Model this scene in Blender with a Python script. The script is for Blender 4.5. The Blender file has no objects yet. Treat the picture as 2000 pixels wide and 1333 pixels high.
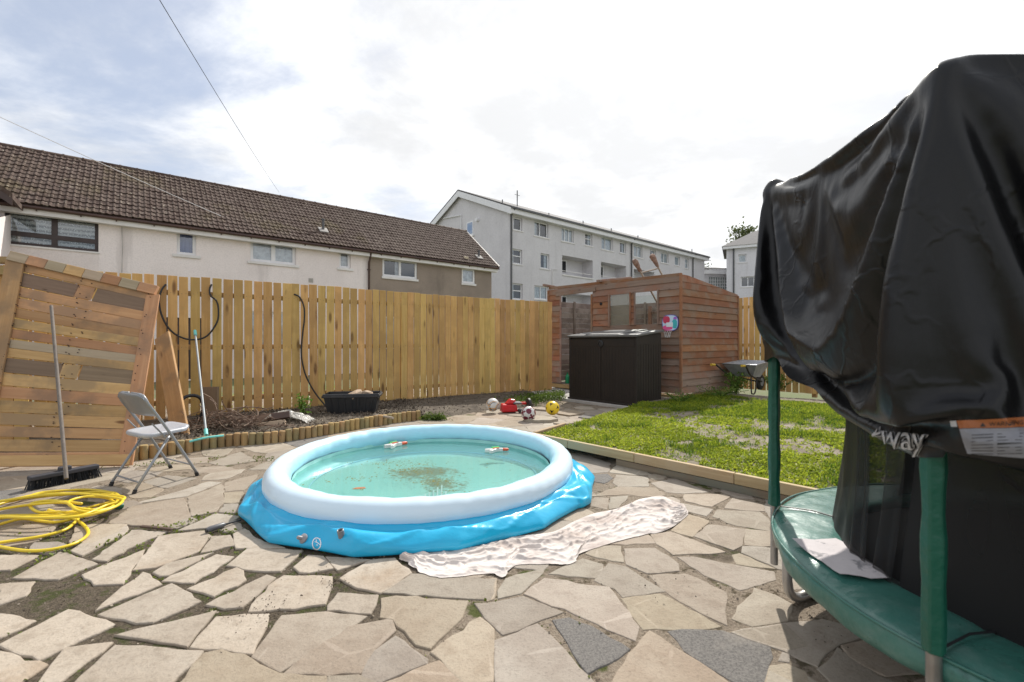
import bpy, bmesh, math, random
import numpy as np
from mathutils import Vector, Matrix, noise

# ---------------------------------------------------------------- camera, sky, sun, exposure
S = bpy.context.scene
COL = S.collection
R = math.radians
F, CX, CY, CH = 889.0, 1000.0, 668.0, 1.2      # focal length in photo pixels, image centre, horizon row, camera height
cam = bpy.data.cameras.new('camera')
cam.sensor_width = 36; cam.lens = F * 36 / 2000; cam.clip_start = 0.05; cam.clip_end = 2000
cam.dof.use_dof = True; cam.dof.focus_distance = 5.0; cam.dof.aperture_fstop = 3.2
co_ = bpy.data.objects.new('camera', cam); COL.objects.link(co_)
co_.location = (0, 0, CH); co_.rotation_euler = (R(90.1), 0, 0)
S.camera = co_
SUN_AZ, SUN_EL = R(21), R(43)
SUND = Vector((math.sin(SUN_AZ) * math.cos(SUN_EL), math.cos(SUN_AZ) * math.cos(SUN_EL), math.sin(SUN_EL)))
sun = bpy.data.lights.new('sun', 'SUN'); sun.energy = 4.2; sun.angle = R(0.8); sun.color = (1, .955, .88)
so = bpy.data.objects.new('sun', sun); COL.objects.link(so)
so.rotation_euler = SUND.to_track_quat('Z', 'Y').to_euler(); so.location = (4, 8, 12)
S.view_settings.view_transform = 'Standard'; S.view_settings.look = 'None'
S.view_settings.exposure = 0.26; S.view_settings.gamma = 1.0; S.view_settings.use_curve_mapping = False
S.cycles.max_bounces = 8; S.cycles.transparent_max_bounces = 24

W = bpy.data.worlds.new('World'); S.world = W; W.use_nodes = True
nt = W.node_tree; nt.nodes.clear()
def wn(t, **k):
    n = nt.nodes.new(t)
    for a, b in k.items(): setattr(n, a, b)
    return n
def lk(a, b): nt.links.new(a, b)
out = wn('ShaderNodeOutputWorld'); bg = wn('ShaderNodeBackground'); lk(bg.outputs[0], out.inputs[0])
bg.inputs['Strength'].default_value = 0.1
sky = wn('ShaderNodeTexSky', sky_type='NISHITA'); sky.sun_disc = False
sky.sun_elevation = SUN_EL; sky.sun_rotation = SUN_AZ; sky.air_density = 1.0; sky.dust_density = 2.0
tc = wn('ShaderNodeTexCoord'); sp = wn('ShaderNodeSeparateXYZ'); lk(tc.outputs['Generated'], sp.inputs[0])
def wm(op, a, b=None, c=None, clamp=False):
    n = wn('ShaderNodeMath', operation=op, use_clamp=clamp)
    for i, v in enumerate((a, b, c)):
        if v is None: continue
        if isinstance(v, (int, float)): n.inputs[i].default_value = v
        else: lk(v, n.inputs[i])
    return n.outputs[0]
zz = wm('ADD', wm('MAXIMUM', sp.outputs[2], 0.0), 0.16)
cb = wn('ShaderNodeCombineXYZ'); lk(wm('DIVIDE', sp.outputs[0], zz), cb.inputs[0]); lk(wm('DIVIDE', sp.outputs[1], zz), cb.inputs[1])
def wnoise(scale, detail, off, rough=.55, dist=0.0, stretch=(1, 1, 1)):
    mp = wn('ShaderNodeMapping'); mp.inputs['Location'].default_value = off; mp.inputs['Scale'].default_value = stretch
    mp.inputs['Rotation'].default_value = (0, 0, R(25))
    lk(cb.outputs[0], mp.inputs[0])
    n = wn('ShaderNodeTexNoise'); n.inputs['Scale'].default_value = scale; n.inputs['Detail'].default_value = detail
    n.inputs['Roughness'].default_value = rough; n.inputs['Distortion'].default_value = dist
    lk(mp.outputs[0], n.inputs[0]); return n.outputs[0]
n1 = wnoise(0.62, 9, (3.4, 1.2, 0), .6, .35, (1, 1.7, 1))
n2 = wnoise(1.7, 7, (7.1, 4.0, 2), .6, .2)
dt = wn('ShaderNodeVectorMath', operation='DOT_PRODUCT'); lk(tc.outputs['Generated'], dt.inputs[0]); dt.inputs[1].default_value = SUND
glare = wm('POWER', wm('MAXIMUM', dt.outputs['Value'], 0.0), 4.0)      # forward scattering in thin cloud near the sun
cov = wm('ADD', wm('MULTIPLY_ADD', n2, 0.30, wm('MULTIPLY', n1, 1.0)), wm('MULTIPLY', glare, 0.17))
rmp = wn('ShaderNodeMapRange', interpolation_type='SMOOTHSTEP'); lk(cov, rmp.inputs[0])
rmp.inputs[1].default_value = 0.50; rmp.inputs[2].default_value = 0.74
dens = wn('ShaderNodeMapRange', interpolation_type='SMOOTHSTEP'); lk(n2, dens.inputs[0])
dens.inputs[1].default_value = 0.36; dens.inputs[2].default_value = 0.64; dens.inputs[3].default_value = 7.3; dens.inputs[4].default_value = 10.4
bright = wm('MULTIPLY', dens.outputs[0], wm('MULTIPLY_ADD', glare, 0.22, 0.95))
cc = wn('ShaderNodeCombineColor'); lk(wm('MULTIPLY', bright, 0.975), cc.inputs[0]); lk(wm('MULTIPLY', bright, 0.985), cc.inputs[1]); lk(bright, cc.inputs[2])
haz = wn('ShaderNodeMix', data_type='RGBA'); haz.inputs[0].default_value = 0.42
lk(sky.outputs[0], haz.inputs[6]); haz.inputs[7].default_value = (7.3, 7.9, 9.2, 1)
mx = wn('ShaderNodeMix', data_type='RGBA'); lk(rmp.outputs[0], mx.inputs[0]); lk(haz.outputs[2], mx.inputs[6]); lk(cc.outputs[0], mx.inputs[7])
lk(mx.outputs[2], bg.inputs[0])

# ---------------------------------------------------------------- helpers
random.seed(7); rng = np.random.default_rng(7)
def P(px, py, z):
    """pixel of the photograph at a known depth -> world point"""
    return Vector(((px - CX) / F * z, z, CH - (py - CY) / F * z))
def G(px, py, h=0.0):
    """pixel on a horizontal plane at height h -> world point"""
    z = F * (CH - h) / (py - CY); return Vector(((px - CX) / F * z, z, h))

MATS = {}
class NB:
    def __init__(s, name, rough=.7, metal=0.0, spec=.5):
        m = bpy.data.materials.new(name); m.use_nodes = True; s.m = m; s.t = m.node_tree
        s.b = s.t.nodes['Principled BSDF']; s.b.inputs['Roughness'].default_value = rough
        s.b.inputs['Metallic'].default_value = metal; s.b.inputs['Specular IOR Level'].default_value = spec
        s.c = s.t.nodes.new('ShaderNodeTexCoord'); s.oi = s.t.nodes.new('ShaderNodeObjectInfo')
    def n(s, t, **k):
        q = s.t.nodes.new(t)
        for a, b in k.items(): setattr(q, a, b)
        return q
    def l(s, a, b): s.t.links.new(a, b)
    def set(s, sock, v):
        if isinstance(v, bpy.types.NodeSocket): s.l(v, sock)
        elif isinstance(v, (tuple, list)) and len(v) == 3 and sock.type == 'RGBA': sock.default_value = (*v, 1)
        else: sock.default_value = v
    def math(s, op, a, b=None, clamp=False):
        q = s.n('ShaderNodeMath', operation=op, use_clamp=clamp); s.set(q.inputs[0], a)
        if b is not None: s.set(q.inputs[1], b)
        return q.outputs[0]
    def coords(s, scale=(1, 1, 1), rand=True, kind='Object'):
        mp = s.n('ShaderNodeMapping'); mp.inputs['Scale'].default_value = scale
        s.l(s.c.outputs[kind], mp.inputs[0])
        if rand:
            v = s.n('ShaderNodeVectorMath', operation='MULTIPLY_ADD')
            cx = s.n('ShaderNodeCombineXYZ')
            for i in range(3): s.l(s.oi.outputs['Random'], cx.inputs[i])
            s.l(cx.outputs[0], v.inputs[0]); v.inputs[1].default_value = (31.7, 17.3, 23.1); s.l(mp.outputs[0], v.inputs[2])
            return v.outputs[0]
        return mp.outputs[0]
    def noise(s, co, scale, detail=4, rough=.55, dist=0):
        q = s.n('ShaderNodeTexNoise'); s.l(co, q.inputs[0]); q.inputs['Scale'].default_value = scale
        q.inputs['Detail'].default_value = detail; q.inputs['Roughness'].default_value = rough; q.inputs['Distortion'].default_value = dist
        return q.outputs[0]
    def rng(s, v, a, b, c=0, d=1, smooth=True):
        q = s.n('ShaderNodeMapRange', interpolation_type='SMOOTHSTEP' if smooth else 'LINEAR'); s.l(v, q.inputs[0])
        for i, x in enumerate((a, b, c, d)): q.inputs[i + 1].default_value = x
        return q.outputs[0]
    def mix(s, f, a, b, mode='MIX'):
        q = s.n('ShaderNodeMix', data_type='RGBA', blend_type=mode); s.set(q.inputs[0], f); s.set(q.inputs[6], a); s.set(q.inputs[7], b)
        return q.outputs[2]
    def hsv(s, col, h=None, sat=None, val=None):
        q = s.n('ShaderNodeHueSaturation'); s.set(q.inputs['Color'], col)
        if h is not None: s.set(q.inputs['Hue'], h)
        if sat is not None: s.set(q.inputs['Saturation'], sat)
        if val is not None: s.set(q.inputs['Value'], val)
        return q.outputs[0]
    def bump(s, h, strength=.3, dist=.01):
        q = s.n('ShaderNodeBump'); q.inputs['Strength'].default_value = strength; q.inputs['Distance'].default_value = dist
        s.l(h, q.inputs['Height']); s.l(q.outputs[0], s.b.inputs['Normal'])
    def col(s, c): s.set(s.b.inputs['Base Color'], c)

def plain(name, c1, c2=None, rough=.6, scale=6, metal=0, bump=.15, bdist=.004, bscale=60, rvar=.15, spec=.5, world=False, lo=.35, hi=.65):
    """two-tone noise material with fine relief"""
    if name in MATS: return MATS[name]
    k = NB(name, rough, metal, spec); c2 = c2 or tuple(x * .75 for x in c1)
    co = k.coords(rand=not world)
    a = k.rng(k.noise(co, scale, 6, .6), lo, hi)
    c = k.mix(a, c1, c2)
    if rvar: c = k.hsv(c, val=k.rng(k.oi.outputs['Random'], 0, 1, 1 - rvar, 1 + rvar, False))
    k.col(c)
    if bump: k.bump(k.noise(co, bscale, 4), bump, bdist)
    MATS[name] = k.m; return k.m

def wood(name, c1, c2, knot=(.12, .06, .03), axis='X', rough=.75, rvar=.22, hue=.012, knots=.075, weather=None, gs=1.0, kscale=4.0):
    if name in MATS: return MATS[name]
    k = NB(name, rough, 0, .3)
    st = {'X': (.55, 9, 9), 'Z': (9, 9, .55), 'Y': (9, .55, 9)}[axis]
    ks = {'X': (.55, 2.2, .6), 'Z': (2.2, .6, .55), 'Y': (2.2, .55, .6)}[axis]
    co = k.coords(tuple(x * gs for x in st)); wig = k.noise(co, .6, 2)
    g = k.noise(co, 3.2, 7, .65, .8)
    w = k.n('ShaderNodeTexWave', wave_type='BANDS', bands_direction='Y' if axis == 'X' else 'X'); k.l(co, w.inputs[0])
    w.inputs['Scale'].default_value = .6; w.inputs['Distortion'].default_value = 5; w.inputs['Detail'].default_value = 2
    c = k.mix(k.rng(g, .3, .7), c1, c2)
    c = k.mix(k.math('MULTIPLY', w.outputs['Fac'], .28), c, c2)
    kc = k.coords(ks); v = k.n('ShaderNodeTexVoronoi'); k.l(kc, v.inputs[0]); v.inputs['Scale'].default_value = kscale; v.inputs['Randomness'].default_value = .95
    kn = k.rng(v.outputs['Distance'], knots, knots * 2.6, 1, 0)
    c = k.mix(k.math('MULTIPLY', kn, .85), c, knot)
    if weather:
        wn_ = k.noise(k.coords((1.3, 1.3, 1.3)), 1.6, 5, .6)
        c = k.mix(k.rng(wn_, .44, .62), c, weather)
    r = k.oi.outputs['Random']
    c = k.hsv(c, h=k.rng(k.math('FRACT', k.math('MULTIPLY', r, 7.3)), 0, 1, .5 - hue, .5 + hue, False), val=k.rng(r, 0, 1, 1 - rvar, 1 + rvar, False))
    k.col(c); k.bump(g, .25, .003); MATS[name] = k.m; return k.m

class MB:
    """collects boxes, tubes and sheets in world space; build() links them as ONE mesh"""
    def __init__(s): s.v = []; s.f = []; s.mi = []; s.cur = 0
    def add(s, vs, fs):
        b = len(s.v); s.v += [tuple(v) for v in vs]; s.f += [tuple(b + i for i in f) for f in fs]; s.mi += [s.cur] * len(fs); return s
    def box(s, c, sz, ax=None):
        c = Vector(c); X, Y, Z = ax if ax else (Vector((1, 0, 0)), Vector((0, 1, 0)), Vector((0, 0, 1)))
        vs = [c + X * (sz[0] / 2 * i) + Y * (sz[1] / 2 * j) + Z * (sz[2] / 2 * k) for k in (-1, 1) for j in (-1, 1) for i in (-1, 1)]
        fs = [(0, 2, 3, 1), (4, 5, 7, 6), (0, 1, 5, 4), (2, 6, 7, 3), (0, 4, 6, 2), (1, 3, 7, 5)]
        if X.cross(Y).dot(Z) < 0: fs = [tuple(reversed(f)) for f in fs]
        return s.add(vs, fs)
    def hexa(s, b, t):
        """b, t: four bottom and four top points (counter-clockwise from above)"""
        n = len(b)
        return s.add(list(b) + list(t), [tuple(reversed(range(n))), tuple(range(n, 2 * n))] + [(i, (i + 1) % n, n + (i + 1) % n, n + i) for i in range(n)])
    def tube(s, pts, r, n=10, caps=True, closed=False):
        pts = [Vector(p) for p in pts]; m = len(pts); rr = r if hasattr(r, '__len__') else [r] * m
        vs = []; T0 = None; nrm = None
        for i, p in enumerate(pts):
            if closed: t = pts[(i + 1) % m] - pts[i - 1]
            else: t = pts[min(i + 1, m - 1)] - pts[max(i - 1, 0)]
            t = t.normalized() if t.length > 1e-9 else (T0 or Vector((0, 0, 1)))
            if nrm is None:
                a = Vector((0, 0, 1)) if abs(t.z) < .9 else Vector((1, 0, 0)); nrm = a.cross(t).normalized()
            else:
                nrm = (nrm - t * nrm.dot(t)); nrm = nrm.normalized() if nrm.length > 1e-6 else t.orthogonal().normalized()
            bi = t.cross(nrm); T0 = t
            for k in range(n):
                a = 2 * math.pi * k / n; vs.append(p + (nrm * math.cos(a) + bi * math.sin(a)) * rr[i])
        fs = []
        for i in range(m if closed else m - 1):
            j = (i + 1) % m
            for k in range(n): fs.append((i * n + k, i * n + (k + 1) % n, j * n + (k + 1) % n, j * n + k))
        if caps and not closed: fs.append(tuple(reversed(range(n)))); fs.append(tuple((m - 1) * n + k for k in range(n)))
        return s.add(vs, fs)
    def lathe(s, c, prof, n=24, ax=None):
        c = Vector(c); X, Y, Z = ax if ax else (Vector((1, 0, 0)), Vector((0, 1, 0)), Vector((0, 0, 1)))
        vs = [c + X * (r * math.cos(2 * math.pi * k / n)) + Y * (r * math.sin(2 * math.pi * k / n)) + Z * z for r, z in prof for k in range(n)]
        fs = [(i * n + k, i * n + (k + 1) % n, (i + 1) * n + (k + 1) % n, (i + 1) * n + k) for i in range(len(prof) - 1) for k in range(n)]
        if prof[0][0] > 1e-4: fs.append(tuple(reversed(range(n))))
        if prof[-1][0] > 1e-4: fs.append(tuple((len(prof) - 1) * n + k for k in range(n)))
        return s.add(vs, fs)
    def prism(s, pts, ext):
        """flat outline (list of points) extruded by a vector"""
        pts = [Vector(p) for p in pts]; n = len(pts); e = Vector(ext)
        return s.add(pts + [p + e for p in pts], [tuple(reversed(range(n))), tuple(range(n, 2 * n))] + [(i, (i + 1) % n, n + (i + 1) % n, n + i) for i in range(n)])
    def build(s, name, mat, parent=None, smooth=False, bevel=0, subsurf=0, auto=None, solid=0):
        v = np.array(s.v, dtype=np.float64); o0 = Vector(((v[:, 0].min() + v[:, 0].max()) / 2, (v[:, 1].min() + v[:, 1].max()) / 2, v[:, 2].min()))
        m = bpy.data.meshes.new(name); m.from_pydata([tuple(x) for x in (v - np.array(o0))], [], s.f)
        mats = mat if isinstance(mat, (list, tuple)) else [mat]
        for q in mats: m.materials.append(q)
        if len(mats) > 1: m.polygons.foreach_set('material_index', s.mi)
        if smooth: m.polygons.foreach_set('use_smooth', [True] * len(m.polygons))
        m.update(); o = bpy.data.objects.new(name, m); COL.objects.link(o)
        place(o, o0, parent)
        if solid: q = o.modifiers.new('solid', 'SOLIDIFY'); q.thickness = solid; q.offset = -1
        if bevel: q = o.modifiers.new('bevel', 'BEVEL'); q.width = bevel; q.segments = 2; q.limit_method = 'ANGLE'; q.angle_limit = R(35)
        if subsurf: q = o.modifiers.new('sub', 'SUBSURF'); q.levels = q.render_levels = subsurf
        if auto: set_auto(m, auto)
        return o

def set_auto(m, ang):
    bm = bmesh.new(); bm.from_mesh(m)
    for f in bm.faces: f.smooth = True
    for e in bm.edges:
        e.smooth = not (len(e.link_faces) == 2 and e.calc_face_angle(0) > R(ang))
    bm.to_mesh(m); bm.free()

WL = {}                                      # world location of every empty / mesh used as a parent (none of them is rotated or scaled)
def place(o, loc, parent=None):
    loc = Vector(loc)
    if parent is not None:
        o.parent = parent; o.location = loc - WL[parent.name]
    else: o.location = loc
    WL[o.name] = loc
    return o
def thing(name, label, cat, loc=(0, 0, 0), group=None):
    o = bpy.data.objects.new(name, None); COL.objects.link(o); o.empty_display_size = .1; place(o, loc); tag(o, label, cat, group); return o
def tag(o, label=None, cat=None, group=None, kind=None):
    if label: o['label'] = label
    if cat: o['category'] = cat
    if group: o['group'] = group
    if kind: o['kind'] = kind
    return o
def rowsmesh(name, V, mat, parent=None, smooth=True, closed_u=False, closed_v=False, subsurf=0, solid=0):
    """V: array (rows, cols, 3) -> sheet"""
    r, c = V.shape[:2]; mb = MB(); mb.v = [tuple(x) for x in V.reshape(-1, 3)]
    mb.f = [(i * c + j, i * c + (j + 1) % c, ((i + 1) % r) * c + (j + 1) % c, ((i + 1) % r) * c + j)
            for i in range(r if closed_u else r - 1) for j in range(c if closed_v else c - 1)]
    mb.mi = [0] * len(mb.f)
    return mb.build(name, mat, parent, smooth=smooth, subsurf=subsurf, solid=solid)
BOXC = {}
def board(name, mat, parent, p0, p1, w, t, face=Vector((0, 0, 1)), bevel=.003, key=None):
    """a board whose length runs p0 -> p1 along its local X, its broad side facing `face`; alike boards share a mesh"""
    p0, p1 = Vector(p0), Vector(p1); X = (p1 - p0); L = X.length; X.normalize()
    Z = (Vector(face) - X * Vector(face).dot(X)).normalized(); Y = Z.cross(X)
    k = (round(L, 2), round(w, 3), round(t, 3), mat.name, bevel)
    if k not in BOXC:
        bm = bmesh.new(); bmesh.ops.create_cube(bm, size=1)
        for v in bm.verts: v.co = Vector((v.co.x * L, v.co.y * w, v.co.z * t))
        if bevel: bmesh.ops.bevel(bm, geom=list(bm.edges), offset=bevel, segments=1, affect='EDGES')
        m = bpy.data.meshes.new(name); bm.to_mesh(m); bm.free(); m.materials.append(mat); BOXC[k] = m
    o = bpy.data.objects.new(name, BOXC[k]); COL.objects.link(o)
    M = Matrix((X, Y, Z)).transposed().to_4x4(); M.translation = (p0 + p1) / 2
    if parent is not None:
        o.parent = parent; M.translation = M.translation - WL[parent.name]
    o.matrix_basis = M; return o
def fbm(x, y, z=0.0, s=1.0, o=4):
    return noise.fractal(Vector((x * s, y * s, z)), 1.0, 2.0, o)
def smooth_path(pts, n=8, closed=False):
    """Catmull-Rom through points"""
    pts = [Vector(p) for p in pts]; m = len(pts); o = []
    for i in range(m if closed else m - 1):
        if closed: a, b, c, d = pts[i - 1], pts[i], pts[(i + 1) % m], pts[(i + 2) % m]
        else: a, b, c, d = pts[max(i - 1, 0)], pts[i], pts[i + 1], pts[min(i + 2, m - 1)]
        for k in range(n):
            t = k / n; o.append(.5 * ((2 * b) + (c - a) * t + (2 * a - 5 * b + 4 * c - d) * t * t + (-a + 3 * b - 3 * c + d) * t ** 3))
    if not closed: o.append(pts[-1])
    return o
def inpoly(x, y, poly):
    c = False; n = len(poly); j = n - 1
    for i in range(n):
        if (poly[i][1] > y) != (poly[j][1] > y) and x < (poly[j][0] - poly[i][0]) * (y - poly[i][1]) / (poly[j][1] - poly[i][1]) + poly[i][0]: c = not c
        j = i
    return c
U = Vector((.757, .653, 0)).normalized()     # direction away along the houses, the shed side
Vd = Vector((-.653, .757, 0)).normalized()   # direction away to the left, the shed front
ZU = Vector((0, 0, 1))
# ---------------------------------------------------------------- materials of the setting
def m_render(name, c1, c2, bs=45, st=None, bump=.6):
    k = NB(name, .92, 0, .2); co = k.coords((1, 1, 1), False)
    a = k.noise(co, .55, 6, .62); c = k.mix(k.rng(a, .35, .68), c1, c2)
    s = k.noise(k.coords((2.2, 2.2, .25), False), 1.1, 5, .6)          # rain streaks run down
    c = k.mix(k.math('MULTIPLY', k.rng(s, .52, .72), .35), c, st or tuple(x * .6 for x in c1))
    f = k.noise(co, bs, 3, .7); c = k.mix(k.math('MULTIPLY', k.rng(f, .45, .62), .22), c, tuple(x * .62 for x in c1))
    k.col(c); k.bump(f, bump, .012); return k.m
M_WHARL = m_render('harling_white', (.86, .79, .765), (.78, .71, .685), 26, (.42, .38, .36))
M_WHARL2 = m_render('harling_cream', (.82, .75, .72), (.74, .67, .64), 26, (.45, .40, .38))
M_BHARL = m_render('harling_brown', (.34, .28, .23), (.26, .215, .18), 22, (.13, .11, .09))
M_FLAT = m_render('render_grey', (.67, .655, .67), (.61, .595, .61), 8, (.52, .505, .515), .15)
M_FLAT2 = m_render('render_grey_pale', (.76, .75, .78), (.70, .69, .72), 8, (.5, .48, .49), .15)
M_UPVC = plain('white_upvc', (.82, .82, .83), (.76, .76, .77), .35, 3, bump=0, rvar=.04)
M_FASC = plain('fascia_white', (.78, .76, .74), (.68, .66, .64), .6, 2, bump=.05, rvar=.05)
M_DFRAME = plain('dark_window_frame', (.035, .022, .02), (.05, .032, .03), .45, 4, bump=.05, rvar=.1)
M_GUT = plain('gutter_brown', (.085, .045, .035), (.06, .035, .03), .5, 3, bump=.05)
M_PIPE = plain('pipe_grey', (.10, .10, .105), (.08, .08, .085), .5, 3, bump=.05)
M_CONC = plain('concrete', (.42, .40, .37), (.32, .30, .28), .9, 3, bump=.3, bscale=70)
M_CABLE = plain('cable_black', (.02, .02, .022), None, .5, 5, bump=0)
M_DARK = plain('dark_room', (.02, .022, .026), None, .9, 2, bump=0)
M_SLATE = plain('grey_roof', (.12, .115, .115), (.09, .085, .09), .85, 3, bump=.5, bscale=9)
def m_tile(name, a, b, li):
    k = NB(name, .9, 0, .2); co = k.coords((1, 1, 1), False)
    c = k.mix(k.rng(k.noise(co, 3.2, 5, .7), .38, .62), a, b)
    c = k.mix(k.math('MULTIPLY', k.rng(k.noise(co, .7, 6, .7), .50, .72), .7), c, li)
    c = k.mix(k.rng(k.noise(k.coords((1, 1, 1), False), 14, 2), .64, .70), c, (.34, .30, .24))
    k.col(c); k.bump(k.noise(co, 40, 3), .4, .01); return k.m
M_TILE = m_tile('roof_tile_brown', (.080, .053, .043), (.125, .092, .077), (.12, .095, .05))
M_TILE2 = m_tile('roof_tile_umber', (.095, .068, .056), (.145, .11, .092), (.10, .075, .06))
def m_glass(name, tint=(.9, .95, .95), thin=.55, ior=1.55):
    k = NB(name); t = k.t
    tr = k.n('ShaderNodeBsdfTransparent'); gl = k.n('ShaderNodeBsdfGlossy'); gl.inputs['Roughness'].default_value = .03
    tr.inputs[0].default_value = (*tint, 1); gl.inputs[0].default_value = (.95, .97, 1, 1)
    fr = k.n('ShaderNodeFresnel'); fr.inputs[0].default_value = ior
    mxs = k.n('ShaderNodeMixShader'); k.l(k.math('ADD', fr.outputs[0], .08 if thin else 0.0, True), mxs.inputs[0])
    k.l(tr.outputs[0], mxs.inputs[1]); k.l(gl.outputs[0], mxs.inputs[2])
    k.l(mxs.outputs[0], t.nodes['Material Output'].inputs[0]); return k.m
M_GLASS = m_glass('window_glass'); M_CLEAR = m_glass('clear_pane', (.93, .95, .93), 0, 1.12)
def m_lace(name, base, hole, sc=26):
    k = NB(name, .95, 0, .1); co = k.coords((1, 1, 1))
    v = k.n('ShaderNodeTexVoronoi'); k.l(co, v.inputs[0]); v.inputs['Scale'].default_value = sc
    w = k.n('ShaderNodeTexWave', wave_type='BANDS', bands_direction='Z'); k.l(co, w.inputs[0]); w.inputs['Scale'].default_value = 2.4; w.inputs['Distortion'].default_value = 2
    f = k.math('MULTIPLY', k.rng(v.outputs['Distance'], .15, .5), k.rng(w.outputs['Fac'], .1, .9, .35, 1))
    k.col(k.mix(f, base, hole)); return k.m
M_LACE = m_lace('lace_curtain', (.80, .81, .83), (.22, .23, .24))
M_NET = plain('net_curtain', (.74, .76, .80), (.50, .53, .58), .9, 5, bump=0, rvar=.15)
M_BLUEC = plain('blue_blind', (.16, .20, .42), (.12, .15, .32), .6, 3, bump=0)
M_GROUND = plain('garden_ground', (.10, .13, .045), (.14, .115, .075), .95, .5, bump=.6, bscale=8, world=True)
M_ROADPATH = plain('neighbour_path', (.55, .48, .42), (.45, .38, .33), .9, 1.5, bump=.3, world=True)

# ground sheet to the horizon
g = MB(); g.add([(-160, -25, -.09), (220, -25, -.09), (220, 330, -.09), (-160, 330, -.09)], [(0, 1, 2, 3)])
tag(g.build('ground', M_GROUND), kind='structure')

class Wall:
    """vertical plane: O + d*s + Z*z, n points to the viewer's side"""
    def __init__(s, O, d, side=1):
        s.O = Vector((O[0], O[1], 0)); s.d = Vector((d[0], d[1], 0)).normalized(); s.n = Vector((s.d.y, -s.d.x, 0)) * side
    def s_at(s, px):
        k = (px - CX) / F; return (k * s.O.y - s.O.x) / (s.d.x - k * s.d.y)
    def z_at(s, px, py):
        q = s.O + s.d * s.s_at(px); return CH - (py - CY) / F * q.y
    def p(s, a, z, out=0.0): return s.O + s.d * a + s.n * out + Vector((0, 0, z))
    def rect(s, px0, px1, pt, pb):
        m = (px0 + px1) / 2; return s.s_at(px0), s.s_at(px1), s.z_at(m, pb), s.z_at(m, pt)
    def bar(s, mb, a0, a1, z0, z1, o0, o1):
        mb.box(s.p((a0 + a1) / 2, (z0 + z1) / 2, (o0 + o1) / 2), (abs(a1 - a0), abs(o1 - o0), abs(z1 - z0)), (s.d, s.n, ZU))
    def holes(s, mb, a0, a1, z0, z1, rects, depth=.14):
        """wall face with real openings and reveals"""
        xs = sorted({a0, a1, *[q for r in rects for q in r[:2]]}); zs = sorted({z0, z1, *[q for r in rects for q in r[2:4]]})
        for i in range(len(xs) - 1):
            for j in range(len(zs) - 1):
                cx, cz = (xs[i] + xs[i + 1]) / 2, (zs[j] + zs[j + 1]) / 2
                if cx < a0 or cx > a1 or cz < z0 or cz > z1: continue
                if any(r[0] < cx < r[1] and r[2] < cz < r[3] for r in rects): continue
                mb.add([s.p(xs[i], zs[j]), s.p(xs[i + 1], zs[j]), s.p(xs[i + 1], zs[j + 1]), s.p(xs[i], zs[j + 1])], [(0, 1, 2, 3)])
        for r in rects:
            c = [(r[0], r[2]), (r[1], r[2]), (r[1], r[3]), (r[0], r[3])]
            dd = r[4] if len(r) > 4 else depth
            for k in range(4):
                A, B = c[k], c[(k + 1) % 4]
                mb.add([s.p(A[0], A[1]), s.p(A[0], A[1], -dd), s.p(B[0], B[1], -dd), s.p(B[0], B[1])], [(0, 1, 2, 3)])
def window(w, root, r, mat, cuts=(), trans=(), fw=.07, depth=.10, curtain=M_NET, cur_cover=(0, 1), sill=None, label=None, bw=None):
    """frame ring + mullions, glass pane, curtain behind it, sill"""
    a0, a1, z0, z1 = r[:4]; mb = MB(); bw = bw or fw * .8
    w.bar(mb, a0, a1, z0, z0 + fw, -depth - .05, -depth); w.bar(mb, a0, a1, z1 - fw, z1, -depth - .05, -depth)
    w.bar(mb, a0, a0 + fw, z0 + fw, z1 - fw, -depth - .05, -depth); w.bar(mb, a1 - fw, a1, z0 + fw, z1 - fw, -depth - .05, -depth)
    for c in cuts: x = a0 + (a1 - a0) * c; w.bar(mb, x - bw / 2, x + bw / 2, z0 + fw, z1 - fw, -depth - .048, -depth + .004)
    for c in trans: x = z0 + (z1 - z0) * c; w.bar(mb, a0 + fw, a1 - fw, x - bw / 2, x + bw / 2, -depth - .046, -depth + .006)
    o = mb.build('window', mat, root)
    if label: o['label'] = label
    g_ = MB(); g_.add([w.p(a0 + fw, z0 + fw, -depth - .03), w.p(a1 - fw, z0 + fw, -depth - .03), w.p(a1 - fw, z1 - fw, -depth - .03), w.p(a0 + fw, z1 - fw, -depth - .03)], [(0, 1, 2, 3)])
    g_.build('pane', M_GLASS, o)
    # curtain with folds, room behind
    c_ = MB(); n = 40; L = (a1 - a0)
    x0, x1 = a0 + L * cur_cover[0], a0 + L * cur_cover[1]
    V = np.zeros((2, n + 1, 3))
    for k in range(n + 1):
        x = x0 + (x1 - x0) * k / n; dd = -depth - .10 - .012 * math.sin(x * 40) - .008 * math.sin(x * 93 + 1)
        V[0, k] = w.p(x, z0, dd); V[1, k] = w.p(x, z1, dd)
    if curtain: rowsmesh('curtain', V, curtain, o)
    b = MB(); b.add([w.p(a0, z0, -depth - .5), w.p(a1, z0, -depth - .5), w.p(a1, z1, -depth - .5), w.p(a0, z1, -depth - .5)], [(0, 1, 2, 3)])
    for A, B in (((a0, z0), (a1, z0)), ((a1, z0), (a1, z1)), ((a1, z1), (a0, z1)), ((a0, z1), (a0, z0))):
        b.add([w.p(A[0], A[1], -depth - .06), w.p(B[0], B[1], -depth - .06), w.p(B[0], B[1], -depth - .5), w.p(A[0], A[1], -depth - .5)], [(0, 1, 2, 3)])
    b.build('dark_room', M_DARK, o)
    if sill:
        q = MB(); w.bar(q, a0 - sill, a1 + sill, z0 - .10, z0 - .003, -depth, .055); q.build('sill', M_FASC, o, bevel=.008)
    return o

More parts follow.
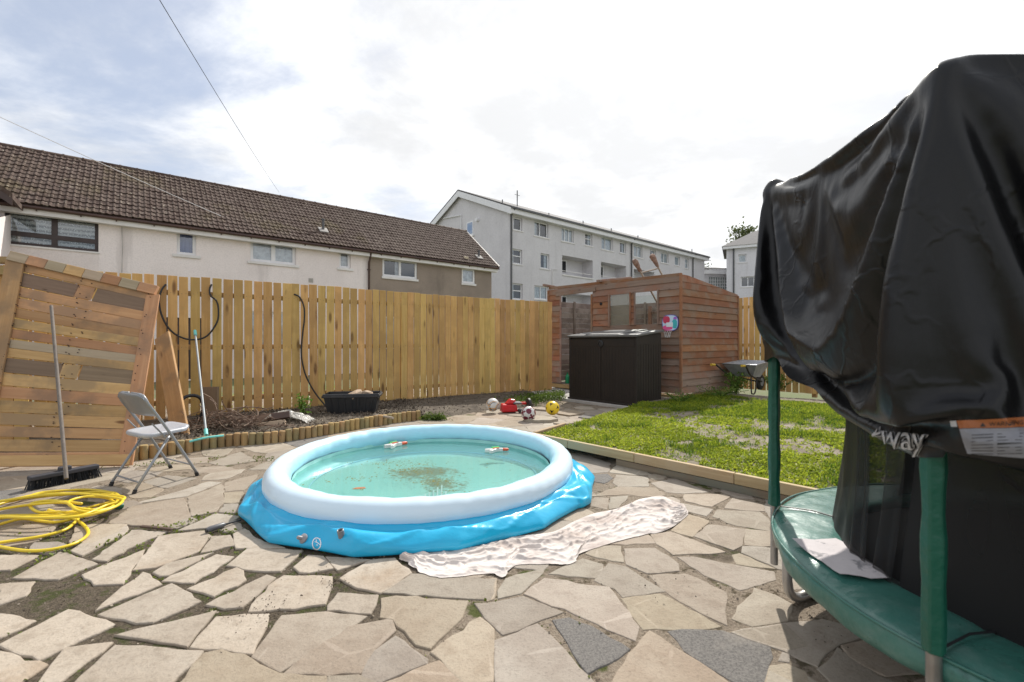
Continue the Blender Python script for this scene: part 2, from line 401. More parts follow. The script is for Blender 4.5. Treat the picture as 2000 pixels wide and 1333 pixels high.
def tile_sheet(mb, E0, d, up, length, slope, pitch=.15, row=.27, amp=.022, lap=.028):
    """roof of interlocking tiles: rolls along d, a real step at every course; E0 eave corner, up = unit vector up the slope"""
    nrm = d.cross(up).normalized()
    if nrm.z < 0: nrm = -nrm
    nr = max(1, int(round(slope / row))); row = slope / nr; nc = int(length / pitch) * 6
    for i in range(nr):
        base = len(mb.v); jit = random.uniform(-.004, .004)
        for j in range(nc + 1):
            x = length * j / nc; ph = (j % 6) / 6
            h = amp * (max(0, math.sin(ph * 2 * math.pi)) ** .8) + (.004 if int(j / 12) % 2 else 0) + jit + .003 * math.sin(j * 12.9898 + i * 78.2)
            q = E0 + d * x
            mb.v.append(tuple(q + up * (i * row - .02) + nrm * (h + lap * .35)))
            mb.v.append(tuple(q + up * (i * row - .02) + nrm * (h + lap)))
            mb.v.append(tuple(q + up * ((i + 1) * row) + nrm * (h + .002)))
        for j in range(nc):
            a = base + j * 3; b = a + 3
            mb.f += [(a, b, b + 1, a + 1), (a + 1, b + 1, b + 2, a + 2)]; mb.mi += [0, 0]

# ---------------------------------------------------------------- brown-roofed terrace
TO = Vector((-13.6, 12.35, 0)); TD = Vector((.768, .641, 0)).normalized(); TN = Vector((-TD.y, TD.x, 0))   # TN points away, up the slope
TW = Wall(TO + TN * .32, TD)
EAVE, RIDGE, RUN = 5.02, 7.36, 2.95
def s_(px): return TW.s_at(px)
def house(name, label, s0, s1, mat, tile, rects, gable=False):
    root = thing(name, label, 'house', TW.p((s0 + s1) / 2, -.09, -2))
    mb = MB(); TW.holes(mb, s0, s1, -.09, EAVE - .04, rects)
    dpt = 2 * RUN - .64
    for a in (s0, s1):
        mb.add([TW.p(a, -.09), TW.p(a, -.09, -dpt), TW.p(a, EAVE, -dpt), TW.p(a, RIDGE - .15, -dpt / 2), TW.p(a, EAVE - .04)], [(0, 1, 2, 3, 4)])
    mb.add([TW.p(s0, -.09, -dpt), TW.p(s1, -.09, -dpt), TW.p(s1, EAVE, -dpt), TW.p(s0, EAVE, -dpt)], [(0, 1, 2, 3)])
    mb.build('wall', mat, root)
    x1 = s1 + (.22 if gable else 0)
    up = (TN * RUN + ZU * (RIDGE - EAVE)); sl = up.length; up.normalize()
    rb = MB(); E0 = TO + TD * s0 + ZU * EAVE; tile_sheet(rb, E0, TD, up, x1 - s0, sl)
    rb.add([E0 - ZU * .03, E0 + TD * (x1 - s0) - ZU * .03, E0 + TD * (x1 - s0) + up * sl - ZU * .03, E0 + up * sl - ZU * .03], [(0, 1, 2, 3)])
    back = E0 + TN * 2 * RUN; rb.add([back - ZU * .05, back + TD * (x1 - s0) - ZU * .05, E0 + TD * (x1 - s0) + up * sl, E0 + up * sl], [(0, 1, 2, 3)])
    rb.build('roof_tiles', tile, root)['kind'] = 'stuff'
    # ridge tiles
    n = max(1, int((x1 - s0) / .45)); hb = MB()
    hb.tube([E0 + up * sl + TD * ((x1 - s0) * k / 2) - ZU * .02 for k in range(3)], .085, 10)
    for k in range(n): hb.tube([E0 + up * sl + TD * ((x1 - s0) * (k + q) / n) - ZU * .02 for q in (.9, 1.0)], .098, 10)
    hb.build('ridge', tile, root, smooth=True)
    f_ = MB(); w = Wall(TO + TN * .10, TD)
    w.bar(f_, s0, x1, EAVE - .27, EAVE - .10, 0, .02); f_.build('fascia', M_FASC, root)
    so_ = MB(); TW.bar(so_, s0, x1, EAVE - .27, EAVE - .25, .0, .218); so_.build('soffit', M_FASC, root)
    gu = MB(); gu.tube([TO + TD * a + TN * .03 + ZU * (EAVE - .085) for a in np.linspace(s0, x1, 8)], .055, 10)
    for a in np.arange(s0 + .4, x1, .9): gu.box(TO + TD * a + TN * .07 + ZU * (EAVE - .14), (.03, .09, .07), (TD, TN, ZU))
    gu.build('gutter', M_GUT, root, smooth=False, auto=40)
    return root
# window rectangles measured on the wall
def tr(x0, x1, t, b): return TW.rect(x0, x1, t, b)
R_big = tr(8, 192, 403, 484); R_w1 = tr(345, 383, 443, 498); R_w2 = tr(489, 578, 466, 514); R_w3 = tr(663, 685, 485, 524)
R_w4 = tr(747, 815, 495, 543); R_w5 = tr(902, 928, 514, 554)
low = lambda r, dz=2.55, h=1.3: (r[0] - .1, r[1] + .1, 1.0, 1.0 + h)
hA = house('terraced_house', 'cream end of the terrace with a wide dark-framed window full of lace curtain', s_(-420), s_(193), M_WHARL2, M_TILE, [R_big])
window(TW, hA, R_big, M_DFRAME, cuts=(.505,), trans=(.27,), fw=.085, bw=.13, curtain=M_LACE, label='wide dark brown window frame with lace')
q = MB(); TW.bar(q, R_big[0], R_big[1] + .03, R_big[2] - .05, R_big[2] - .003, -.1, .03); q.build('sill', M_FASC, hA)
hB = house('terraced_house', 'white harled terraced house with three white windows and cables under its gutter', s_(193), s_(722), M_WHARL, M_TILE,
           [R_w1, R_w2, R_w3, low(R_w2), (R_w1[0] - .3, R_w1[1] + .3, -.05, 2.0)])
window(TW, hB, R_w1, M_UPVC, curtain=M_BLUEC, sill=.12, fw=.09)
window(TW, hB, R_w2, M_UPVC, cuts=(.5,), curtain=M_NET, sill=.10, bw=.14, fw=.10)
window(TW, hB, R_w3, M_UPVC, curtain=M_NET, sill=.10, fw=.09)
window(TW, hB, low(R_w2), M_UPVC, cuts=(.5,), curtain=M_NET, sill=.10)
q = MB(); TW.bar(q, R_w1[0] - .3, R_w1[1] + .3, -.05, 2.0, -.12, -.08); q.build('door', M_DFRAME, hB)
for px, py in ((460, 459), (607, 548), (633, 485)):
    a = TW.s_at(px); z = TW.z_at(px, py); q = MB(); TW.bar(q, a - .085, a + .085, z - .08, z + .08, 0, .012)
    for k in range(4): TW.bar(q, a - .07, a + .07, z - .06 + k * .035, z - .045 + k * .035, .012, .02)
    q.build('vent', M_CONC, hB)
hC = house('terraced_house', 'brown roughcast end-terrace house with two white windows and a gable end', s_(722), s_(960), M_BHARL, M_TILE2, [R_w4, R_w5, low(R_w4)], gable=True)
window(TW, hC, R_w4, M_UPVC, cuts=(.5,), trans=(.70,), curtain=M_NET, cur_cover=(.38, .5), sill=.04, depth=.05, fw=.10, bw=.10)
window(TW, hC, R_w5, M_UPVC, trans=(.68,), curtain=M_NET, sill=.04, depth=.05, fw=.10)
window(TW, hC, low(R_w4), M_UPVC, cuts=(.5,), curtain=M_NET, sill=.04)
q = MB(); a = TW.s_at(909); z = TW.z_at(909, 507); TW.bar(q, a - .12, a + .12, z - .13, z + .13, 0, .10); q.build('alarm_box', plain('cream_plastic', (.62, .52, .36), None, .5, bump=0), hC, bevel=.02)
# verge board of the gable
up = (TN * RUN + ZU * (RIDGE - EAVE)); E1 = TO + TD * (s_(960) + .24) + ZU * EAVE
q = MB(); q.hexa([E1 - ZU * .16, E1 - ZU * .16 + TD * .03, E1 + up + TD * .03 - ZU * .16, E1 + up - ZU * .16], [E1 + ZU * .03, E1 + ZU * .03 + TD * .03, E1 + up + TD * .03 + ZU * .03, E1 + up + ZU * .03])
q.build('verge_board', M_GUT, hC)
# downpipe, junction box, cables
def wall_cable(root, pts, r=.012, out=.05, name='cable', mat=None):
    q = MB(); q.tube(smooth_path([TW.p(TW.s_at(px), TW.z_at(px, py), out) for px, py in pts], 6), r * 1.7, 6); q.build(name, mat or M_CABLE, root)
q = MB(); a = TW.s_at(719.5); q.tube([TW.p(a, EAVE - .12, .26), TW.p(a, EAVE - .3, .2), TW.p(a, EAVE - .5, .06), TW.p(a, 2, .06), TW.p(a, -.05, .06)], .04, 10)
for z in (4.2, 3.2, 2.2): TW.bar(q, a - .06, a + .06, z, z + .04, 0, .09)
q.build('downpipe', M_GUT, hB, auto=40)
wall_cable(hB, [(195, 413), (260, 424), (345, 436), (430, 447), (520, 459), (600, 471), (680, 481), (715, 485)], .014)
wall_cable(hB, [(242, 419), (238, 440), (239, 480), (238, 525), (238, 600)], .006, mat=M_CONC)
wall_cable(hB, [(590, 465), (610, 474), (632, 478), (640, 472), (650, 471)], .018)
wall_cable(hB, [(636, 475), (641, 484), (646, 487)], .016)
wall_cable(hB, [(385, 463), (432, 467), (431, 445)], .010, mat=M_FASC)
q = MB(); a = TW.s_at(651); z = TW.z_at(651, 484); TW.bar(q, a - .09, a + .09, z - .13, z + .13, 0, .09); q.build('junction_box', M_CABLE, hB, bevel=.01)
q = MB(); a = TW.s_at(411); z = TW.z_at(411, 441); q.tube([TW.p(a, z + .05, .05), TW.p(a, z - .05, .12)], .05, 8); q.build('security_lamp', M_CABLE, hB)
def roof_pt(px, f):
    a = TW.s_at(px); return TO + TD * a + TN * (RUN * f) + ZU * (EAVE + (RIDGE - EAVE) * f)
for px, f, h_, root in ((639, .28, .5, hB), (940, .18, .38, hC)):
    q = MB(); b = roof_pt(px, f); q.tube([b - ZU * .05, b + ZU * h_], .05, 10); q.tube([b + ZU * (h_ - .06), b + ZU * h_], .065, 10)
    q.build('vent_pipe', M_PIPE, root, auto=40)
    q = MB(); q.prism([b + TD * -.17 - TN * .17 - ZU * .07, b + TD * .17 - TN * .17 - ZU * .07, b + TD * .17 + TN * .1 + ZU * .14, b - TD * .17 + TN * .1 + ZU * .14], ZU * .03); q.build('lead_flashing', M_CONC, root)

# neighbour's projecting gable at the far left edge of the picture
gx = TW.s_at(20) + .42
root = thing('neighbouring_house', 'projecting pale house wall with a sloping brown verge at the left edge', 'house', TW.p(gx - 2, -.09, .8))
q = MB(); a0, a1 = gx - 6, gx - .42
q.add([TW.p(a1, -.09, -.05), TW.p(a1, -.09, 1.35), TW.p(a1, 4.35, 1.35), TW.p(a1, EAVE - .3, -.05)], [(0, 1, 2, 3)])
q.add([TW.p(a0, -.09, 1.35), TW.p(a1, -.09, 1.35), TW.p(a1, 4.35, 1.35), TW.p(a0, 6.2, 1.35)], [(3, 2, 1, 0)])
q.build('wall', M_WHARL, root)
q = MB(); T0, T1 = TW.p(gx - .15, EAVE - .22, -.3), TW.p(gx - 3.2, EAVE + 2.1, -.3)
o1 = TW.n * 2.0
q.hexa([T0, T0 + o1, T1 + o1, T1], [T0 + ZU * .14, T0 + o1 + ZU * .14, T1 + o1 + ZU * .14, T1 + ZU * .14]); q.build('roof', M_TILE, root)
q = MB(); q.hexa([T0 + o1 - ZU * .18, T0 + o1 * 1.015 - ZU * .18, T1 + o1 * 1.015 - ZU * .18, T1 + o1 - ZU * .18], [T0 + o1 - ZU * .002, T0 + o1 * 1.015 - ZU * .002, T1 + o1 * 1.015 - ZU * .002, T1 + o1 - ZU * .002]); q.build('verge_board', M_GUT, root)

# telephone wires: poles stand outside the picture, the wires run to the eaves
q = MB(); A = P(545, 376, 22); B = P(318, 0, 7.0)
B = B + (B - A) * .3
q.tube([A.lerp(B, t) - ZU * (.5 * t * (1 - t)) for t in np.linspace(0, 1, 16)], .006, 5)
tag(q.build('telephone_wire', M_CABLE), 'thin overhead wire crossing the cloudy sky down to the terrace roof', 'wire')
q = MB(); A = P(480, 443, 16.5); B = P(0, 226, 13.2); B = B + (B - A) * .3
q.tube([A.lerp(B, t) - ZU * (.25 * t * (1 - t)) for t in np.linspace(0, 1, 16)], .011, 5)
tag(q.build('telephone_wire', M_FASC), 'pale wire slanting over the left end of the brown tiled roof', 'wire')

# ---------------------------------------------------------------- grey block of flats
FO = Vector((-.17, 36.9, 0)); FD = Vector((25, 21.5, 0)).normalized(); FN = Vector((-FD.y, FD.x, 0))
FW = Wall(FO, FD); FE = 11.95; FR = 15.05; FL = FW.s_at(1376)
root = thing('block_of_flats', 'long pale grey four-storey block of flats with white windows and balconies', 'building', FW.p(FL / 2, -.09, -5))
def fr(x0, x1, t, b): return FW.rect(x0, x1, t, b)
tops = [(1003, 1020, 425, 450, ()), (1044, 1071, 434, 463, (.45,)), (1097, 1121, 446, 473, (.33, .66)), (1143, 1157, 456, 480, ()), (1175, 1197, 464, 489, (.4,)),
        (1211, 1223, 473, 495, ()), (1238, 1255, 480, 503, (.5,)), (1270, 1281, 488, 508, ()), (1291, 1306, 494, 514, (.5,)), (1318, 1328, 501, 519, ()), (1338, 1346, 505, 525, ()),
        (1001, 1020, 487, 516, ()), (1056, 1073, 496, 525, ()), (1001, 1021, 554, 585, ()), (1044, 1071, 559, 585, (.5,))]
recs = [fr(1098, 1158, 504, 540), fr(1174, 1223, 516, 549), fr(1238, 1278, 529, 556), fr(1098, 1158, 575, 606)]
recs = [(a, b, c, d, 1.3) for a, b, c, d in recs]
rs = [fr(*t[:4]) for t in tops]
def shut(mb): pass
q = MB(); FW.holes(q, 0, FL, -.09, FE, rs + recs, depth=.16)
for a, b, c, d, e in recs:      # back walls of the balconies
    q.add([FW.p(a, c, -e), FW.p(b, c, -e), FW.p(b, d, -e), FW.p(a, d, -e)], [(0, 1, 2, 3)])
D = 14.0
q.add([FW.p(0, -.09), FW.p(0, FE), FW.p(0, FR - .2, -D / 2), FW.p(0, FE, -D), FW.p(0, -.09, -D)], [(0, 1, 2, 3, 4)])
q.add([FW.p(FL, -.09), FW.p(FL, FE), FW.p(FL, FR - .2, -D / 2), FW.p(FL, FE, -D), FW.p(FL, -.09, -D)], [(4, 3, 2, 1, 0)])
q.add([FW.p(0, -.09, -D), FW.p(FL, -.09, -D), FW.p(FL, FE, -D), FW.p(0, FE, -D)], [(0, 1, 2, 3)])
q.build('wall', M_FLAT, root)
for t, r in zip(tops, rs):
    window(FW, root, r, M_UPVC, cuts=t[4], trans=(.55,) if t[0] in (1143, 1001, 1338) else (), fw=.10, depth=.16, curtain=M_NET, cur_cover=random.choice([(0, 1), (0, .3), (.6, 1), (0, 1)]), sill=.12)
for a, b, c, d, e in recs:
    w2 = Wall(FW.p(0, 0, -e + .02), FD)
    wr = (a + .5, a + 1.9, c + .5, d - .1); qq = MB(); w2.bar(qq, wr[0], wr[1], wr[2], wr[3], 0, .03); qq.build('balcony_door', M_DARK, root)
    qq = MB()
    for x in (a + .5, a + 1.2, a + 1.9): w2.bar(qq, x - .05, x + .05, wr[2], wr[3], .03, .06)
    w2.bar(qq, wr[0], wr[1], wr[3] - .1, wr[3], .03, .055); qq.build('door_frame', M_UPVC, root)
    qq = MB(); FW.bar(qq, a, b, c - .12, c - .003, -.2, .08); FW.bar(qq, a, b, c + .32, c + .37, -.16, -.10); qq.build('balcony_rail', M_FASC, root)
# roof, fascia, verge
n1_ = FW.n; OV = .5
q = MB(); e0, e1 = FW.p(-.35, FE + .02, OV), FW.p(FL + .35, FE + .02, OV); r0, r1 = FW.p(-.35, FR + .1, -D / 2), FW.p(FL + .35, FR + .1, -D / 2); b0, b1 = FW.p(-.35, FE + .02, -D - OV), FW.p(FL + .35, FE + .02, -D - OV)
th_ = ZU * .12
q.hexa([e0, e1, r1, r0], [e0 + th_, e1 + th_, r1 + th_, r0 + th_]); q.hexa([b1, b0, r0, r1], [b1 + th_, b0 + th_, r0 + th_, r1 + th_]); q.build('roof', M_SLATE, root)
q = MB(); FW.bar(q, -.3, FL + .3, FE - .42, FE - .02, OV - .06, OV - .02); FW.bar(q, -.3, FL + .3, FE - .42, FE - .38, 0, OV - .07)
for A, B in ((e0, r0), (b0, r0)): q.hexa([A - ZU * .55, A - ZU * .55 + FD * .08, B - ZU * .55 + FD * .08, B - ZU * .55], [A - ZU * .01, A - ZU * .01 + FD * .08, B - ZU * .01 + FD * .08, B - ZU * .01])
q.build('fascia', M_UPVC, root)
q = MB(); FW.bar(q, -.3, FL + .3, FE - .06, FE + .06, OV, OV + .14); q.build('gutter', M_PIPE, root)
for px in (997, 1232, 1352):
    a = FW.s_at(px); q = MB(); q.tube([FW.p(a, FE - .05, OV), FW.p(a, FE - .5, .12), FW.p(a, 6, .12), FW.p(a, 0, .12)], .075, 8); q.build('downpipe', M_PIPE, root, auto=40)
q = MB(); a = FW.s_at(1078); q.tube([FW.p(a + .6, 7.6, .08), FW.p(a, 7.6, .08), FW.p(a, 0, .08)], .03, 6); a = FW.s_at(1168); q.tube([FW.p(a, 6.9, .08), FW.p(a, 0, .08)], .03, 6); q.build('cable', M_FASC, root)
for px, f, h_ in ((992, .1, .5), (1037, .25, 1.6), (1083, .1, .4), (1150, .1, .5), (1205, .1, .5), (1257, .1, .5), (1362, .1, .6)):
    a = FW.s_at(px); b = FW.p(a, FE + .1 + (FR - FE) * f, -(D / 2) * f); q = MB(); q.tube([b, b + ZU * h_], .05, 6)
    if h_ > 1: q.tube([b + ZU * 1.2 - FD * .3, b + ZU * 1.2 + FD * .3], .02, 5)
    q.build('vent_pipe', M_PIPE, root)
# gable window and pipes: plane through the corner going away to the left
GW = Wall(FW.p(0, 0), -FN, 1); 
GW = Wall((FO.x, FO.y), FN, -1)
r = GW.rect(925, 912, 433, 461) if GW.s_at(912) > GW.s_at(925) else GW.rect(912, 925, 433, 461)
r = (min(r[0], r[1]), max(r[0], r[1]), r[2], r[3])
gwin = MB(); GW.bar(gwin, r[0], r[1], r[2], r[3], 0.0, .05); o = gwin.build('window', M_UPVC, root)
q = MB(); GW.bar(q, r[0] + .12, r[1] - .12, r[2] + .15, r[3] - .12, .052, .06); q.build('pane', plain('blue_pane', (.22, .32, .52), (.35, .42, .55), .15, 2, bump=0), o)
q = MB(); GW.bar(q, r[0] - .1, r[1] + .1, r[2] - .1, r[2], .0, .12); q.build('sill', M_UPVC, o)
s1 = GW.s_at(868); s0 = GW.s_at(902); z = GW.z_at(885, 427); q = MB(); q.tube([GW.p(s0, z - 1.5, .1), GW.p(s0, z, .1), GW.p(s1, z + .3, .1)], .05, 6); q.build('waste_pipe', M_UPVC, root)
q = MB(); s0 = GW.s_at(934); q.tube([GW.p(s0, GW.z_at(934, 430), 0), GW.p(s0, GW.z_at(934, 430), .25)], .16, 12); q.build('flue', M_UPVC, root)

# ---------------------------------------------------------------- link building and right-hand block
LO = P(1362, 560, 60); LW = Wall((LO.x, LO.y), (1, .12))
def zl(py, z=61): return CH - (py - CY) / F * z
root = thing('link_building', 'low grey link with a glazed wall between the two grey blocks', 'building', LW.p(2, -.09, -3))
q = MB(); L0, L1 = 0, LW.s_at(1428)
wr = LW.rect(1385, 1422, 541, 572)
LW.holes(q, L0, L1, -.09, zl(538), [wr], .3); q.build('wall', M_FLAT2, root)
o = MB()
for k in range(9): x = wr[0] + (wr[1] - wr[0]) * k / 8; LW.bar(o, x - .05, x + .05, wr[2], wr[3], -.25, -.18)
for k in range(6): z = wr[2] + (wr[3] - wr[2]) * k / 5; LW.bar(o, wr[0], wr[1], z - .04, z + .04, -.245, -.19)
o = o.build('window', M_UPVC, root)
q = MB(); LW.bar(q, wr[0], wr[1], wr[2], wr[3], -.30, -.27); q.build('pane', plain('green_pane', (.24, .30, .30), (.42, .48, .46), .3, .8, bump=0), o)
q = MB(); LW.bar(q, L0 - 1, L1, zl(538), zl(530), 0, .6); q.build('fascia', M_UPVC, root)
q = MB(); e0, e1 = LW.p(L0 - 1.2, zl(530), .7), LW.p(L1, zl(530), .7); r0, r1 = LW.p(L0 + 1.2, zl(518), -4), LW.p(L1, zl(516), -4)
q.hexa([e0, e1, r1, r0], [e0 + ZU * .15, e1 + ZU * .15, r1 + ZU * .15, r0 + ZU * .15]); q.build('roof', M_SLATE, root)
BO = P(1419, 560, 56); BW = Wall((BO.x, BO.y), (.894, -.447)); zb = lambda py: CH - (py - CY) / F * 57
root = thing('block_of_flats', 'smaller pale grey block with a hipped roof beside the black trampoline cover', 'building', BW.p(5, -.09, -5))
b1 = BW.rect(1442, 1458, 497, 513); b2 = BW.rect(1447, 1487, 540, 560)
q = MB(); BW.holes(q, 0, 12, -.09, zb(490), [b1, b2], .25); q.add([BW.p(0, -.09), BW.p(0, zb(490)), BW.p(0, zb(490), -8), BW.p(0, -.09, -8)], [(0, 1, 2, 3)]); q.build('wall', M_FLAT2, root)
window(BW, root, b1, M_UPVC, fw=.12, depth=.2, sill=.15); window(BW, root, b2, M_UPVC, cuts=(.35, .65), fw=.10, depth=.2, curtain=None, sill=.1)
q = MB(); BW.bar(q, -.4, 12, zb(491), zb(486), .02, .5); q.build('fascia', M_UPVC, root)
q = MB(); e = [BW.p(-.5, zb(486), .6), BW.p(12, zb(486), .6), BW.p(12, zb(486), -9), BW.p(-.5, zb(486), -9)]; zr_ = CH - (461 - CY) / F * 61; rr = [BW.p(3.2, zr_, -4.2), BW.p(9, zr_, -4.2)]
q.add(e + rr, [(0, 1, 5, 4), (1, 2, 5), (2, 3, 4, 5), (3, 0, 4)]); q.build('roof', M_SLATE, root)
q = MB(); a = BW.s_at(1433); q.tube([BW.p(a, zb(488), .3), BW.p(a, zb(495), .1), BW.p(a, 0, .1)], .09, 8); q.build('downpipe', M_PIPE, root)

# ---------------------------------------------------------------- far trees
def m_leaf(name, c1, c2, trans=.35, rough=.6):
    k = NB(name, rough, 0, .25); co = k.coords((1, 1, 1), False)
    g_ = k.n('ShaderNodeNewGeometry'); c = k.mix(g_.outputs['Random Per Island'], c1, c2)
    c = k.mix(k.math('MULTIPLY', k.rng(k.noise(co, 1.5, 3), .4, .65), .6), c, tuple(x * .7 for x in c1)); k.col(c)
    tl = k.n('ShaderNodeBsdfTranslucent'); k.l(c, tl.inputs[0]); ms = k.n('ShaderNodeMixShader'); ms.inputs[0].default_value = trans
    k.l(k.b.outputs[0], ms.inputs[1]); k.l(tl.outputs[0], ms.inputs[2]); k.l(ms.outputs[0], k.t.nodes['Material Output'].inputs[0]); return k.m
M_TREELEAF = m_leaf('tree_leaf', (.10, .13, .05), (.17, .19, .08)); M_BARK = plain('bark', (.14, .11, .085), (.09, .07, .055), .95, 8, bump=.8, bscale=30)
def leaves(centres, size, name, mat, parent, kind=None, per=1, squash=.6, aspect=.55):
    """one mesh of leaf-sized folded quads"""
    n = len(centres); c = np.array(centres); v = np.zeros((n, 4, 3))
    a = rng.normal(size=(n, 3)); a /= np.linalg.norm(a, axis=1)[:, None]; b = rng.normal(size=(n, 3)); b -= (b * a).sum(1)[:, None] * a; b /= np.linalg.norm(b, axis=1)[:, None]
    sz = size * rng.uniform(.6, 1.4, (n, 1)); v[:, 0] = c; v[:, 1] = c + a * sz * .5 + b * sz * aspect * .5; v[:, 2] = c + a * sz; v[:, 3] = c + a * sz * .5 - b * sz * aspect * .5
    mb = MB(); mb.v = [tuple(x) for x in v.reshape(-1, 3)]; mb.f = [(4 * i, 4 * i + 1, 4 * i + 2, 4 * i + 3) for i in range(n)]; mb.mi = [0] * n
    return mb.build(name, mat, parent)
def tree(base, h, r, label, nb=9, nl=1500, lsz=.35):
    root = thing('broadleaf_tree', label, 'tree', base); q = MB(); tips = []
    q.tube([base, base + ZU * h * .5 + Vector((.1, 0, 0)), base + ZU * h * .92], [.22, .15, .04], 8)
    for k in range(nb):
        a = random.uniform(0, 6.28); s = base + ZU * h * random.uniform(.35, .8); e = s + Vector((math.cos(a), math.sin(a), 0)) * r * random.uniform(.5, 1) + ZU * h * random.uniform(.1, .3)
        q.tube([s, s.lerp(e, .5) + ZU * .2, e], [.08, .05, .02], 6); tips.append(e)
        for _ in range(2): t = s.lerp(e, random.uniform(.5, 1)) + Vector([random.gauss(0, .3 * r) for _ in range(3)]); q.tube([s.lerp(e, .5), t], [.03, .012], 5); tips.append(t)
    q.build('trunk', M_BARK, root)
    pts = []
    for k in range(nl): t = random.choice(tips); pts.append(tuple(t + Vector([random.gauss(0, r * .19) for _ in range(3)])))
    o = leaves(pts, lsz, 'crown', M_TREELEAF, root); o['kind'] = 'stuff'
b = P(1467, 560, 75); tree(Vector((b.x, b.y, -.09)), 20.0, 2.5, 'sparse young tree rising behind the hipped grey roof', 12, 2600, .5)
b = P(1350, 520, 82); tree(Vector((b.x, b.y, -.09)), 16.3, 2.8, 'thin treetop showing just over the long block\'s roofline', 12, 1800, .45)
# ---------------------------------------------------------------- patio: bed of mortar and soil, crazy-paving flagstones
def flag_mat():
    k = NB('flagstone', .82, 0, .3); co = k.coords((1, 1, 1)); r = k.oi.outputs['Random']
    a = k.noise(co, 2.6, 8, .62, .5); b = k.noise(co, 11, 6, .7); f = k.noise(co, 95, 3, .7)
    c = k.mix(k.rng(a, .36, .66), (.360, .302, .236), (.305, .245, .186))
    c = k.mix(k.math('MULTIPLY', k.rng(b, .46, .70), .62), c, (.245, .19, .14))
    c = k.mix(k.math('MULTIPLY', k.rng(k.noise(co, 1.1, 5, .6), .55, .7), .5), c, (.385, .325, .26))
    c = k.mix(k.math('MULTIPLY', k.rng(f, .52, .66), .28), c, (.13, .105, .08))
    v = k.n('ShaderNodeTexVoronoi', feature='DISTANCE_TO_EDGE'); k.l(k.coords((1.3, 1.3, 1.3)), v.inputs[0]); v.inputs['Scale'].default_value = 2.1
    mpn = k.noise(co, 5, 4); cr = k.rng(k.math('ADD', v.outputs[0], k.math('MULTIPLY', k.math('SUBTRACT', mpn, .5), .16)), .0, .016, 1, 0)
    c = k.mix(k.math('MULTIPLY', cr, k.math('MULTIPLY', k.rng(a, .45, .6), .55)), c, (.42, .35, .28))
    c = k.hsv(c, h=k.rng(k.math('FRACT', k.math('MULTIPLY', r, 5.1)), 0, 1, .496, .512, False), sat=k.rng(k.math('FRACT', k.math('MULTIPLY', r, 3.3)), 0, 1, .75, 1.1, False), val=k.rng(r, 0, 1, .86, 1.14, False))
    k.col(c); h = k.math('ADD', k.math('MULTIPLY', b, .6), k.math('MULTIPLY', f, .25)); k.bump(h, .9, .014); return k.m
def pale_mat():
    k = NB('pale_flagstone', .78, 0, .3); co = k.coords((1, 1, 1)); r = k.oi.outputs['Random']
    a = k.noise(co, 2.2, 7, .6, .4); b = k.noise(co, 13, 6, .7); f = k.noise(co, 80, 3, .7)
    c = k.mix(k.rng(a, .36, .66), (.43, .37, .30), (.365, .305, .24))
    c = k.mix(k.math('MULTIPLY', k.rng(b, .45, .70), .62), c, (.255, .205, .155)); c = k.mix(k.math('MULTIPLY', k.rng(k.noise(co, .9, 6, .65), .56, .7), .6), c, (.30, .215, .14)); c = k.mix(k.math('MULTIPLY', k.rng(f, .52, .66), .32), c, (.19, .155, .12))
    c = k.hsv(c, val=k.rng(r, 0, 1, .88, 1.10, False)); k.col(c); k.bump(k.math('ADD', b, k.math('MULTIPLY', f, .3)), .7, .012); return k.m
def grey_mat():
    k = NB('grey_flagstone', .9, 0, .3); co = k.coords((1, 1, 1)); f = k.noise(co, 110, 4, .8); a = k.noise(co, 4, 5)
    c = k.mix(k.rng(f, .42, .6), (.21, .195, .178), (.12, .112, .105)); c = k.mix(k.math('MULTIPLY', k.rng(a, .5, .7), .4), c, (.36, .32, .27)); k.col(c); k.bump(f, .7, .006); return k.m
M_FLAG, M_PALE, M_GREYF = flag_mat(), pale_mat(), grey_mat()
def bed_mat():
    k = NB('paving_joint', .95, 0, .2); g_ = k.n('ShaderNodeNewGeometry'); sx = k.n('ShaderNodeSeparateXYZ'); k.l(g_.outputs['Position'], sx.inputs[0])
    co = g_.outputs['Position']; n0 = k.noise(co, 1.2, 4); n1 = k.noise(co, 9, 6, .7); f = k.noise(co, 70, 4, .8)
    cem = k.mix(k.rng(f, .4, .6), (.37, .305, .235), (.27, .215, .162)); cem = k.mix(k.rng(n1, .53, .63), cem, (.12, .095, .06)); cem = k.mix(k.rng(k.noise(co, 3.3, 5), .60, .66), cem, (.10, .11, .035))
    soil = k.mix(k.rng(f, .38, .62), (.085, .067, .048), (.165, .132, .095)); soil = k.mix(k.rng(n1, .5, .62), soil, (.07, .078, .025))
    soil = k.mix(k.rng(f, .66, .70), soil, (.36, .32, .27))
    # the left half of the paving was never pointed: earth and moss in its joints
    w = k.math('ADD', k.math('MULTIPLY', sx.outputs[0], -1.0), k.math('MULTIPLY', k.math('SUBTRACT', n0, .5), 1.3))
    w2 = k.math('MULTIPLY', k.rng(w, .15, .75), k.rng(sx.outputs[1], 2.9, 3.5, 1, 0))
    w2 = k.math('MAXIMUM', w2, k.rng(n0, .58, .66)); c = k.mix(w2, cem, soil); k.col(c); k.bump(f, 1.0, .02); return k.m
M_BED = bed_mat()
x0, x1, y0, y1 = -8.0, 5.5, .55, 9.6; nx, ny = 200, 140
V = np.zeros((ny + 1, nx + 1, 3))
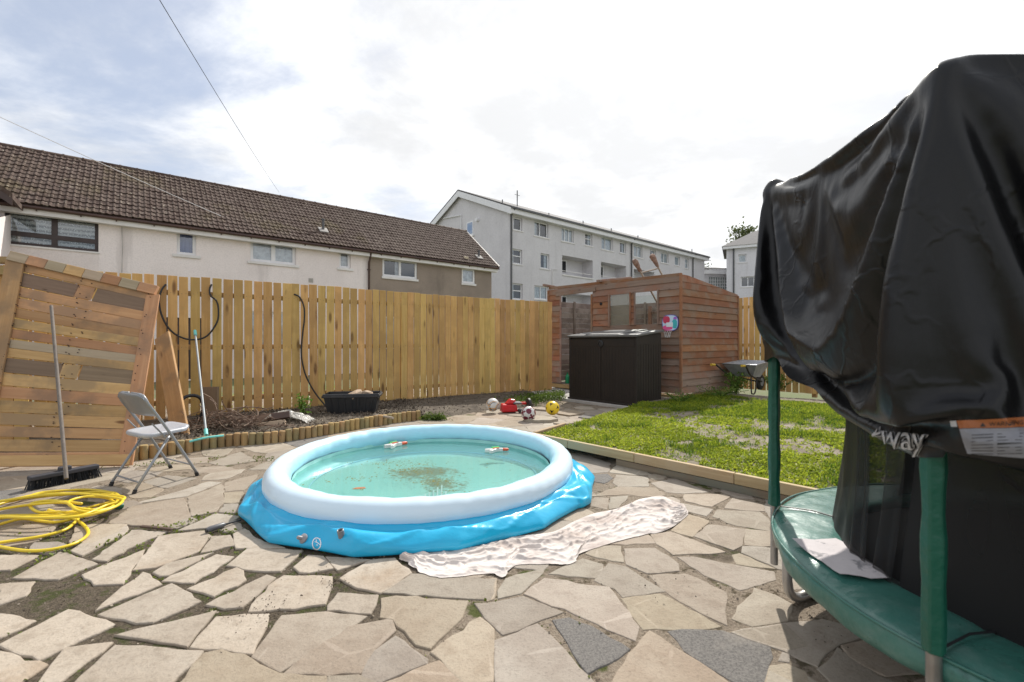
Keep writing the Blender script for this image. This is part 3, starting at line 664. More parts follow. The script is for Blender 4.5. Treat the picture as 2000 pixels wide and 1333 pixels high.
for j in range(ny + 1):
    for i in range(nx + 1):
        x = x0 + (x1 - x0) * i / nx; y = y0 + (y1 - y0) * j / ny
        t = min(1, max(0, (-x + .1 + .5 * fbm(x, y, 3, 1.2, 2)) / .8)) * min(1, max(0, (3.5 - y) / .5))
        V[j, i] = (x, y, -.0030 - .0055 * t + .0010 * fbm(x, y, 0, 4) + .0006 * fbm(x, y, 5, 14, 2))
patio = rowsmesh('patio', V, M_BED); tag(patio, kind='structure')

Q8 = lambda p: [G(x / 3.078, 900 + y / 3.078) for x, y in p]
Q6 = lambda p: [G(400 + x / 3.333, 1000 + y / 3.333) for x, y in p]
Q7 = lambda p: [G(950 + x / 3.333, 1000 + y / 3.333) for x, y in p]
QA = lambda p: [G(180 + x / 5, 860 + y / 5) for x, y in p]
QB = lambda p: [G(1080 + x / 4.444, 860 + y / 4.444) for x, y in p]
Q5 = lambda p: [G(1420 + x / 2.943, 880 + y / 2.943) for x, y in p]
QO = lambda p: [G(x, y) for x, y in p]
PL, FL_, GR = M_PALE, M_FLAG, M_GREYF
stones = []
for q, m, ps in (
 (Q8, PL, [[(80, 700), (370, 545), (585, 620), (350, 710)], [(0, 735), (210, 725), (150, 810), (0, 860)], [(560, 590), (800, 415), (1010, 425), (760, 530), (640, 605)],
   [(-150, 660), (-60, 570), (130, 560), (235, 570), (60, 655)], [(500, 680), (880, 530), (735, 740), (570, 742)], [(800, 655), (960, 450), (1240, 418), (1270, 450), (1190, 545), (930, 640)],
   [(1205, 550), (1275, 450), (1385, 445), (1412, 508)], [(925, 668), (1010, 615), (1290, 550), (1010, 690), (965, 690)], [(975, 720), (1310, 560), (1405, 575), (1165, 732)],
   [(570, 900), (870, 665), (972, 745)], [(595, 920), (1040, 735), (1205, 845), (920, 968), (760, 950)], [(0, 1100), (420, 890), (560, 940), (690, 985), (230, 1200)],
   [(-200, 1040), (-120, 930), (0, 918), (70, 925), (212, 960), (0, 1060)], [(-230, 1333), (-200, 1150), (0, 1145), (285, 1225), (150, 1310), (100, 1345)],
   [(235, 1330), (400, 1120), (680, 1090), (350, 1335)], [(700, 1040), (1305, 900), (1230, 980), (1120, 1118), (900, 1070)], [(1130, 765), (1430, 640), (1477, 715), (1282, 815)],
   [(430, 540), (640, 395), (765, 390), (755, 430), (490, 570)], [(-400, 870), (-300, 740), (-20, 740), (-20, 865)], [(-420, 1120), (-330, 1000), (-215, 1050), (-250, 1140)]]),
 (QO, PL, [[(372, 1262), (425, 1203), (526, 1199), (520, 1221), (492, 1278), (436, 1266)], [(135, 1345), (228, 1259), (397, 1272), (325, 1345)]]),
 (QO, FL_, [[(332, 1350), (402, 1273), (433, 1268), (490, 1286), (544, 1315), (638, 1322), (640, 1350)], [(40, 1500), (130, 1352), (320, 1352), (330, 1500)], [(340, 1500), (335, 1358), (640, 1358), (700, 1500)],
   [(928, 1177), (950, 1179), (1022, 1165), (1101, 1197), (1058, 1209), (1010, 1231), (980, 1239), (965, 1222)], [(968, 1345), (967, 1250), (1010, 1236), (1052, 1218), (1076, 1242), (1130, 1304), (1168, 1345)],
   [(715, 1500), (655, 1352), (740, 1338), (955, 1352), (950, 1500)], [(965, 1500), (970, 1355), (1180, 1352), (1260, 1500)]]),
 (Q6, PL, [[(10, 600), (412, 408), (462, 430), (240, 620), (130, 626)], [(190, 140), (260, 110), (330, 170), (520, 235), (205, 236)], [(145, 345), (280, 238), (640, 250), (490, 385), (330, 380)],
   [(582, 355), (680, 278), (770, 288), (835, 370), (680, 395), (620, 390)], [(792, 287), (1080, 310), (862, 376)], [(285, 645), (422, 475), (522, 410), (830, 422), (825, 480), (780, 600), (400, 640)],
   [(880, 430), (1080, 312), (1240, 300), (1345, 398), (1140, 528), (990, 490)], [(872, 522), (1130, 540), (1075, 662), (800, 636), (805, 602)]]),
 (Q6, FL_, [[(510, 668), (795, 648), (1058, 680), (485, 1038), (310, 935)], [(508, 1045), (940, 740), (1225, 692), (1238, 770), (1108, 890), (1005, 1050)], [(1155, 558), (1240, 547), (1718, 582), (1668, 690), (1462, 888), (1380, 858), (1232, 698), (1142, 680)],
   [(1162, 520), (1352, 402), (1895, 440), (1858, 573), (1500, 545)], [(1003, 1108), (1112, 900), (1250, 803), (1448, 960), (1440, 985), (1130, 1108)], [(1475, 905), (1800, 682), (1878, 760), (1868, 1110), (1690, 1110), (1545, 958)],
   [(1165, 1108), (1450, 992), (1532, 965), (1682, 1112), (1660, 1150), (1160, 1150)], [(800, 1112), (812, 1060), (1000, 1060), (1120, 1112), (1110, 1150), (810, 1150)]]),
 (Q7, GR, [[(435, 700), (540, 690), (880, 860), (932, 898), (850, 950), (650, 1050)], [(1182, 772), (1540, 772), (1848, 880), (1800, 1112), (1620, 1112), (1290, 900)]]),
 (Q7, FL_, [[(245, 530), (380, 432), (800, 490), (990, 748), (962, 838), (640, 690)], [(880, 560), (1130, 532), (1528, 750), (1012, 760)], [(1062, 410), (1300, 402), (1560, 520), (1558, 738), (1200, 540)],
   [(702, 442), (800, 332), (900, 352), (1168, 520), (880, 552), (842, 500)], [(400, 400), (632, 302), (760, 342), (720, 430)], [(640, 268), (702, 222), (880, 226), (888, 328), (700, 290)],
   [(902, 238), (1100, 236), (1248, 340), (1248, 384), (1042, 398), (912, 340)], [(722, 208), (860, 156), (1058, 146), (1098, 204)], [(1072, 146), (1200, 130), (1558, 265), (1210, 278), (1112, 210)],
   [(1350, 157), (1450, 82), (1680, 112), (1660, 220), (1600, 248)], [(1242, 290), (1350, 292), (1540, 332), (1878, 390), (1878, 440), (1640, 508), (1420, 410)], [(1602, 280), (1650, 270), (1888, 374), (1622, 338)],
   [(1670, 222), (1990, 240), (1990, 390), (1900, 370), (1660, 262)], [(1692, 112), (1990, 140), (1990, 232), (1676, 214)], [(822, 1110), (930, 922), (1070, 772), (1290, 922), (1570, 1110), (1560, 1160), (830, 1160)],
   [(1592, 690), (1750, 492), (1880, 540), (1990, 600), (1950, 708), (1720, 740)], [(1602, 775), (1720, 758), (1958, 732), (2100, 880), (1990, 902), (1850, 870)], [(70, 560), (130, 432), (390, 362), (220, 528)],
   [(0, 430), (68, 430), (40, 568), (0, 578)], [(1850, 1000), (1960, 990), (2080, 1040), (2080, 1160), (1800, 1160)], [(1890, 960), (1935, 910), (1975, 930), (1960, 975)]]),
 (Q5, FL_, [[(250, 1240), (455, 1290), (600, 1390), (205, 1390)], [(20, 1040), (350, 992), (560, 972), (700, 1010), (838, 1058), (640, 1108), (510, 1238), (330, 1150), (112, 1080)], [(345, 700), (450, 742), (500, 800), (330, 800)],
   [(850, 1070), (1100, 1130), (1250, 1260), (900, 1290), (700, 1180), (660, 1120)], [(600, 1330), (520, 1250), (640, 1130), (860, 1290), (1100, 1390), (800, 1420)]]),
 (QA, FL_, [[(165, 808), (400, 642), (900, 562), (958, 740), (790, 838), (480, 828)], [(935, 560), (1268, 425), (1288, 600), (1198, 700), (972, 738)], [(512, 402), (740, 342), (1018, 372), (722, 468), (560, 430)],
   [(302, 472), (480, 412), (700, 482), (560, 558), (420, 568), (300, 512)], [(412, 618), (800, 512), (1150, 402), (1262, 412), (915, 548)], [(1132, 222), (1450, 112), (1598, 200), (1280, 250)],
   [(1292, 512), (1468, 502), (1440, 608), (1292, 610)], [(1242, 700), (1292, 620), (1430, 622), (1440, 710)], [(832, 878), (1210, 712), (1450, 742), (1300, 818), (1150, 848)],
   [(1244, 870), (1420, 792), (1500, 872), (1362, 898)], [(0, 822), (340, 822), (250, 890), (0, 1005), (-200, 1010), (-150, 840)], [(702, 222), (820, 182), (1130, 162), (1118, 222), (960, 232)],
   [(1302, 412), (1620, 332), (1602, 368), (1470, 490), (1300, 500)], [(-40, 480), (60, 440), (290, 470), (295, 520), (100, 600), (-40, 590)]]),
 (QB, FL_, [[(492, 280), (592, 172), (858, 300), (700, 302)], [(552, 300), (820, 316), (828, 400), (560, 400), (522, 370)], [(852, 370), (1060, 332), (1348, 450), (1130, 460), (982, 450)],
   [(1142, 470), (1490, 470), (1538, 492), (1370, 578), (1152, 530)], [(1562, 502), (1828, 562), (1828, 618), (1482, 590)], [(1382, 658), (1432, 602), (1800, 622), (1880, 702), (1878, 788), (1590, 740)],
   [(1022, 780), (1180, 642), (1358, 700), (1202, 838)], [(1112, 542), (1390, 602), (1322, 658), (1180, 620)], [(302, 560), (372, 492), (488, 502), (462, 600)], [(482, 598), (502, 492), (658, 482), (560, 588)],
   [(352, 480), (560, 402), (898, 412), (970, 480), (780, 490), (660, 470)], [(132, 122), (240, 112), (500, 200), (470, 278), (332, 288)], [(1860, 500), (2100, 560), (2100, 690), (1900, 690), (1840, 610)]]),
 (QB, GR, [[(332, 302), (478, 292), (520, 330), (440, 374), (352, 358)]])):
    for p in ps: stones.append((q(p), m))
def stone(pts, m, z=0.0, shrink=.004, thick=.03, jag=.009):
    """flat irregular slab with a chipped, rounded edge"""
    pts = [Vector((p.x, p.y, 0)) for p in pts]; A = sum(pts[i].x * pts[(i + 1) % len(pts)].y - pts[(i + 1) % len(pts)].x * pts[i].y for i in range(len(pts)))
    if A < 0: pts.reverse()
    o = []
    for i, p in enumerate(pts):
        q = pts[(i + 1) % len(pts)]; L = (q - p).length; n = max(1, min(9, int(L / .05)))
        nn = Vector((-(q - p).y, (q - p).x, 0)).normalized()
        for k in range(n):
            w = p.lerp(q, k / n); jj = 0 if k == 0 else jag * noise.noise(Vector((w.x * 14, w.y * 14, 7))) * 2.2
            o.append(w + nn * (shrink + jj))
    c = sum(o, Vector()) / len(o); n = len(o)
    def ring(f, zz): return [Vector((c.x + (w.x - c.x) * (1 - f / max(.03, (w - c).length)), c.y + (w.y - c.y) * (1 - f / max(.03, (w - c).length)), zz)) for w in o]
    mb = MB(); rs = [ring(-.002, z - thick), ring(0, z - .005), ring(.003, z - .001), ring(.009, z)]
    tx, ty = random.gauss(0, .0010), random.gauss(0, .0010)
    mb.v = [(v.x, v.y, v.z + (v.x - c.x) * tx + (v.y - c.y) * ty) for r_ in rs for v in r_]
    for k in range(3):
        for i in range(n): mb.f.append((k * n + i, k * n + (i + 1) % n, (k + 1) * n + (i + 1) % n, (k + 1) * n + i))
    mb.f.append(tuple(3 * n + i for i in range(n))); mb.mi = [0] * len(mb.f)
    return mb.build('flagstone', m, patio, smooth=False)
traced = []
for pts, m in stones:
    cz = random.uniform(-.0004, .0022); s = stone(pts, m, cz, shrink=-.007 if m is not PL else -.006); traced.append([(p.x, p.y) for p in pts])
# the rest of the paving: irregular cells that fit round the stones above
seedp = []
for poly in traced:
    xs = [p[0] for p in poly]; ys = [p[1] for p in poly]
    for i in range(int((max(xs) - min(xs)) / .07) + 2):
        for j in range(int((max(ys) - min(ys)) / .07) + 2):
            x = min(xs) + i * .07; y = min(ys) + j * .07
            if inpoly(x, y, poly): seedp.append((x, y, 0))
def cell(c, pts, rad=1.0):
    poly = [(c[0] - .42, c[1] - .42), (c[0] + .42, c[1] - .42), (c[0] + .42, c[1] + .42), (c[0] - .42, c[1] + .42)]
    for q in pts:
        dx, dy = q[0] - c[0], q[1] - c[1]; d2 = dx * dx + dy * dy
        if d2 < 1e-9 or d2 > rad * rad: continue
        f = .5; mx_, my_ = c[0] + dx * f, c[1] + dy * f; o = []; n = len(poly)
        for i in range(n):
            a, b = poly[i], poly[(i + 1) % n]; da = (a[0] - mx_) * dx + (a[1] - my_) * dy; db = (b[0] - mx_) * dx + (b[1] - my_) * dy
            if da <= 0: o.append(a)
            if (da < 0) != (db < 0) and abs(da - db) > 1e-12: t = da / (da - db); o.append((a[0] + (b[0] - a[0]) * t, a[1] + (b[1] - a[1]) * t))
        poly = o
        if len(poly) < 3: return None
    return poly
LA = Vector((.226, 5.27, 0)); LB = Vector((.693, -.721, 0)).normalized(); LC = Vector((.583, .812, 0)).normalized()
def in_patio(x, y):
    d = Vector((x, y, 0)) - LA; det = LB.x * LC.y - LB.y * LC.x; a = (d.x * LC.y - d.y * LC.x) / det; b = (LB.x * d.y - LB.y * d.x) / det
    if a > -.04 and b > -.06: return False
    if y > 4.0 and x < -3.4 + (y - 4.6) * 1.05 and y > 4.75: return False        # planting bed
    return y < 7.9
BARE = [(p.x, p.y) for p in QO([(-40, 1085), (180, 1105), (225, 1130), (185, 1195), (60, 1205), (-40, 1175)])]
new = []; tries = 0
while tries < 14000 and len(new) < 215:
    tries += 1; x = random.uniform(-6.2, 3.9); y = random.uniform(.6, 7.9)
    if abs(x) > y * 1.2 + (.9 if x < 0 else .35) or not in_patio(x, y): continue
    if (x + .72) ** 2 + (y - 3.93) ** 2 < 1.2 ** 2: continue
    if inpoly(x, y, BARE) or any((x - q[0]) ** 2 + (y - q[1]) ** 2 < .10 ** 2 for q in seedp): continue
    if any((x - q[0]) ** 2 + (y - q[1]) ** 2 < (.34 if y > 3 else .30) ** 2 for q in new): continue
    new.append((x, y))
cnt = len(stones)
for c in new:
    p = cell(c, [q[:2] for q in seedp if abs(q[0] - c[0]) < .9 and abs(q[1] - c[1]) < .9] + [q for q in new if q != c])
    if not p or cnt >= 298: continue
    q = []                                            # drop needle corners
    for i, a in enumerate(p):
        b = p[(i + 1) % len(p)]
        if math.hypot(a[0] - b[0], a[1] - b[1]) > .035: q.append(a)
    ar = abs(sum(q[i][0] * q[(i + 1) % len(q)][1] - q[(i + 1) % len(q)][0] * q[i][1] for i in range(len(q)))) / 2 if len(q) > 2 else 0
    if ar < .006: continue
    stone([Vector((a[0], a[1], 0)) for a in q], PL if (c[0] < -.6 and c[1] < 2.6) else (GR if random.random() < .05 else FL_), random.uniform(0, .002), shrink=-.001 if (c[0] > 0 or c[1] > 3) else -.003); cnt += 1

# grit and moss in the open joints
M_GRIT = m_leaf('joint_grit', (.20, .16, .12), (.42, .36, .29), 0.0, .9)
M_MOSS = m_leaf('joint_moss', (.12, .17, .02), (.22, .25, .04), .3)
def on_stone(x, y): return any(inpoly(x, y, t) for t in traced if abs(t[0][0] - x) < 1.2 and abs(t[0][1] - y) < 1.2)
pts = []; pm = []
for k in range(9000):
    x = random.uniform(-3.2, .3); y = random.uniform(1.3, 3.6)
    if abs(x) > y * 1.2 or on_stone(x, y): continue
    if random.random() < .8: pts.append((x, y, -.016 + random.uniform(0, .012)))
    if fbm(x, y, 9, 2.2) > .12: pm.append((x, y, -.013 + random.uniform(0, .008)))
for k in range(5000):
    x = random.uniform(-.5, 2.0); y = random.uniform(1.3, 3.6)
    if fbm(x, y, 4, 2.5) > .15 and not on_stone(x, y): pts.append((x, y, -.006 + random.uniform(0, .006)))
tag(leaves(pts, .011, 'joint_gravel', M_GRIT, None, aspect=.9), kind='stuff')
for (ax, ay, bx, by, n, w) in ((-2.52, 2.66, -1.9, 3.26, 620, .05), (-2.45, 2.40, -2.60, 2.62, 200, .05), (-2.15, 2.62, -1.72, 2.9, 330, .035), (-2.4, 4.66, -3.5, 4.52, 500, .06), (-3.9, 4.35, -3.0, 4.7, 300, .05)):
    for k in range(n):
        t = random.random(); mx0, my0 = ax + (bx - ax) * t + random.gauss(0, w), ay + (by - ay) * t + random.gauss(0, w)
        if not on_stone(mx0, my0): pm.append((mx0, my0, random.uniform(-.012, .014)))
tag(leaves(pm, .016, 'moss', M_MOSS, None, aspect=.8), kind='stuff')
# crumbs of soil scattered on the pale stones before the pool
pts = []
for cx_, cy_, n, sp in ((540, 1170, 60, .10), (610, 1120, 26, .08), (655, 1140, 160, .035), (520, 1190, 130, .05), (470, 1215, 60, .07), (1290, 1145, 60, .12), (1620, 1240, 50, .08)):
    c = G(cx_, cy_)
    for k in range(n // 2): pts.append((c.x + random.gauss(0, sp), c.y + random.gauss(0, sp), .001 + random.uniform(0, .003)))
M_CRUMB = m_leaf('soil_crumb_dark', (.05, .038, .028), (.10, .075, .055), 0.0, .95)
tag(leaves(pts, .007, 'soil_crumbs', M_CRUMB, None, aspect=.9), kind='stuff')

# ---------------------------------------------------------------- raised lawn with its timber edge
M_SOIL = plain('soil', (.075, .058, .042), (.14, .115, .085), .97, 5, bump=1.0, bscale=28, bdist=.03, rvar=0, world=True)
M_LSOIL = plain('lawn_soil', (.17, .14, .10), (.26, .22, .17), .97, 3, bump=.9, bscale=22, bdist=.02, rvar=0, world=True)
def lawn_z(x, y): return .115 + .018 * fbm(x, y, 1, .9) + .008 * fbm(x, y, 2, 5)
V = np.zeros((71, 91, 3))
for i in range(71):
    for j in range(91):
        p = LA + LC * (.03 + i * .09) + LB * (.03 + j * .075); V[i, j] = (p.x, p.y, lawn_z(p.x, p.y))
tag(rowsmesh('lawn', V, M_LSOIL), kind='structure')
M_GRASS = m_leaf('grass_blade', (.24, .33, .025), (.44, .47, .05), .55, .5)
M_GRASSD = m_leaf('grass_blade_cool', (.09, .18, .02), (.18, .27, .03), .5, .5)
def clump_mesh(spots, nleaf, size, up, name, mat, aspect=.42):
    n = len(spots) * nleaf; c = np.repeat(np.array(spots), nleaf, axis=0); a = rng.uniform(0, 2 * np.pi, n); el = rng.uniform(up[0], up[1], n)
    L = size * rng.uniform(.45, 1.35, n); d = np.stack([np.cos(a) * np.cos(el), np.sin(a) * np.cos(el), np.sin(el)], 1); sd = np.stack([-np.sin(a), np.cos(a), np.zeros(n)], 1)
    c = c + rng.normal(0, size * .35, (n, 3)) * [1, 1, .1]; v = np.zeros((n, 4, 3)); v[:, 0] = c; v[:, 1] = c + d * (L * .55)[:, None] + sd * (L * aspect * .5)[:, None]
    v[:, 3] = c + d * (L * .55)[:, None] - sd * (L * aspect * .5)[:, None]; v[:, 2] = c + d * L[:, None] - np.array([0, 0, 1]) * (L * .22)[:, None]
    m = bpy.data.meshes.new(name); m.vertices.add(4 * n); m.vertices.foreach_set('co', v.reshape(-1)); m.loops.add(4 * n); m.polygons.add(n)
    m.loops.foreach_set('vertex_index', np.arange(4 * n)); m.polygons.foreach_set('loop_start', np.arange(n) * 4); m.polygons.foreach_set('loop_total', np.full(n, 4)); m.materials.append(mat); m.update(); m.validate()
    o = bpy.data.objects.new(name, m); COL.objects.link(o); WL[o.name] = Vector(); return o
sp1, sp2, sp3 = [], [], []
BX = [Vector((2.21, 8.05, 0)), Vector((1.21, 9.29, 0)), Vector((2.0, 9.95, 0)), Vector((3.25, 8.73, 0))]
for k in range(62000):
    a, b = random.uniform(.06, 6.6), random.uniform(.05, 5.6); p = LA + LB * a + LC * b
    if p.x > p.y * 1.15 or (p - Vector((4.6, 8, 0))).length > 6.5: continue
    e = p - Vector((3.25, 8.73, 0))
    if e.dot(Vector((-U.y, U.x, 0))) > -.02 and e.dot(U) > -.1: continue
    if e.dot(U) > -1.1 and e.dot(Vd) > -.05 and e.dot(U) < .2: continue
    dn = fbm(p.x, p.y, 20, 1.1) + .35 * fbm(p.x, p.y, 21, 4)
    far = b > 3.0
    bare = math.exp(-((p.x - 2.9) ** 2 + (p.y - 4.9) ** 2) / .5) + .6 * math.exp(-((p.x - 1.95) ** 2 + (p.y - 3.75) ** 2) / .05) + .5 * math.exp(-((p.x - 3.6) ** 2 + (p.y - 6.2) ** 2) / .6)
    if dn < -.36 + bare * .8 and random.random() > .15: continue
    z = lawn_z(p.x, p.y)
    if far or fbm(p.x, p.y, 30, 1.6) > .33: (sp3 if random.random() < .5 else sp2).append((p.x, p.y, z))
    elif random.random() < .62: sp1.append((p.x, p.y, z))
tag(clump_mesh(sp1, 8, .040, (.2, 1.25), 'lawn_weeds', M_GRASS, .36), 'low yellow-green weeds and clover covering the raised lawn', kind='stuff')
tag(clump_mesh(sp2, 7, .060, (.7, 1.5), 'grass', M_GRASS, .10), 'thin grass blades towards the shed', kind='stuff')
tag(clump_mesh(sp3, 7, .050, (.3, 1.4), 'grass', M_GRASSD, .22), 'darker grass towards the shed', kind='stuff')
# wild grass that hangs along the timber and behind
M_TIMB = wood('edging_timber', (.50, .38, .22), (.38, .27, .15), (.20, .11, .05), 'X', .8, .15, weather=(.44, .34, .21), knots=.06)
M_TIMBO = wood('old_timber', (.30, .23, .15), (.20, .15, .10), (.08, .05, .03), 'X', .9, .15, weather=(.22, .21, .16), knots=.05)
root = thing('timber_lawn_edging', 'low timber edging of stacked boards holding the raised weedy lawn', 'garden edging', LA)
nrm_ = Vector((-LB.y, LB.x, 0)) * -1
cuts = [0, .55, 1.35, 2.25, 3.25, 4.4]
for a, b in zip(cuts[:-1], cuts[1:]):
    board('plank', M_TIMB, root, LA + LB * (a + .002) + ZU * .108, LA + LB * (b - .002) + ZU * .108, .085, .045, nrm_, .004)
for a, b in ((0, .30), (1.15, 4.4)): board('plank', M_TIMBO, root, LA + LB * a + ZU * .03 + nrm_ * -.004, LA + LB * b + ZU * .03 + nrm_ * -.004, .062, .045, nrm_, .004)
for a in (.28, 1.16): board('plank', M_TIMBO, root, LA + LB * a + ZU * -.02 - nrm_ * .05, LA + LB * a + ZU * .14 - nrm_ * .05, .05, .04, nrm_, .002)
board('plank', M_TIMB, root, LA - nrm_ * .03 + LC * .03 + ZU * .108, LA - nrm_ * .03 + LC * .75 + ZU * .108, .085, .045, Vector((LC.y, -LC.x, 0)), .004)
board('plank', M_TIMBO, root, LA - nrm_ * .03 + LC * .03 + ZU * .03, LA - nrm_ * .03 + LC * .75 + ZU * .03, .062, .043, Vector((LC.y, -LC.x, 0)), .004)

# ---------------------------------------------------------------- planting bed behind the log edging
edge_px = [(262, 900), (340, 888), (435, 873), (540, 865), (640, 849), (752, 829), (824, 820)]
edge = smooth_path([G(*p) for p in edge_px], 12)
FA = Vector((-5.24, 6.38, 0)); FB = Vector((.86, 10.88, 0)); FDr = (FB - FA).normalized(); FNr = Vector((FDr.y, -FDr.x, 0))
full_edge = edge + [G(845, 822), G(880, 814), G(925, 806), G(985, 800), G(1040, 796), G(1060, 782)]
lead = [Vector((-7.5, 4.6, 0)), Vector((-6.2, 4.7, 0)), Vector((-4.8, 4.62, 0))]
fe = lead + full_edge; nE = len(fe)
V = np.zeros((nE, 25, 3)); base_i = len(lead) + len(edge)
for i, e in enumerate(fe):
    t = i / (nE - 1); f = (FA - FDr * 2.6).lerp(FB + FDr * .25, min(1, max(0, ((e - (FA - FDr * 2.6)).dot(FDr) + 1.6 * (1 - t) * 0 + .4) / ((FB - FA).length + 2.85)))) - FNr * .12
    open_ = min(1, max(0, (i - base_i + 2) / 5))
    for j in range(25):
        s = j / 24; p = e.lerp(f, s)
        h = (.095 * (1 - open_) + (-.01) * open_) * (1 - s) + .10 * s + .05 * math.sin(math.pi * min(1, s * 1.1)) * (.5 + .8 * open_)
        h += .02 * fbm(p.x, p.y, 40, 2.2) + .008 * fbm(p.x, p.y, 41, 9)
        V[i, j] = (p.x + (0.02 if j == 0 else 0), p.y + (.03 if j == 0 else 0), h if j else h - .03)
tag(rowsmesh('planting_bed', V, M_SOIL), kind='structure')
bedV = V
# bark chips and stones on the bed
M_CHIP = m_leaf('bark_chip', (.07, .052, .04), (.28, .23, .175), 0.0, .9)
pts = []
for k in range(11000):
    i = random.randrange(len(lead) + 8, nE - 1); j = random.randrange(0, 24); u, v = random.random(), random.random()
    p = (bedV[i, j] * (1 - u) + bedV[i + 1, j] * u) * (1 - v) + (bedV[i, j + 1] * (1 - u) + bedV[i + 1, j + 1] * u) * v
    if i < base_i - 20 and random.random() < .45: continue
    pts.append((p[0], p[1], p[2] + random.uniform(.002, .02)))
tag(leaves(pts, .030, 'bark_chips', M_CHIP, None, aspect=.6), 'bark chips and grit on the bed', kind='stuff')
M_WEED = m_leaf('weed_leaf', (.07, .12, .02), (.15, .21, .035), .4)
pts = []
for k in range(2600):
    a = random.random(); p = Vector((.1 + 1.1 * a + random.gauss(0, .15), 8.6 + 1.1 * a + random.gauss(0, .35), .06)); 
    if p.x < p.y * .115 and p.y > 8: pts.append((p.x, p.y, .08 + random.uniform(0, .06)))
for k in range(500): c = G(848, 822); pts.append((c.x + random.gauss(0, .10), c.y + abs(random.gauss(0, .06)), abs(random.gauss(0, .045))))
tag(leaves(pts, .05, 'ground_weeds', M_WEED, None, aspect=.35), kind='stuff')
# log-roll edging: every half log its own piece
M_LOG = wood('edging_log', (.44, .30, .14), (.33, .215, .095), (.2, .1, .04), 'Z', .8, .22, weather=(.26, .21, .11), knots=.04)
root = thing('log_roll_edging', 'curved edging of short upright wooden logs in front of the planting bed', 'garden edging', edge[0])
acc = 0; lw = .078; L = [0]
for a, b in zip(edge[:-1], edge[1:]): L.append(L[-1] + (b - a).length)
bm = bmesh.new(); bmesh.ops.create_cone(bm, segments=12, radius1=.037, radius2=.037, depth=.19, cap_ends=True)
bmesh.ops.bevel(bm, geom=[e for e in bm.edges if abs(e.verts[0].co.z - .095) < 1e-4 and abs(e.verts[1].co.z - .095) < 1e-4], offset=.006, segments=1, affect='EDGES')
lm = bpy.data.meshes.new('log'); bm.to_mesh(lm); bm.free(); lm.materials.append(M_LOG); set_auto(lm, 40)
s = 0.0
while s < L[-1]:
    i = max(k for k in range(len(L)) if L[k] <= s); i = min(i, len(edge) - 2); t = (s - L[i]) / max(1e-6, L[i + 1] - L[i]); p = edge[i].lerp(edge[i + 1], min(1, t))
    o = bpy.data.objects.new('log', lm); COL.objects.link(o); o.parent = root
    o.location = p - WL[root.name] + Vector((0, 0, .045 + random.uniform(-.006, .008))); o.rotation_euler = (random.gauss(0, .025), random.gauss(0, .025), random.uniform(0, 6)); s += lw

# ---------------------------------------------------------------- fences
M_FENCE = wood('fence_board', (.68, .445, .175), (.55, .335, .110), (.16, .08, .03), 'X', .78, .17, .012, weather=(.52, .325, .12), knots=.095, kscale=3.0)
M_RAIL = wood('fence_rail', (.40, .27, .13), (.30, .20, .09), (.16, .08, .03), 'X', .8, .1)
def fence(label, A, D, s0, s1, top, base, seed, pitch=.135, gap=(.012, .03), N=None, gap2=None):
    random.seed(seed); N = N or Vector((D.y, -D.x, 0)); root = thing('wooden_fence', label, 'fence', A + D * ((s0 + s1) / 2) - N * .1)
    s = s0
    while s < s1:
        g_ = random.uniform(*gap)
        if gap2: g_ = g_ * (1 - max(0, min(1, (s - 1.5) / 4))) + random.uniform(*gap2) * max(0, min(1, (s - 1.5) / 4))
        if random.random() < .12: g_ *= .4
        w = pitch - g_ + random.uniform(-.004, .004)
        if random.random() < .10: w += .008
        p = A + D * (s + w / 2) + N * random.uniform(-.003, .004); tz = top(s) + random.uniform(-.008, .008)
        q = D * random.gauss(0, .004); w_ = round(w / .004) * .004; hb = round((tz - base) / .02) * .02
        o = board('board', M_FENCE, root, p + ZU * (tz - hb) - q, p + ZU * tz + q, w_, .018, N, .0025); s += w + g_
    for z in (.32, 1.12, top(s0) - .24):
        a = s0
        while a < s1: b = min(s1, a + 2.4); board('rail', M_RAIL, root, A + D * a + ZU * z - N * .034, A + D * (b - .004) + ZU * z - N * .034, .075, .038, N, .003); a = b
    nb = MB()
    for o in [c for c in root.children if c.name.startswith('board')]:
        px_, py_ = o.location.x + WL[root.name].x, o.location.y + WL[root.name].y
        for z in (.32, 1.12, top(s0) - .24):
            for k_ in (-.025, .025): nb.lathe(Vector((px_, py_, z + random.uniform(-.012, .012))) + D * k_ + N * .008, [(.0042, 0), (.0042, .0035), (0, .004)], 6, (D, ZU, N))
    nb.build('nail_heads', plain('nail_steel', (.16, .14, .12), None, .5, 3, bump=0), root)['kind'] = 'stuff'
    a = s0 + .3
    while a < s1: board('post', M_RAIL, root, A + D * a + ZU * -.05 - N * .105, A + D * a + ZU * (top(a) - .12) - N * .105, .09, .09, N, .004); a += 2.4
    return root
LEN = (FB - FA).length
fence('long upright-board fence of yellow pine behind the pool with narrow gaps', FA, FDr, -3.6, LEN + .12, lambda s: 2.155 + .012 * math.sin(s * .9), .04, 5, gap=(.015, .027), gap2=(.006, .015))
RA = Vector((5.35, 11.75, 0)); RD = Vector((.653, -.757, 0)).normalized()
fence('short run of pine board fence behind the wheelbarrow', RA, RD, -.6, 4.5, lambda s: 2.30, .04, 6, gap=(.012, .030))
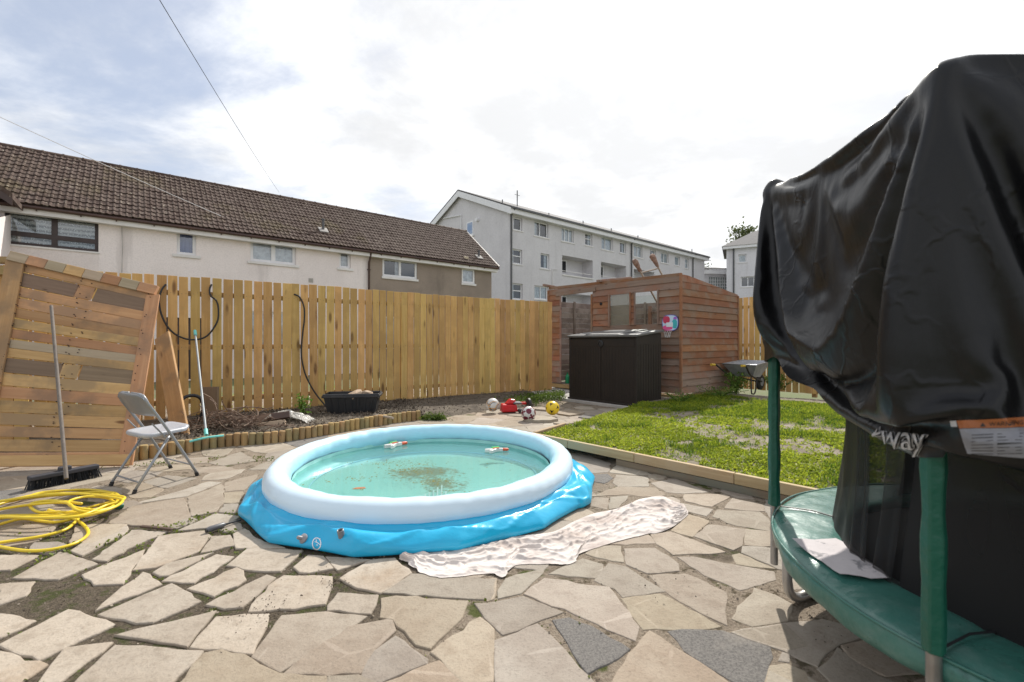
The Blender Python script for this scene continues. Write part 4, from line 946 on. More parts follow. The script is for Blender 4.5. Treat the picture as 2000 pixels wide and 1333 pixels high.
# side fence the pallet screen leans on
SA = Vector((-7.6, 4.55, 0)); SD = (Vector((-5.50, 5.05, 0)) - SA); SL = SD.length; SD.normalize()
sf = fence('side fence with a squared cap rail behind the pallet screen at the far left', SA, SD, 0, SL, lambda s: 2.05, .03, 8, gap=(.006, .012))
board('cap_rail', M_RAIL, sf, SA + ZU * 2.10, SA + SD * (SL + .02) + ZU * 2.10, .10, .07, ZU, .004)
board('rail', M_RAIL, sf, SA + ZU * 1.98 + Vector((SD.y, -SD.x, 0)) * .035, SA + SD * (SL + .01) + ZU * 1.98 + Vector((SD.y, -SD.x, 0)) * .035, .09, .04, Vector((SD.y, -SD.x, 0)), .004)
random.seed(11)
# neighbouring garden seen through the gaps
q = MB(); a = FA - FNr * .5 - FDr * 3; b = FB - FNr * .5 + FDr * 1
q.add([a - FNr * .0 + ZU * -.03, b + ZU * -.03, b - FNr * 3.2 + ZU * -.03, a - FNr * 3.2 + ZU * -.03], [(0, 1, 2, 3)]); tag(q.build('neighbour_path', M_ROADPATH), kind='structure')
pts = [tuple(FA + FDr * random.uniform(-1, 8) - FNr * random.uniform(.3, .8) + ZU * random.uniform(0, .35)) for k in range(2500)]
tag(leaves(pts, .07, 'neighbour_grass', M_GRASS, None, aspect=.12), kind='stuff')
# ---------------------------------------------------------------- shed
M_SHR = wood('shed_board_red', (.33, .150, .078), (.245, .105, .055), (.11, .045, .026), 'X', .8, .16, .008, weather=(.28, .18, .125), knots=.05)
M_SHG = wood('shed_board_weathered', (.30, .215, .17), (.235, .16, .125), (.10, .06, .045), 'X', .88, .14, .008, weather=(.275, .15, .10), knots=.05)
M_SHI = wood('shed_inner_board', (.24, .19, .155), (.17, .135, .11), (.08, .06, .05), 'X', .9, .12, weather=(.30, .25, .21))
SC = Vector((3.25, 8.73, 0)); SH = 2.49; SLEN, SDEP = 3.56, 2.47
SF = Wall(SC, Vd, -1); SS = Wall(SC, U, 1)
shed = thing('garden_shed', 'weathered red-brown wooden shed without a roof, open doorway at its left end', 'shed', SC + Vd * 1.8 + U * 1.2)
s95, s58, s92, s32, s40, s85 = [SF.s_at(x) for x in (1096, 1158, 1192, 1232, 1241, 1285)]
wz1, wz0 = SF.z_at(1240, 570), SF.z_at(1240, 636)
RH = .135
def clapboard(w, a0, a1, z, mat, t=.016):
    a0, a1 = sorted((a0, a1)); n = (w.n + ZU * -.10).normalized()
    if a1 - a0 < .03: return
    board('board', mat, shed, w.p(a0, z + RH / 2, .006), w.p(a1, z + RH / 2, .006), RH + .006, t, (w.n * 1 + ZU * .14).normalized(), .002)
z = .20; row = 0
while z < SH - .02:
    zc = z + RH / 2; segs = [(0, SLEN)]
    def cut(segs, a, b):
        a, b = sorted((a, b)); o = []
        for x, y in segs:
            if b <= x or a >= y: o.append((x, y)); continue
            if a > x: o.append((x, a))
            if b < y: o.append((b, y))
        return o
    if zc < SF.z_at(1125, 577): segs = cut(segs, s95, s58)
    if wz0 < zc < wz1: segs = cut(segs, s92, s32); segs = cut(segs, s40, s85)
    for a, b in segs:
        m = M_SHG if (a < s85 + .01 and random.random() < .75) or (a >= s95 and random.random() < .25) else M_SHR
        clapboard(SF, a, b, z, m)
    # side: boards shorten as the wall top falls away
    e = SDEP if zc < 2.24 else max(.0, min(SDEP, SDEP * (SH + .02 - zc) / (SH - 2.22)))
    lt = lambda a: SH + .03 - a * (SH + .03 - 2.27) / SDEP
    if lt(SDEP) >= z + RH: clapboard(SS, .0, SDEP, z, M_SHG if row < 3 or random.random() < .12 else M_SHR)
    else:
        sb, st_ = [min(SDEP, max(0.0, (SH + .03 - q_) / ((SH + .03 - 2.27) / SDEP))) for q_ in (z, z + RH)]
        if sb > .05:
            pl_ = [(0, z), (sb, z)] + ([(SDEP, lt(SDEP))] if sb >= SDEP else []) + ([(st_, z + RH)] if st_ > .01 else []) + [(0, min(z + RH, lt(0)))]
            qq = MB(); qq.prism([SS.p(a_2, z_2, .014 - .008 * (z_2 - z) / RH) for a_2, z_2 in pl_], -SS.n * .016); qq.build('board', M_SHR, shed)
    z += RH; row += 1
# frame: corner posts, window and door trims, sill beam
def strip(a, z0, z1, w=.05, t=.03, mat=M_SHR, wall=SF, out=.02): board('post', mat, shed, wall.p(a, z0, out), wall.p(a, z1, out), w, t, wall.n, .002)
strip(.0, .12, SH + .02, .05, .035, M_SHR, SF, .02); strip(SLEN, .12, SH, .045, .03); strip(s95, .2, SF.z_at(1096, 575), .04, .03, M_SHG); strip(s58 + .02, .2, SF.z_at(1158, 575), .04, .03, M_SHR)
strip(s92 + .02, wz0 - .02, wz1, .035, .02, M_SHG, SF, .025); strip(s32, wz0, wz1, .035, .02, M_SHR, SF, .025); strip(s40, wz0, wz1, .035, .02, M_SHG, SF, .025); strip(s85 - .015, wz0, wz1, .035, .02, M_SHG, SF, .025)
strip(SDEP, .2, 2.24, .05, .03, M_SHR, SS, .02)
board('top_rail', M_SHR, shed, SF.p(0, SH + .005, -.01), SF.p(SLEN, SH + .05, -.01), .04, .06, ZU, .003)
board('lintel', M_SHG, shed, SF.p(s95 + .15, SF.z_at(1120, 572), .03), SF.p(s58 - .1, SF.z_at(1150, 567), .03), .10, .022, SF.n, .003)
board('sill_beam', M_RAIL, shed, SF.p(0, .12, -.02), SF.p(SLEN, .12, -.02), .09, .06, SF.n, .004)
board('sill_beam', M_RAIL, shed, SS.p(0, .12, -.04), SS.p(SDEP, .14, -.04), .09, .05, SS.n, .004)
q = MB(); q.hexa([SF.p(.02, .15, -.05), SF.p(.02, .15, -SDEP + .05), SF.p(SLEN - .02, .15, -SDEP + .05), SF.p(SLEN - .02, .15, -.05)], [SF.p(.02, .18, -.05), SF.p(.02, .18, -SDEP + .05), SF.p(SLEN - .02, .18, -SDEP + .05), SF.p(SLEN - .02, .18, -.05)]); q.build('floor', M_SHI, shed)
# inside: back and left walls, studs
z = .2
while z < 2.2:
    board('inner_board', M_SHI, shed, SF.p(.03, z + RH / 2, -SDEP + .03), SF.p(SLEN - .03, z + RH / 2, -SDEP + .03), RH - .003, .015, SF.n, .002)
    board('inner_board', M_SHI, shed, SF.p(SLEN - .03, z + RH / 2, -.06), SF.p(SLEN - .03, z + RH / 2, -SDEP + .05), RH - .003, .015, -Vd, .002); z += RH
for a, d_ in ((.9, .06), (1.5, .06), (2.35, .06), (SLEN - .06, .9), (SLEN - .06, 1.7)):
    board('stud', M_SHI, shed, SF.p(a, .2, -SDEP + .07 if a < 3 else -d_), SF.p(a, 2.25, -SDEP + .07 if a < 3 else -d_), .05, .04, SF.n if a < 3 else -Vd, .002)
board('brace', M_SHI, shed, SF.p(.55, 2.15, -.5), SF.p(.35, 1.4, -.5), .05, .04, SF.n, .002)
board('stud', M_SHG, shed, SF.p(s40 + .22, 1.2, -.9), SF.p(s40 + .22, 2.0, -.9), .07, .05, SF.n, .002)
board('rafter', M_FASC, shed, SF.p(.2, SH - .10, -.25), SF.p(1.5, SH - .16, -.6), .05, .05, ZU, .003)
board('shelf', M_SHI, shed, SF.p(.1, 1.86, -.9), SF.p(1.2, 1.86, -.9), .06, .05, ZU, .003)
q = MB(); SF.bar(q, s92 + .04, s32 - .02, wz0, wz1, -.02, -.012)
k = NB('dirty_pane', .35); k.col(k.mix(k.noise(k.coords(), 3, 5), (.20, .19, .14), (.30, .28, .21))); tr_ = k.n('ShaderNodeBsdfTransparent'); ms = k.n('ShaderNodeMixShader'); ms.inputs[0].default_value = .45
k.l(tr_.outputs[0], ms.inputs[1]); k.l(k.b.outputs[0], ms.inputs[2]); k.l(ms.outputs[0], k.t.nodes['Material Output'].inputs[0]); q.build('window_pane', k.m, shed)
q = MB(); SF.bar(q, s40 + .03, s85 - .03, wz0, wz1 - .1, -.02, -.014); q.build('window_pane', M_CLEAR, shed)
q = MB(); a = SF.s_at(1175); zz_ = SF.z_at(1175, 594); q.lathe(SF.p(a, zz_, .014), [(.030, 0), (.034, .012), (.018, .02), (0, .02)], 14, (Vd, ZU, SF.n)); q.build('vent_hole', M_DARK, shed)
# timbers lying over the open top
for A, B, w_ in ((P(1168, 549, 10.1), P(1232, 543, 11.2), .09), (P(1062, 557, 11.2), P(1120, 568, 12.2), .07)):
    o = board('loose_timber', M_SHG, None, A, B, w_, .05, ZU, .004); WL[o.name] = o.location.copy()
    tag(o, 'grey timber end poking out above the shed front between the ladder and the doorway' if w_ > .08 else 'rounded grey timber end poking over the shed\'s left corner', 'timber')
# concrete base under shed and storage box
q = MB(); c0 = SF.p(-.08, 0, .18); c1 = SF.p(SLEN + .15, 0, .18); f1 = SF.p(SLEN + .15, 0, .52 + .45); f0 = SF.p(-.0, 0, .48); f2 = SF.p(1.55, 0, 1.28); f3 = SF.p(.35, 0, 1.25)
for poly, nm in (([SF.p(-.05, 0, -SDEP), SF.p(-.05, 0, .16), SF.p(.25, 0, .30), SF.p(.25, 0, 1.30), SF.p(2.25, 0, 1.34), SF.p(3.75, 0, 1.02), SF.p(3.75, 0, -SDEP)], 'slab'),):
    pp = [(v.x, v.y) for v in poly]; A_ = sum(pp[i][0] * pp[(i + 1) % 7][1] - pp[(i + 1) % 7][0] * pp[i][1] for i in range(7))
    if A_ < 0: poly.reverse()
    q.hexa([v + ZU * -.06 for v in poly], [v + ZU * .05 for v in poly])
tag(q.build('concrete_base', M_CONC, None, bevel=.008), 'worn concrete base under the shed and the dark storage box', 'base slab')

# gas-cylinder-like white panel and green bottle in the doorway
q = MB(); a = SF.s_at(1113); q.box(SF.p(a - .02, .75, -.12), (.05, .10, 1.05), (Vd, U, ZU)); q.build
o = q.build('patterned_board', plain('black_white_print', (.62, .62, .62), (.03, .03, .03), .5, 6, bump=0, lo=.49, hi=.51), None, bevel=.01); tag(o, 'narrow black and white patterned board standing in the shed doorway', 'board')
root = thing('plastic_bottle', 'green plastic bottle standing inside the shed doorway', 'bottle', SF.p(SF.s_at(1100), .18, -.15))
q = MB(); b = SF.p(SF.s_at(1100), .18, -.15); q.lathe(b, [(.0, 0), (.05, .0), (.055, .02), (.055, .15), (.045, .19), (.02, .22), (.018, .24)], 18); q.build('body', plain('green_plastic', (.01, .30, .12), None, .35, 3, bump=0), root, smooth=True)
q = MB(); q.lathe(b + ZU * .24, [(.022, 0), (.022, .03), (0, .03)], 12); q.build('cap', plain('green_cap', (.01, .2, .08), None, .4, 3, bump=0), root)

# ---------------------------------------------------------------- ladder inside the shed
root = thing('ladder', 'old wooden ladder with cloth-wrapped ends leaning up out of the open shed', 'ladder', P(1290, 600, 10.4))
LT = [(P(1243, 516, 9.8), P(1283, 590, 10.5)), (P(1277, 506, 10.15), P(1318, 585, 10.75))]
M_LAD = wood('ladder_wood', (.42, .36, .29), (.33, .27, .21), (.15, .1, .07), 'X', .85, .1)
for A, B in LT:
    B2 = A + (B - A) * 2.0; board('rail', M_LAD, root, A, B2, .065, .03, Vector((-1, .2, 0)), .004)
for t in (.22, .62, 1.02, 1.42, 1.8):
    q = MB(); a = LT[0][0].lerp(LT[0][0] + (LT[0][1] - LT[0][0]) * 2, t / 2); b = LT[1][0].lerp(LT[1][0] + (LT[1][1] - LT[1][0]) * 2, t / 2); q.tube([a, b], .016, 8); q.build('rung', M_LAD, root, auto=40)
M_RAG = plain('brown_rag', (.36, .24, .19), (.22, .14, .11), .95, 14, bump=.8, bscale=40, bdist=.02)
for A, B in LT:
    q = MB(); d = (A - B).normalized(); pr = [(.02, -.24), (.036, -.20), (.042, -.12), (.050, -.05), (.062, .02), (.060, .08), (.04, .12), (0, .13)]
    X_ = d.orthogonal().normalized(); q.lathe(A, pr, 16, (X_, d.cross(X_), d)); q.v = [tuple(Vector(v) + Vector(v).normalized() * 0 + Vector((1, 1, 0)) * .030 * noise.noise(Vector(v) * 18)) for v in q.v]; q.build('rag_wrap', M_RAG, root, smooth=True)

# ---------------------------------------------------------------- toy basketball board on the shed front
root = thing('toy_basketball_hoop', 'small colourful toy basketball board with a pink hoop on the shed front', 'toy hoop', SF.p(SF.s_at(1311), 1.45, .03))
ha, hz = SF.s_at(1311), SF.z_at(1311, 631); hw = abs(SF.s_at(1327) - SF.s_at(1295)) / 2; hh = .16
def ell(cx_, cz_, rx, rz, n=28, p=2.6): return [SF.p(cx_ + rx * math.copysign(abs(math.cos(t)) ** (2 / p), math.cos(t)), cz_ + rz * math.copysign(abs(math.sin(t)) ** (2 / p), math.sin(t)), .03) for t in np.linspace(0, 2 * math.pi, n, endpoint=False)]
def hpl(nm, pts, col, out, t=.004): q = MB(); q.prism([p + SF.n * out for p in pts], SF.n * t); q.build(nm, plain('toy_' + nm, col, tuple(x * .93 for x in col), .45, 3, bump=0, rvar=0), root)
hpl('backboard', ell(ha, hz, hw, hh), (.10, .12, .45), 0, .010); hpl('face', ell(ha, hz, hw * .93, hh * .92), (.55, .68, .85), .010, .002)
hpl('red_patch', ell(ha + hw * .45, hz + hh * .38, hw * .42, hh * .45), (.55, .04, .10), .012, .002); hpl('pink_band', ell(ha + hw * .3, hz - hh * .58, hw * .6, hh * .28), (.80, .10, .30), .012, .002)
hpl('teal_band', ell(ha - hw * .55, hz - hh * .15, hw * .3, hh * .55), (.05, .45, .50), .0125, .002); hpl('white_panel', [SF.p(ha + hw * x, hz + hh * y_, .03) for x, y_ in ((.45, -.5), (-.35, -.5), (-.35, .05), (.45, .05))], (.75, .80, .85), .015, .002)
hpl('purple_patch', ell(ha - hw * .6, hz + hh * .5, hw * .2, hh * .2), (.35, .12, .55), .012, .002)
q = MB(); c = SF.p(ha + .01, hz - hh * .98, .12); q.tube([c + Vector((math.cos(t) * .085, math.sin(t) * .085, 0)) for t in np.linspace(0, 6.283, 20, endpoint=False)], .006, 6, closed=True); q.build('hoop', plain('pink_plastic', (.70, .12, .22), None, .4, 3, bump=0), root, smooth=True)
q = MB()
for t in np.linspace(0, 6.283, 11):
    a = c + Vector((math.cos(t), math.sin(t), 0)) * .083
    for s_2 in (-.35, .35): q.tube([a, c + Vector((math.cos(t + s_2), math.sin(t + s_2), 0)) * .055 - ZU * .06, c + Vector((math.cos(t), math.sin(t), 0)) * .045 - ZU * .13], .0022, 4)
q.build('net', M_UPVC, root)

# ---------------------------------------------------------------- dark plastic storage box
M_BOXP = plain('dark_brown_plastic', (.028, .022, .019), (.022, .018, .016), .48, 4, bump=.12, bscale=160, bdist=.001, rvar=.04, spec=.3)
M_LID = plain('lid_plastic', (.14, .135, .13), (.11, .105, .10), .5, 4, bump=.1, bscale=120, bdist=.001, rvar=.04)  # sheen of the sunlit lid put into a paler, greyer plastic colour
BC = Vector((2.21, 8.05, .05)); BL_, BD_, BH = 1.59, .82, 1.235
BF = Wall(BC, Vd, -1); BS = Wall(BC, U, 1)
root = thing('storage_box', 'dark brown ribbed plastic storage box with a sloping lid coloured paler for its sheen before the shed', 'storage box', BC + Vd * .8 + U * .4)
q = MB(); q.hexa([BC + Vd * .02 + U * .02 + ZU * .02, BC + Vd * .02 + U * BD_ + ZU * .02, BC + Vd * (BL_ - .02) + U * BD_ + ZU * .02, BC + Vd * (BL_ - .02) + U * .02 + ZU * .02], [BC + Vd * .02 + U * .02 + ZU * BH, BC + Vd * .02 + U * BD_ + ZU * (BH + .08), BC + Vd * (BL_ - .02) + U * BD_ + ZU * (BH + .08), BC + Vd * (BL_ - .02) + U * .02 + ZU * BH]); q.build('body', M_BOXP, root)
for d_, (a, b) in enumerate(((.03, BL_ / 2 - .006), (BL_ / 2 + .006, BL_ - .03))):
    q = MB(); BF.bar(q, a, b, .06, .05 + BH - .03, -.02, .004)
    o = q.build('door', M_BOXP, root, bevel=.004)
    q = MB(); n = 11
    for k in range(n): x = a + .06 + (b - a - .12) * k / (n - 1); BF.bar(q, x - .012, x + .012, .14, .05 + BH - .20, .004, .008)
    BF.bar(q, a + .02, b - .02, .05 + BH - .17, .05 + BH - .05, .004, .010); q.build('ribs', M_BOXP, o, bevel=.003)
q = MB()
for k in range(9): x = .08 + (BD_ - .16) * k / 8; BS.bar(q, x - .018, x + .018, .14, .05 + BH - .12, -.019, -.0155)
q.build('side_ribs', M_BOXP, root, bevel=.003)
q = MB(); BF.bar(q, -.005, .035, .05, .05 + BH, -.03, .012); BF.bar(q, BL_ - .035, BL_ + .005, .05, .05 + BH, -.03, .012); q.build('corner_post', M_BOXP, root, bevel=.008)
q = MB(); BF.bar(q, -.03, BL_ + .03, .05, .085, -.05, .035); q.build('plinth', M_BOXP, root, bevel=.01)
q = MB(); z0, z1 = .05 + BH, .05 + BH + .10
lid = [BF.p(-.03, z0, .05), BF.p(BL_ + .03, z0, .05), BF.p(BL_ + .03, z1, -BD_ - .03), BF.p(-.03, z1, -BD_ - .03)]
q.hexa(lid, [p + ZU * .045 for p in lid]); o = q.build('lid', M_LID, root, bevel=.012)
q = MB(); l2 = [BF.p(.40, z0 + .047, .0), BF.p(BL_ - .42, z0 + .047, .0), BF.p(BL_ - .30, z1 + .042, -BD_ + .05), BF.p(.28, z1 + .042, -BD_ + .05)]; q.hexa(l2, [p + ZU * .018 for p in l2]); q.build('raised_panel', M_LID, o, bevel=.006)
q = MB(); a = BL_ / 2 + .16; q.lathe(BF.p(a - .16, .05 + BH - .12, .008), [(.065, 0), (.065, .015), (.045, .022), (.045, .012), (0, .012)], 20, (Vd, ZU, BF.n)); q.build('latch', M_CABLE, root, smooth=False, auto=40)

# ---------------------------------------------------------------- wheelbarrow
WB = Vector((5.02, 9.70, .13)); wu, wv = U, Vector((-U.y, U.x, 0))
def wp(a, b, z): return WB + wu * a + wv * b + ZU * z
M_GALV = plain('galvanised_grey', (.40, .41, .43), (.29, .30, .32), .45, 9, metal=.35, bump=.2, bscale=30)
M_BLKM = plain('black_metal', (.02, .02, .02), (.035, .03, .028), .5, 6, bump=.1)
M_YEL = plain('yellow_grip', (.72, .48, .05), None, .5, 3, bump=0)
root = thing('wheelbarrow', 'grey metal wheelbarrow with yellow handle grips beside the shed wall', 'wheelbarrow', WB)
top = [(-.42, -.34, .60), (.50, -.30, .66), (.50, .30, .66), (-.42, .34, .60)]; bot = [(-.22, -.19, .34), (.16, -.19, .32), (.16, .19, .32), (-.22, .19, .34)]
V = np.zeros((2, 5, 3)); V[0] = [wp(*t) for t in bot + bot[:1]]; V[1] = [wp(*t) for t in top + top[:1]]
q = MB(); q.add([wp(*t) for t in bot] + [wp(*t) for t in top], [(3, 2, 1, 0)] + [(i, (i + 1) % 4, 4 + (i + 1) % 4, 4 + i) for i in range(4)]); o = q.build('tray', M_GALV, root, solid=.006, bevel=.03)
q = MB(); q.tube([wp(*t) for t in top], .014, 8, closed=True); q.build('rim', M_GALV, o, auto=50)
for sg in (-1, 1):
    q = MB(); q.tube(smooth_path([wp(-.98, sg * .30, .60), wp(-.80, sg * .29, .585), wp(-.45, sg * .23, .40), wp(0, sg * .17, .30), wp(.62, sg * .05, .19)], 5), .018, 8); q.build('handle', M_BLKM, root, auto=50)
    q = MB(); q.tube([wp(-1.02, sg * .30, .605), wp(-.88, sg * .295, .598)], .025, 10); q.build('grip', M_YEL, root, auto=50)
    q = MB(); q.tube(smooth_path([wp(-.30, sg * .19, .34), wp(-.34, sg * .21, .05), wp(-.28, sg * .21, .0), wp(-.1, sg * .19, .02), wp(.05, sg * .17, .30)], 5), .014, 8); q.build('leg', M_BLKM, root, auto=50)
X_ = wv; q = MB(); q.lathe(wp(.66, 0, .18) - wv * .04, [(.09, 0), (.15, 0), (.18, .02), (.18, .06), (.15, .08), (.09, .08)], 24, (wu, ZU, wv)); o = q.build('wheel', M_CABLE, root, auto=40)
q = MB(); q.lathe(wp(.66, 0, .18) - wv * .045, [(.09, 0), (.09, .09)], 16, (wu, ZU, wv)); q.build('hub', M_GALV, o)
# shrub before the barrow
def shrub(base, h, r, n, label, sz=.05, mat=M_WEED, name='weed_plant', stems=9, lean=.3):
    root = thing(name, label, 'plant', base); q = MB(); pts = []
    for k in range(stems):
        a = random.uniform(0, 6.28); e = base + Vector((math.cos(a) * r * random.uniform(.2, 1), math.sin(a) * r * random.uniform(.2, 1), h * random.uniform(.55, 1.0)))
        m_ = base.lerp(e, .5) + ZU * h * .08; path = smooth_path([base, m_, e], 6); q.tube(path, [.005] * len(path), 5)
        for t in range(n // stems): w = path[random.randrange(3, len(path))]; pts.append(tuple(w + Vector([random.gauss(0, .035) for _ in range(3)])))
    q.build('stem', M_WEED, root); o = leaves(pts, sz, 'leaves', mat, root, aspect=.5); o['kind'] = 'stuff'
M_WEED2 = m_leaf('weed_leaf_light', (.10, .20, .03), (.18, .28, .05), .45)
gz = G(1438, 770, .12); shrub(gz, .46, .34, 420, 'leafy green weed growing in front of the wheelbarrow', .055, M_WEED2, stems=14)
gz = G(1520, 762, .12); shrub(gz, .35, .6, 400, 'dark green weeds against the fence beyond the green pole', .06, M_WEED, stems=14)
gz = Vector((2.95, 8.0, .11)); shrub(gz, .20, .35, 300, 'tall thin weeds at the foot of the shed corner', .03, M_WEED2, stems=16)
gz = Vector((4.0, 8.75, .11)); shrub(gz, .22, .55, 420, 'low weeds along the foot of the red shed side', .035, M_WEED2, stems=20)

# ---------------------------------------------------------------- pallet-wood screen
M_PAL = wood('pallet_slat', (.56, .34, .17), (.45, .255, .12), (.14, .06, .03), 'X', .85, .22, .014, knots=.06, kscale=3.0, weather=(.33, .21, .12))
M_PALG = wood('pallet_slat_grey', (.47, .37, .27), (.38, .29, .20), (.12, .07, .04), 'X', .9, .16, knots=.04)
M_PALD = wood('pallet_slat_dark', (.27, .19, .13), (.21, .145, .10), (.08, .05, .03), 'X', .9, .15, knots=.04)
pBR = Vector((-3.647, 4.37, .012)); pBL = P(-60, 915, 4.2); pBL.z = .03; pTL = P(30, 500, 4.75); pTR = P(310, 567, 4.95)
def pp_(u, v, o=0.0):
    p = pBL.lerp(pBR, u).lerp(pTL.lerp(pTR, u), v); return p + PN * o
PN = (pBR - pBL).cross(pTL - pBL).normalized()
if PN.y > 0: PN = -PN
scr = thing('pallet_screen', 'tall pallet-wood screen of horizontal slats leaning at the left edge', 'pallet', pp_(.5, 0))
rows = [(.0, 'P'), (.07, 'P'), (.13, 'P'), (.185, 'P'), (.245, 'P'), (.305, 'P'), (.365, 'P'), (.425, 'D'), (.50, 'P'), (.545, 'G'), (.59, 'P'), (.64, 'P'), (.69, 'P'), (.74, 'P'), (.795, 'P'), (.85, 'D'), (.925, 'P'), (.975, 'P')]
for i, (v0, kd) in enumerate(rows[:-1]):
    v1 = rows[i + 1][0]; w_ = (v1 - v0) * 1.98 - random.uniform(.004, .012); vc = (v0 + v1) / 2
    if kd == 'D':
        board('slat', M_PALD, scr, pp_(.03, vc, .0), pp_(.44, vc, .0), w_, .018, PN, .002); board('slat', M_PAL, scr, pp_(.45, vc, .008), pp_(.56, vc, .008), w_ * .97, .018, PN, .002); board('slat', M_PALD, scr, pp_(.57, vc, .0), pp_(.98, vc, .0), w_, .018, PN, .002)
    else: board('slat', M_PAL if kd == 'P' else M_PALG, scr, pp_(.03, vc - random.uniform(-.003, .003), random.uniform(-.003, .003)), pp_(.98, vc + random.uniform(-.003, .003), random.uniform(-.003, .003)), w_, .018, PN, .002)
SD_ = (PN.cross(pTR - pBR)).normalized()
def frame(A, B, w_, m, nm='frame_board', o=.02): board(nm, m, scr, A + PN * o, B + PN * o, w_, .022, PN, .003)
frame(pp_(.04, .0), pp_(.02, .98), .17, M_PAL); frame(pp_(.965, .0), pp_(.975, .96), .13, M_PAL)
for k in range(8):
    a, b = k / 8, (k + 1) / 8; board('top_block', (M_PALG, M_PAL)[k % 2], scr, pp_(a * 1.02 - .02, .99, .026), pp_(b * 1.02 - .022, .99, .026), .10, .05, PN, .003)
frame(pp_(-.02, .03), pp_(1.0, .03), .10, M_PAL, 'bottom_board', .03)
nl = MB()
for v0, kd in rows[1:]:
    for u in (.47, .53, .09, .95):
        for k in range(1 if u > .5 else 2): p = pp_(u + random.uniform(-.012, .012), min(.97, max(.03, v0 + random.uniform(-.02, .03))), .022 if .1 < u < .9 else .034); nl.lathe(p - PN * .01, [(.0045, 0), (.0045, .011), (0, .011)], 6, (SD_, PN.cross(SD_), PN))
nl.build('nails', plain('rusty_nail', (.06, .035, .025), None, .7, 3, bump=0), scr)
# prop behind the screen
board('prop', M_RAIL, scr, pp_(.5, .75, -.03), Vector((-4.5, 5.6, 0)), .07, .04, Vector((1, 0, 0)), .003)

# loose plank against the fence
A, B = P(317, 656, 6.15), P(356, 866, 5.32); o = board('loose_plank', M_PAL, None, A, B, .215, .035, Vector((-.15, -1, .3)), .004); tag(o, 'wide weathered plank leaning on the fence behind the folding chair', 'plank')

# ---------------------------------------------------------------- broom
root = thing('broom', 'wooden-handled broom with a black head leaning on the pallet screen', 'broom', G(127, 940))
q = MB(); hb_ = G(130, 935, .11); ht_ = P(100, 598, 4.42); q.tube([hb_.lerp(ht_, t) for t in np.linspace(0, 1, 6)], .0135, 12); q.build('handle', wood('broom_handle', (.21, .175, .15), (.15, .125, .11), (.12, .09, .07), 'Z', .75, .05), root, auto=50)
hd = (G(178, 928) - G(78, 948)).normalized(); hn = Vector((hd.y, -hd.x, 0)); hc = G(127, 944, .0)
q = MB(); q.box(hc + ZU * .095, (.44, .075, .035), (hd, hn, ZU)); q.box(hc + ZU * .125, (.08, .05, .04), (hd, hn, ZU)); q.build('head', plain('broom_head', (.045, .045, .055), None, .6, 3, bump=.1), root, bevel=.008)
q = MB()
for k in range(520):
    a, b = random.uniform(-.215, .215), random.uniform(-.034, .034); p = hc + hd * a + hn * b + ZU * .08; e = p - ZU * .078 + hd * random.gauss(a * .08, .006) + hn * random.gauss(b * .4, .006); q.tube([p, e], .0022, 3, caps=False)
o = q.build('bristles', plain('bristle', (.025, .027, .032), None, .7, 3, bump=0), root); o['kind'] = 'stuff'

# turquoise-ended squeegee
M_TURQ = plain('turquoise_plastic', (.16, .58, .54), None, .45, 3, bump=0)
root = thing('floor_squeegee', 'grey-handled squeegee with turquoise ends leaning on the fence behind the logs', 'squeegee', G(403, 850, .1))
A, B = P(381, 648, 6.45), P(403, 850, 5.02); q = MB(); q.tube([A, B], .0125, 10); q.build('handle', plain('grey_tube', (.36, .40, .42), (.28, .31, .33), .4, 4, bump=0), root, auto=50)
q = MB(); q.tube([A + (A - B).normalized() * .02, A + (B - A).normalized() * .10], .02, 10); q.build('grip', M_TURQ, root, auto=50)
q = MB(); q.tube([B + (A - B).normalized() * .09, B], .02, 10); q.tube(smooth_path([P(370, 863, 4.86), P(403, 855, 4.96), P(437, 851, 5.08)], 5), .011, 8); q.build('head', M_TURQ, root, auto=50)

# ---------------------------------------------------------------- hoses and tubes at the fence
def fpt(px, py, out=.03):
    k = (px - CX) / F; s = (k * FA.y - FA.x) / (FDr.x - k * FDr.y); p = FA + FDr * s + FNr * out; p.z = CH - (py - CY) / F * p.y; return p
q = MB(); q.tube(smooth_path([fpt(324, 556, .02), fpt(316, 566, .05), fpt(311, 585, .06), fpt(314, 610, .06), fpt(327, 638, .07), fpt(347, 656, .07), fpt(375, 664, .07), fpt(403, 657, .07), fpt(423, 630, .07), fpt(426, 605, .06), fpt(422, 588, .05), fpt(411, 578, .05), fpt(409, 566, .04), fpt(413, 556, .01)], 8), .0125, 8)
tag(q.build('black_hose', M_CABLE, None, smooth=True), 'black hose hanging in a big loop on the fence behind the folding chair', 'hose')
q = MB(); q.tube(smooth_path([fpt(574, 575, .01), fpt(584, 581, .05), fpt(592, 600, .06), fpt(593, 625, .05), fpt(590, 650, .05), fpt(587, 690, .06), fpt(592, 722, .06), fpt(602, 748, .07), fpt(618, 775, .10), fpt(640, 806, .25)], 8), .0125, 8)
tag(q.build('black_hose', M_CABLE, None, smooth=True), 'black hose hanging straight down the fence towards the black tub', 'hose')
q = MB(); q.tube(smooth_path([P(345, 792, 5.9), P(362, 776, 6.0), P(380, 773, 6.1), P(393, 780, 6.15), P(397, 797, 6.2), P(392, 815, 6.2)], 6), .022, 8)
tag(q.build('black_pipe', M_CABLE, None, smooth=True), 'short bent black pipe behind the leaning plank', 'pipe')
o = board('dark_plank', M_PALD, None, fpt(409, 812, .12), fpt(411, 756, .08), .235, .04, Vector((0, -1, 0)), .004); tag(o, 'short dark upright plank end against the fence behind the twigs', 'plank')
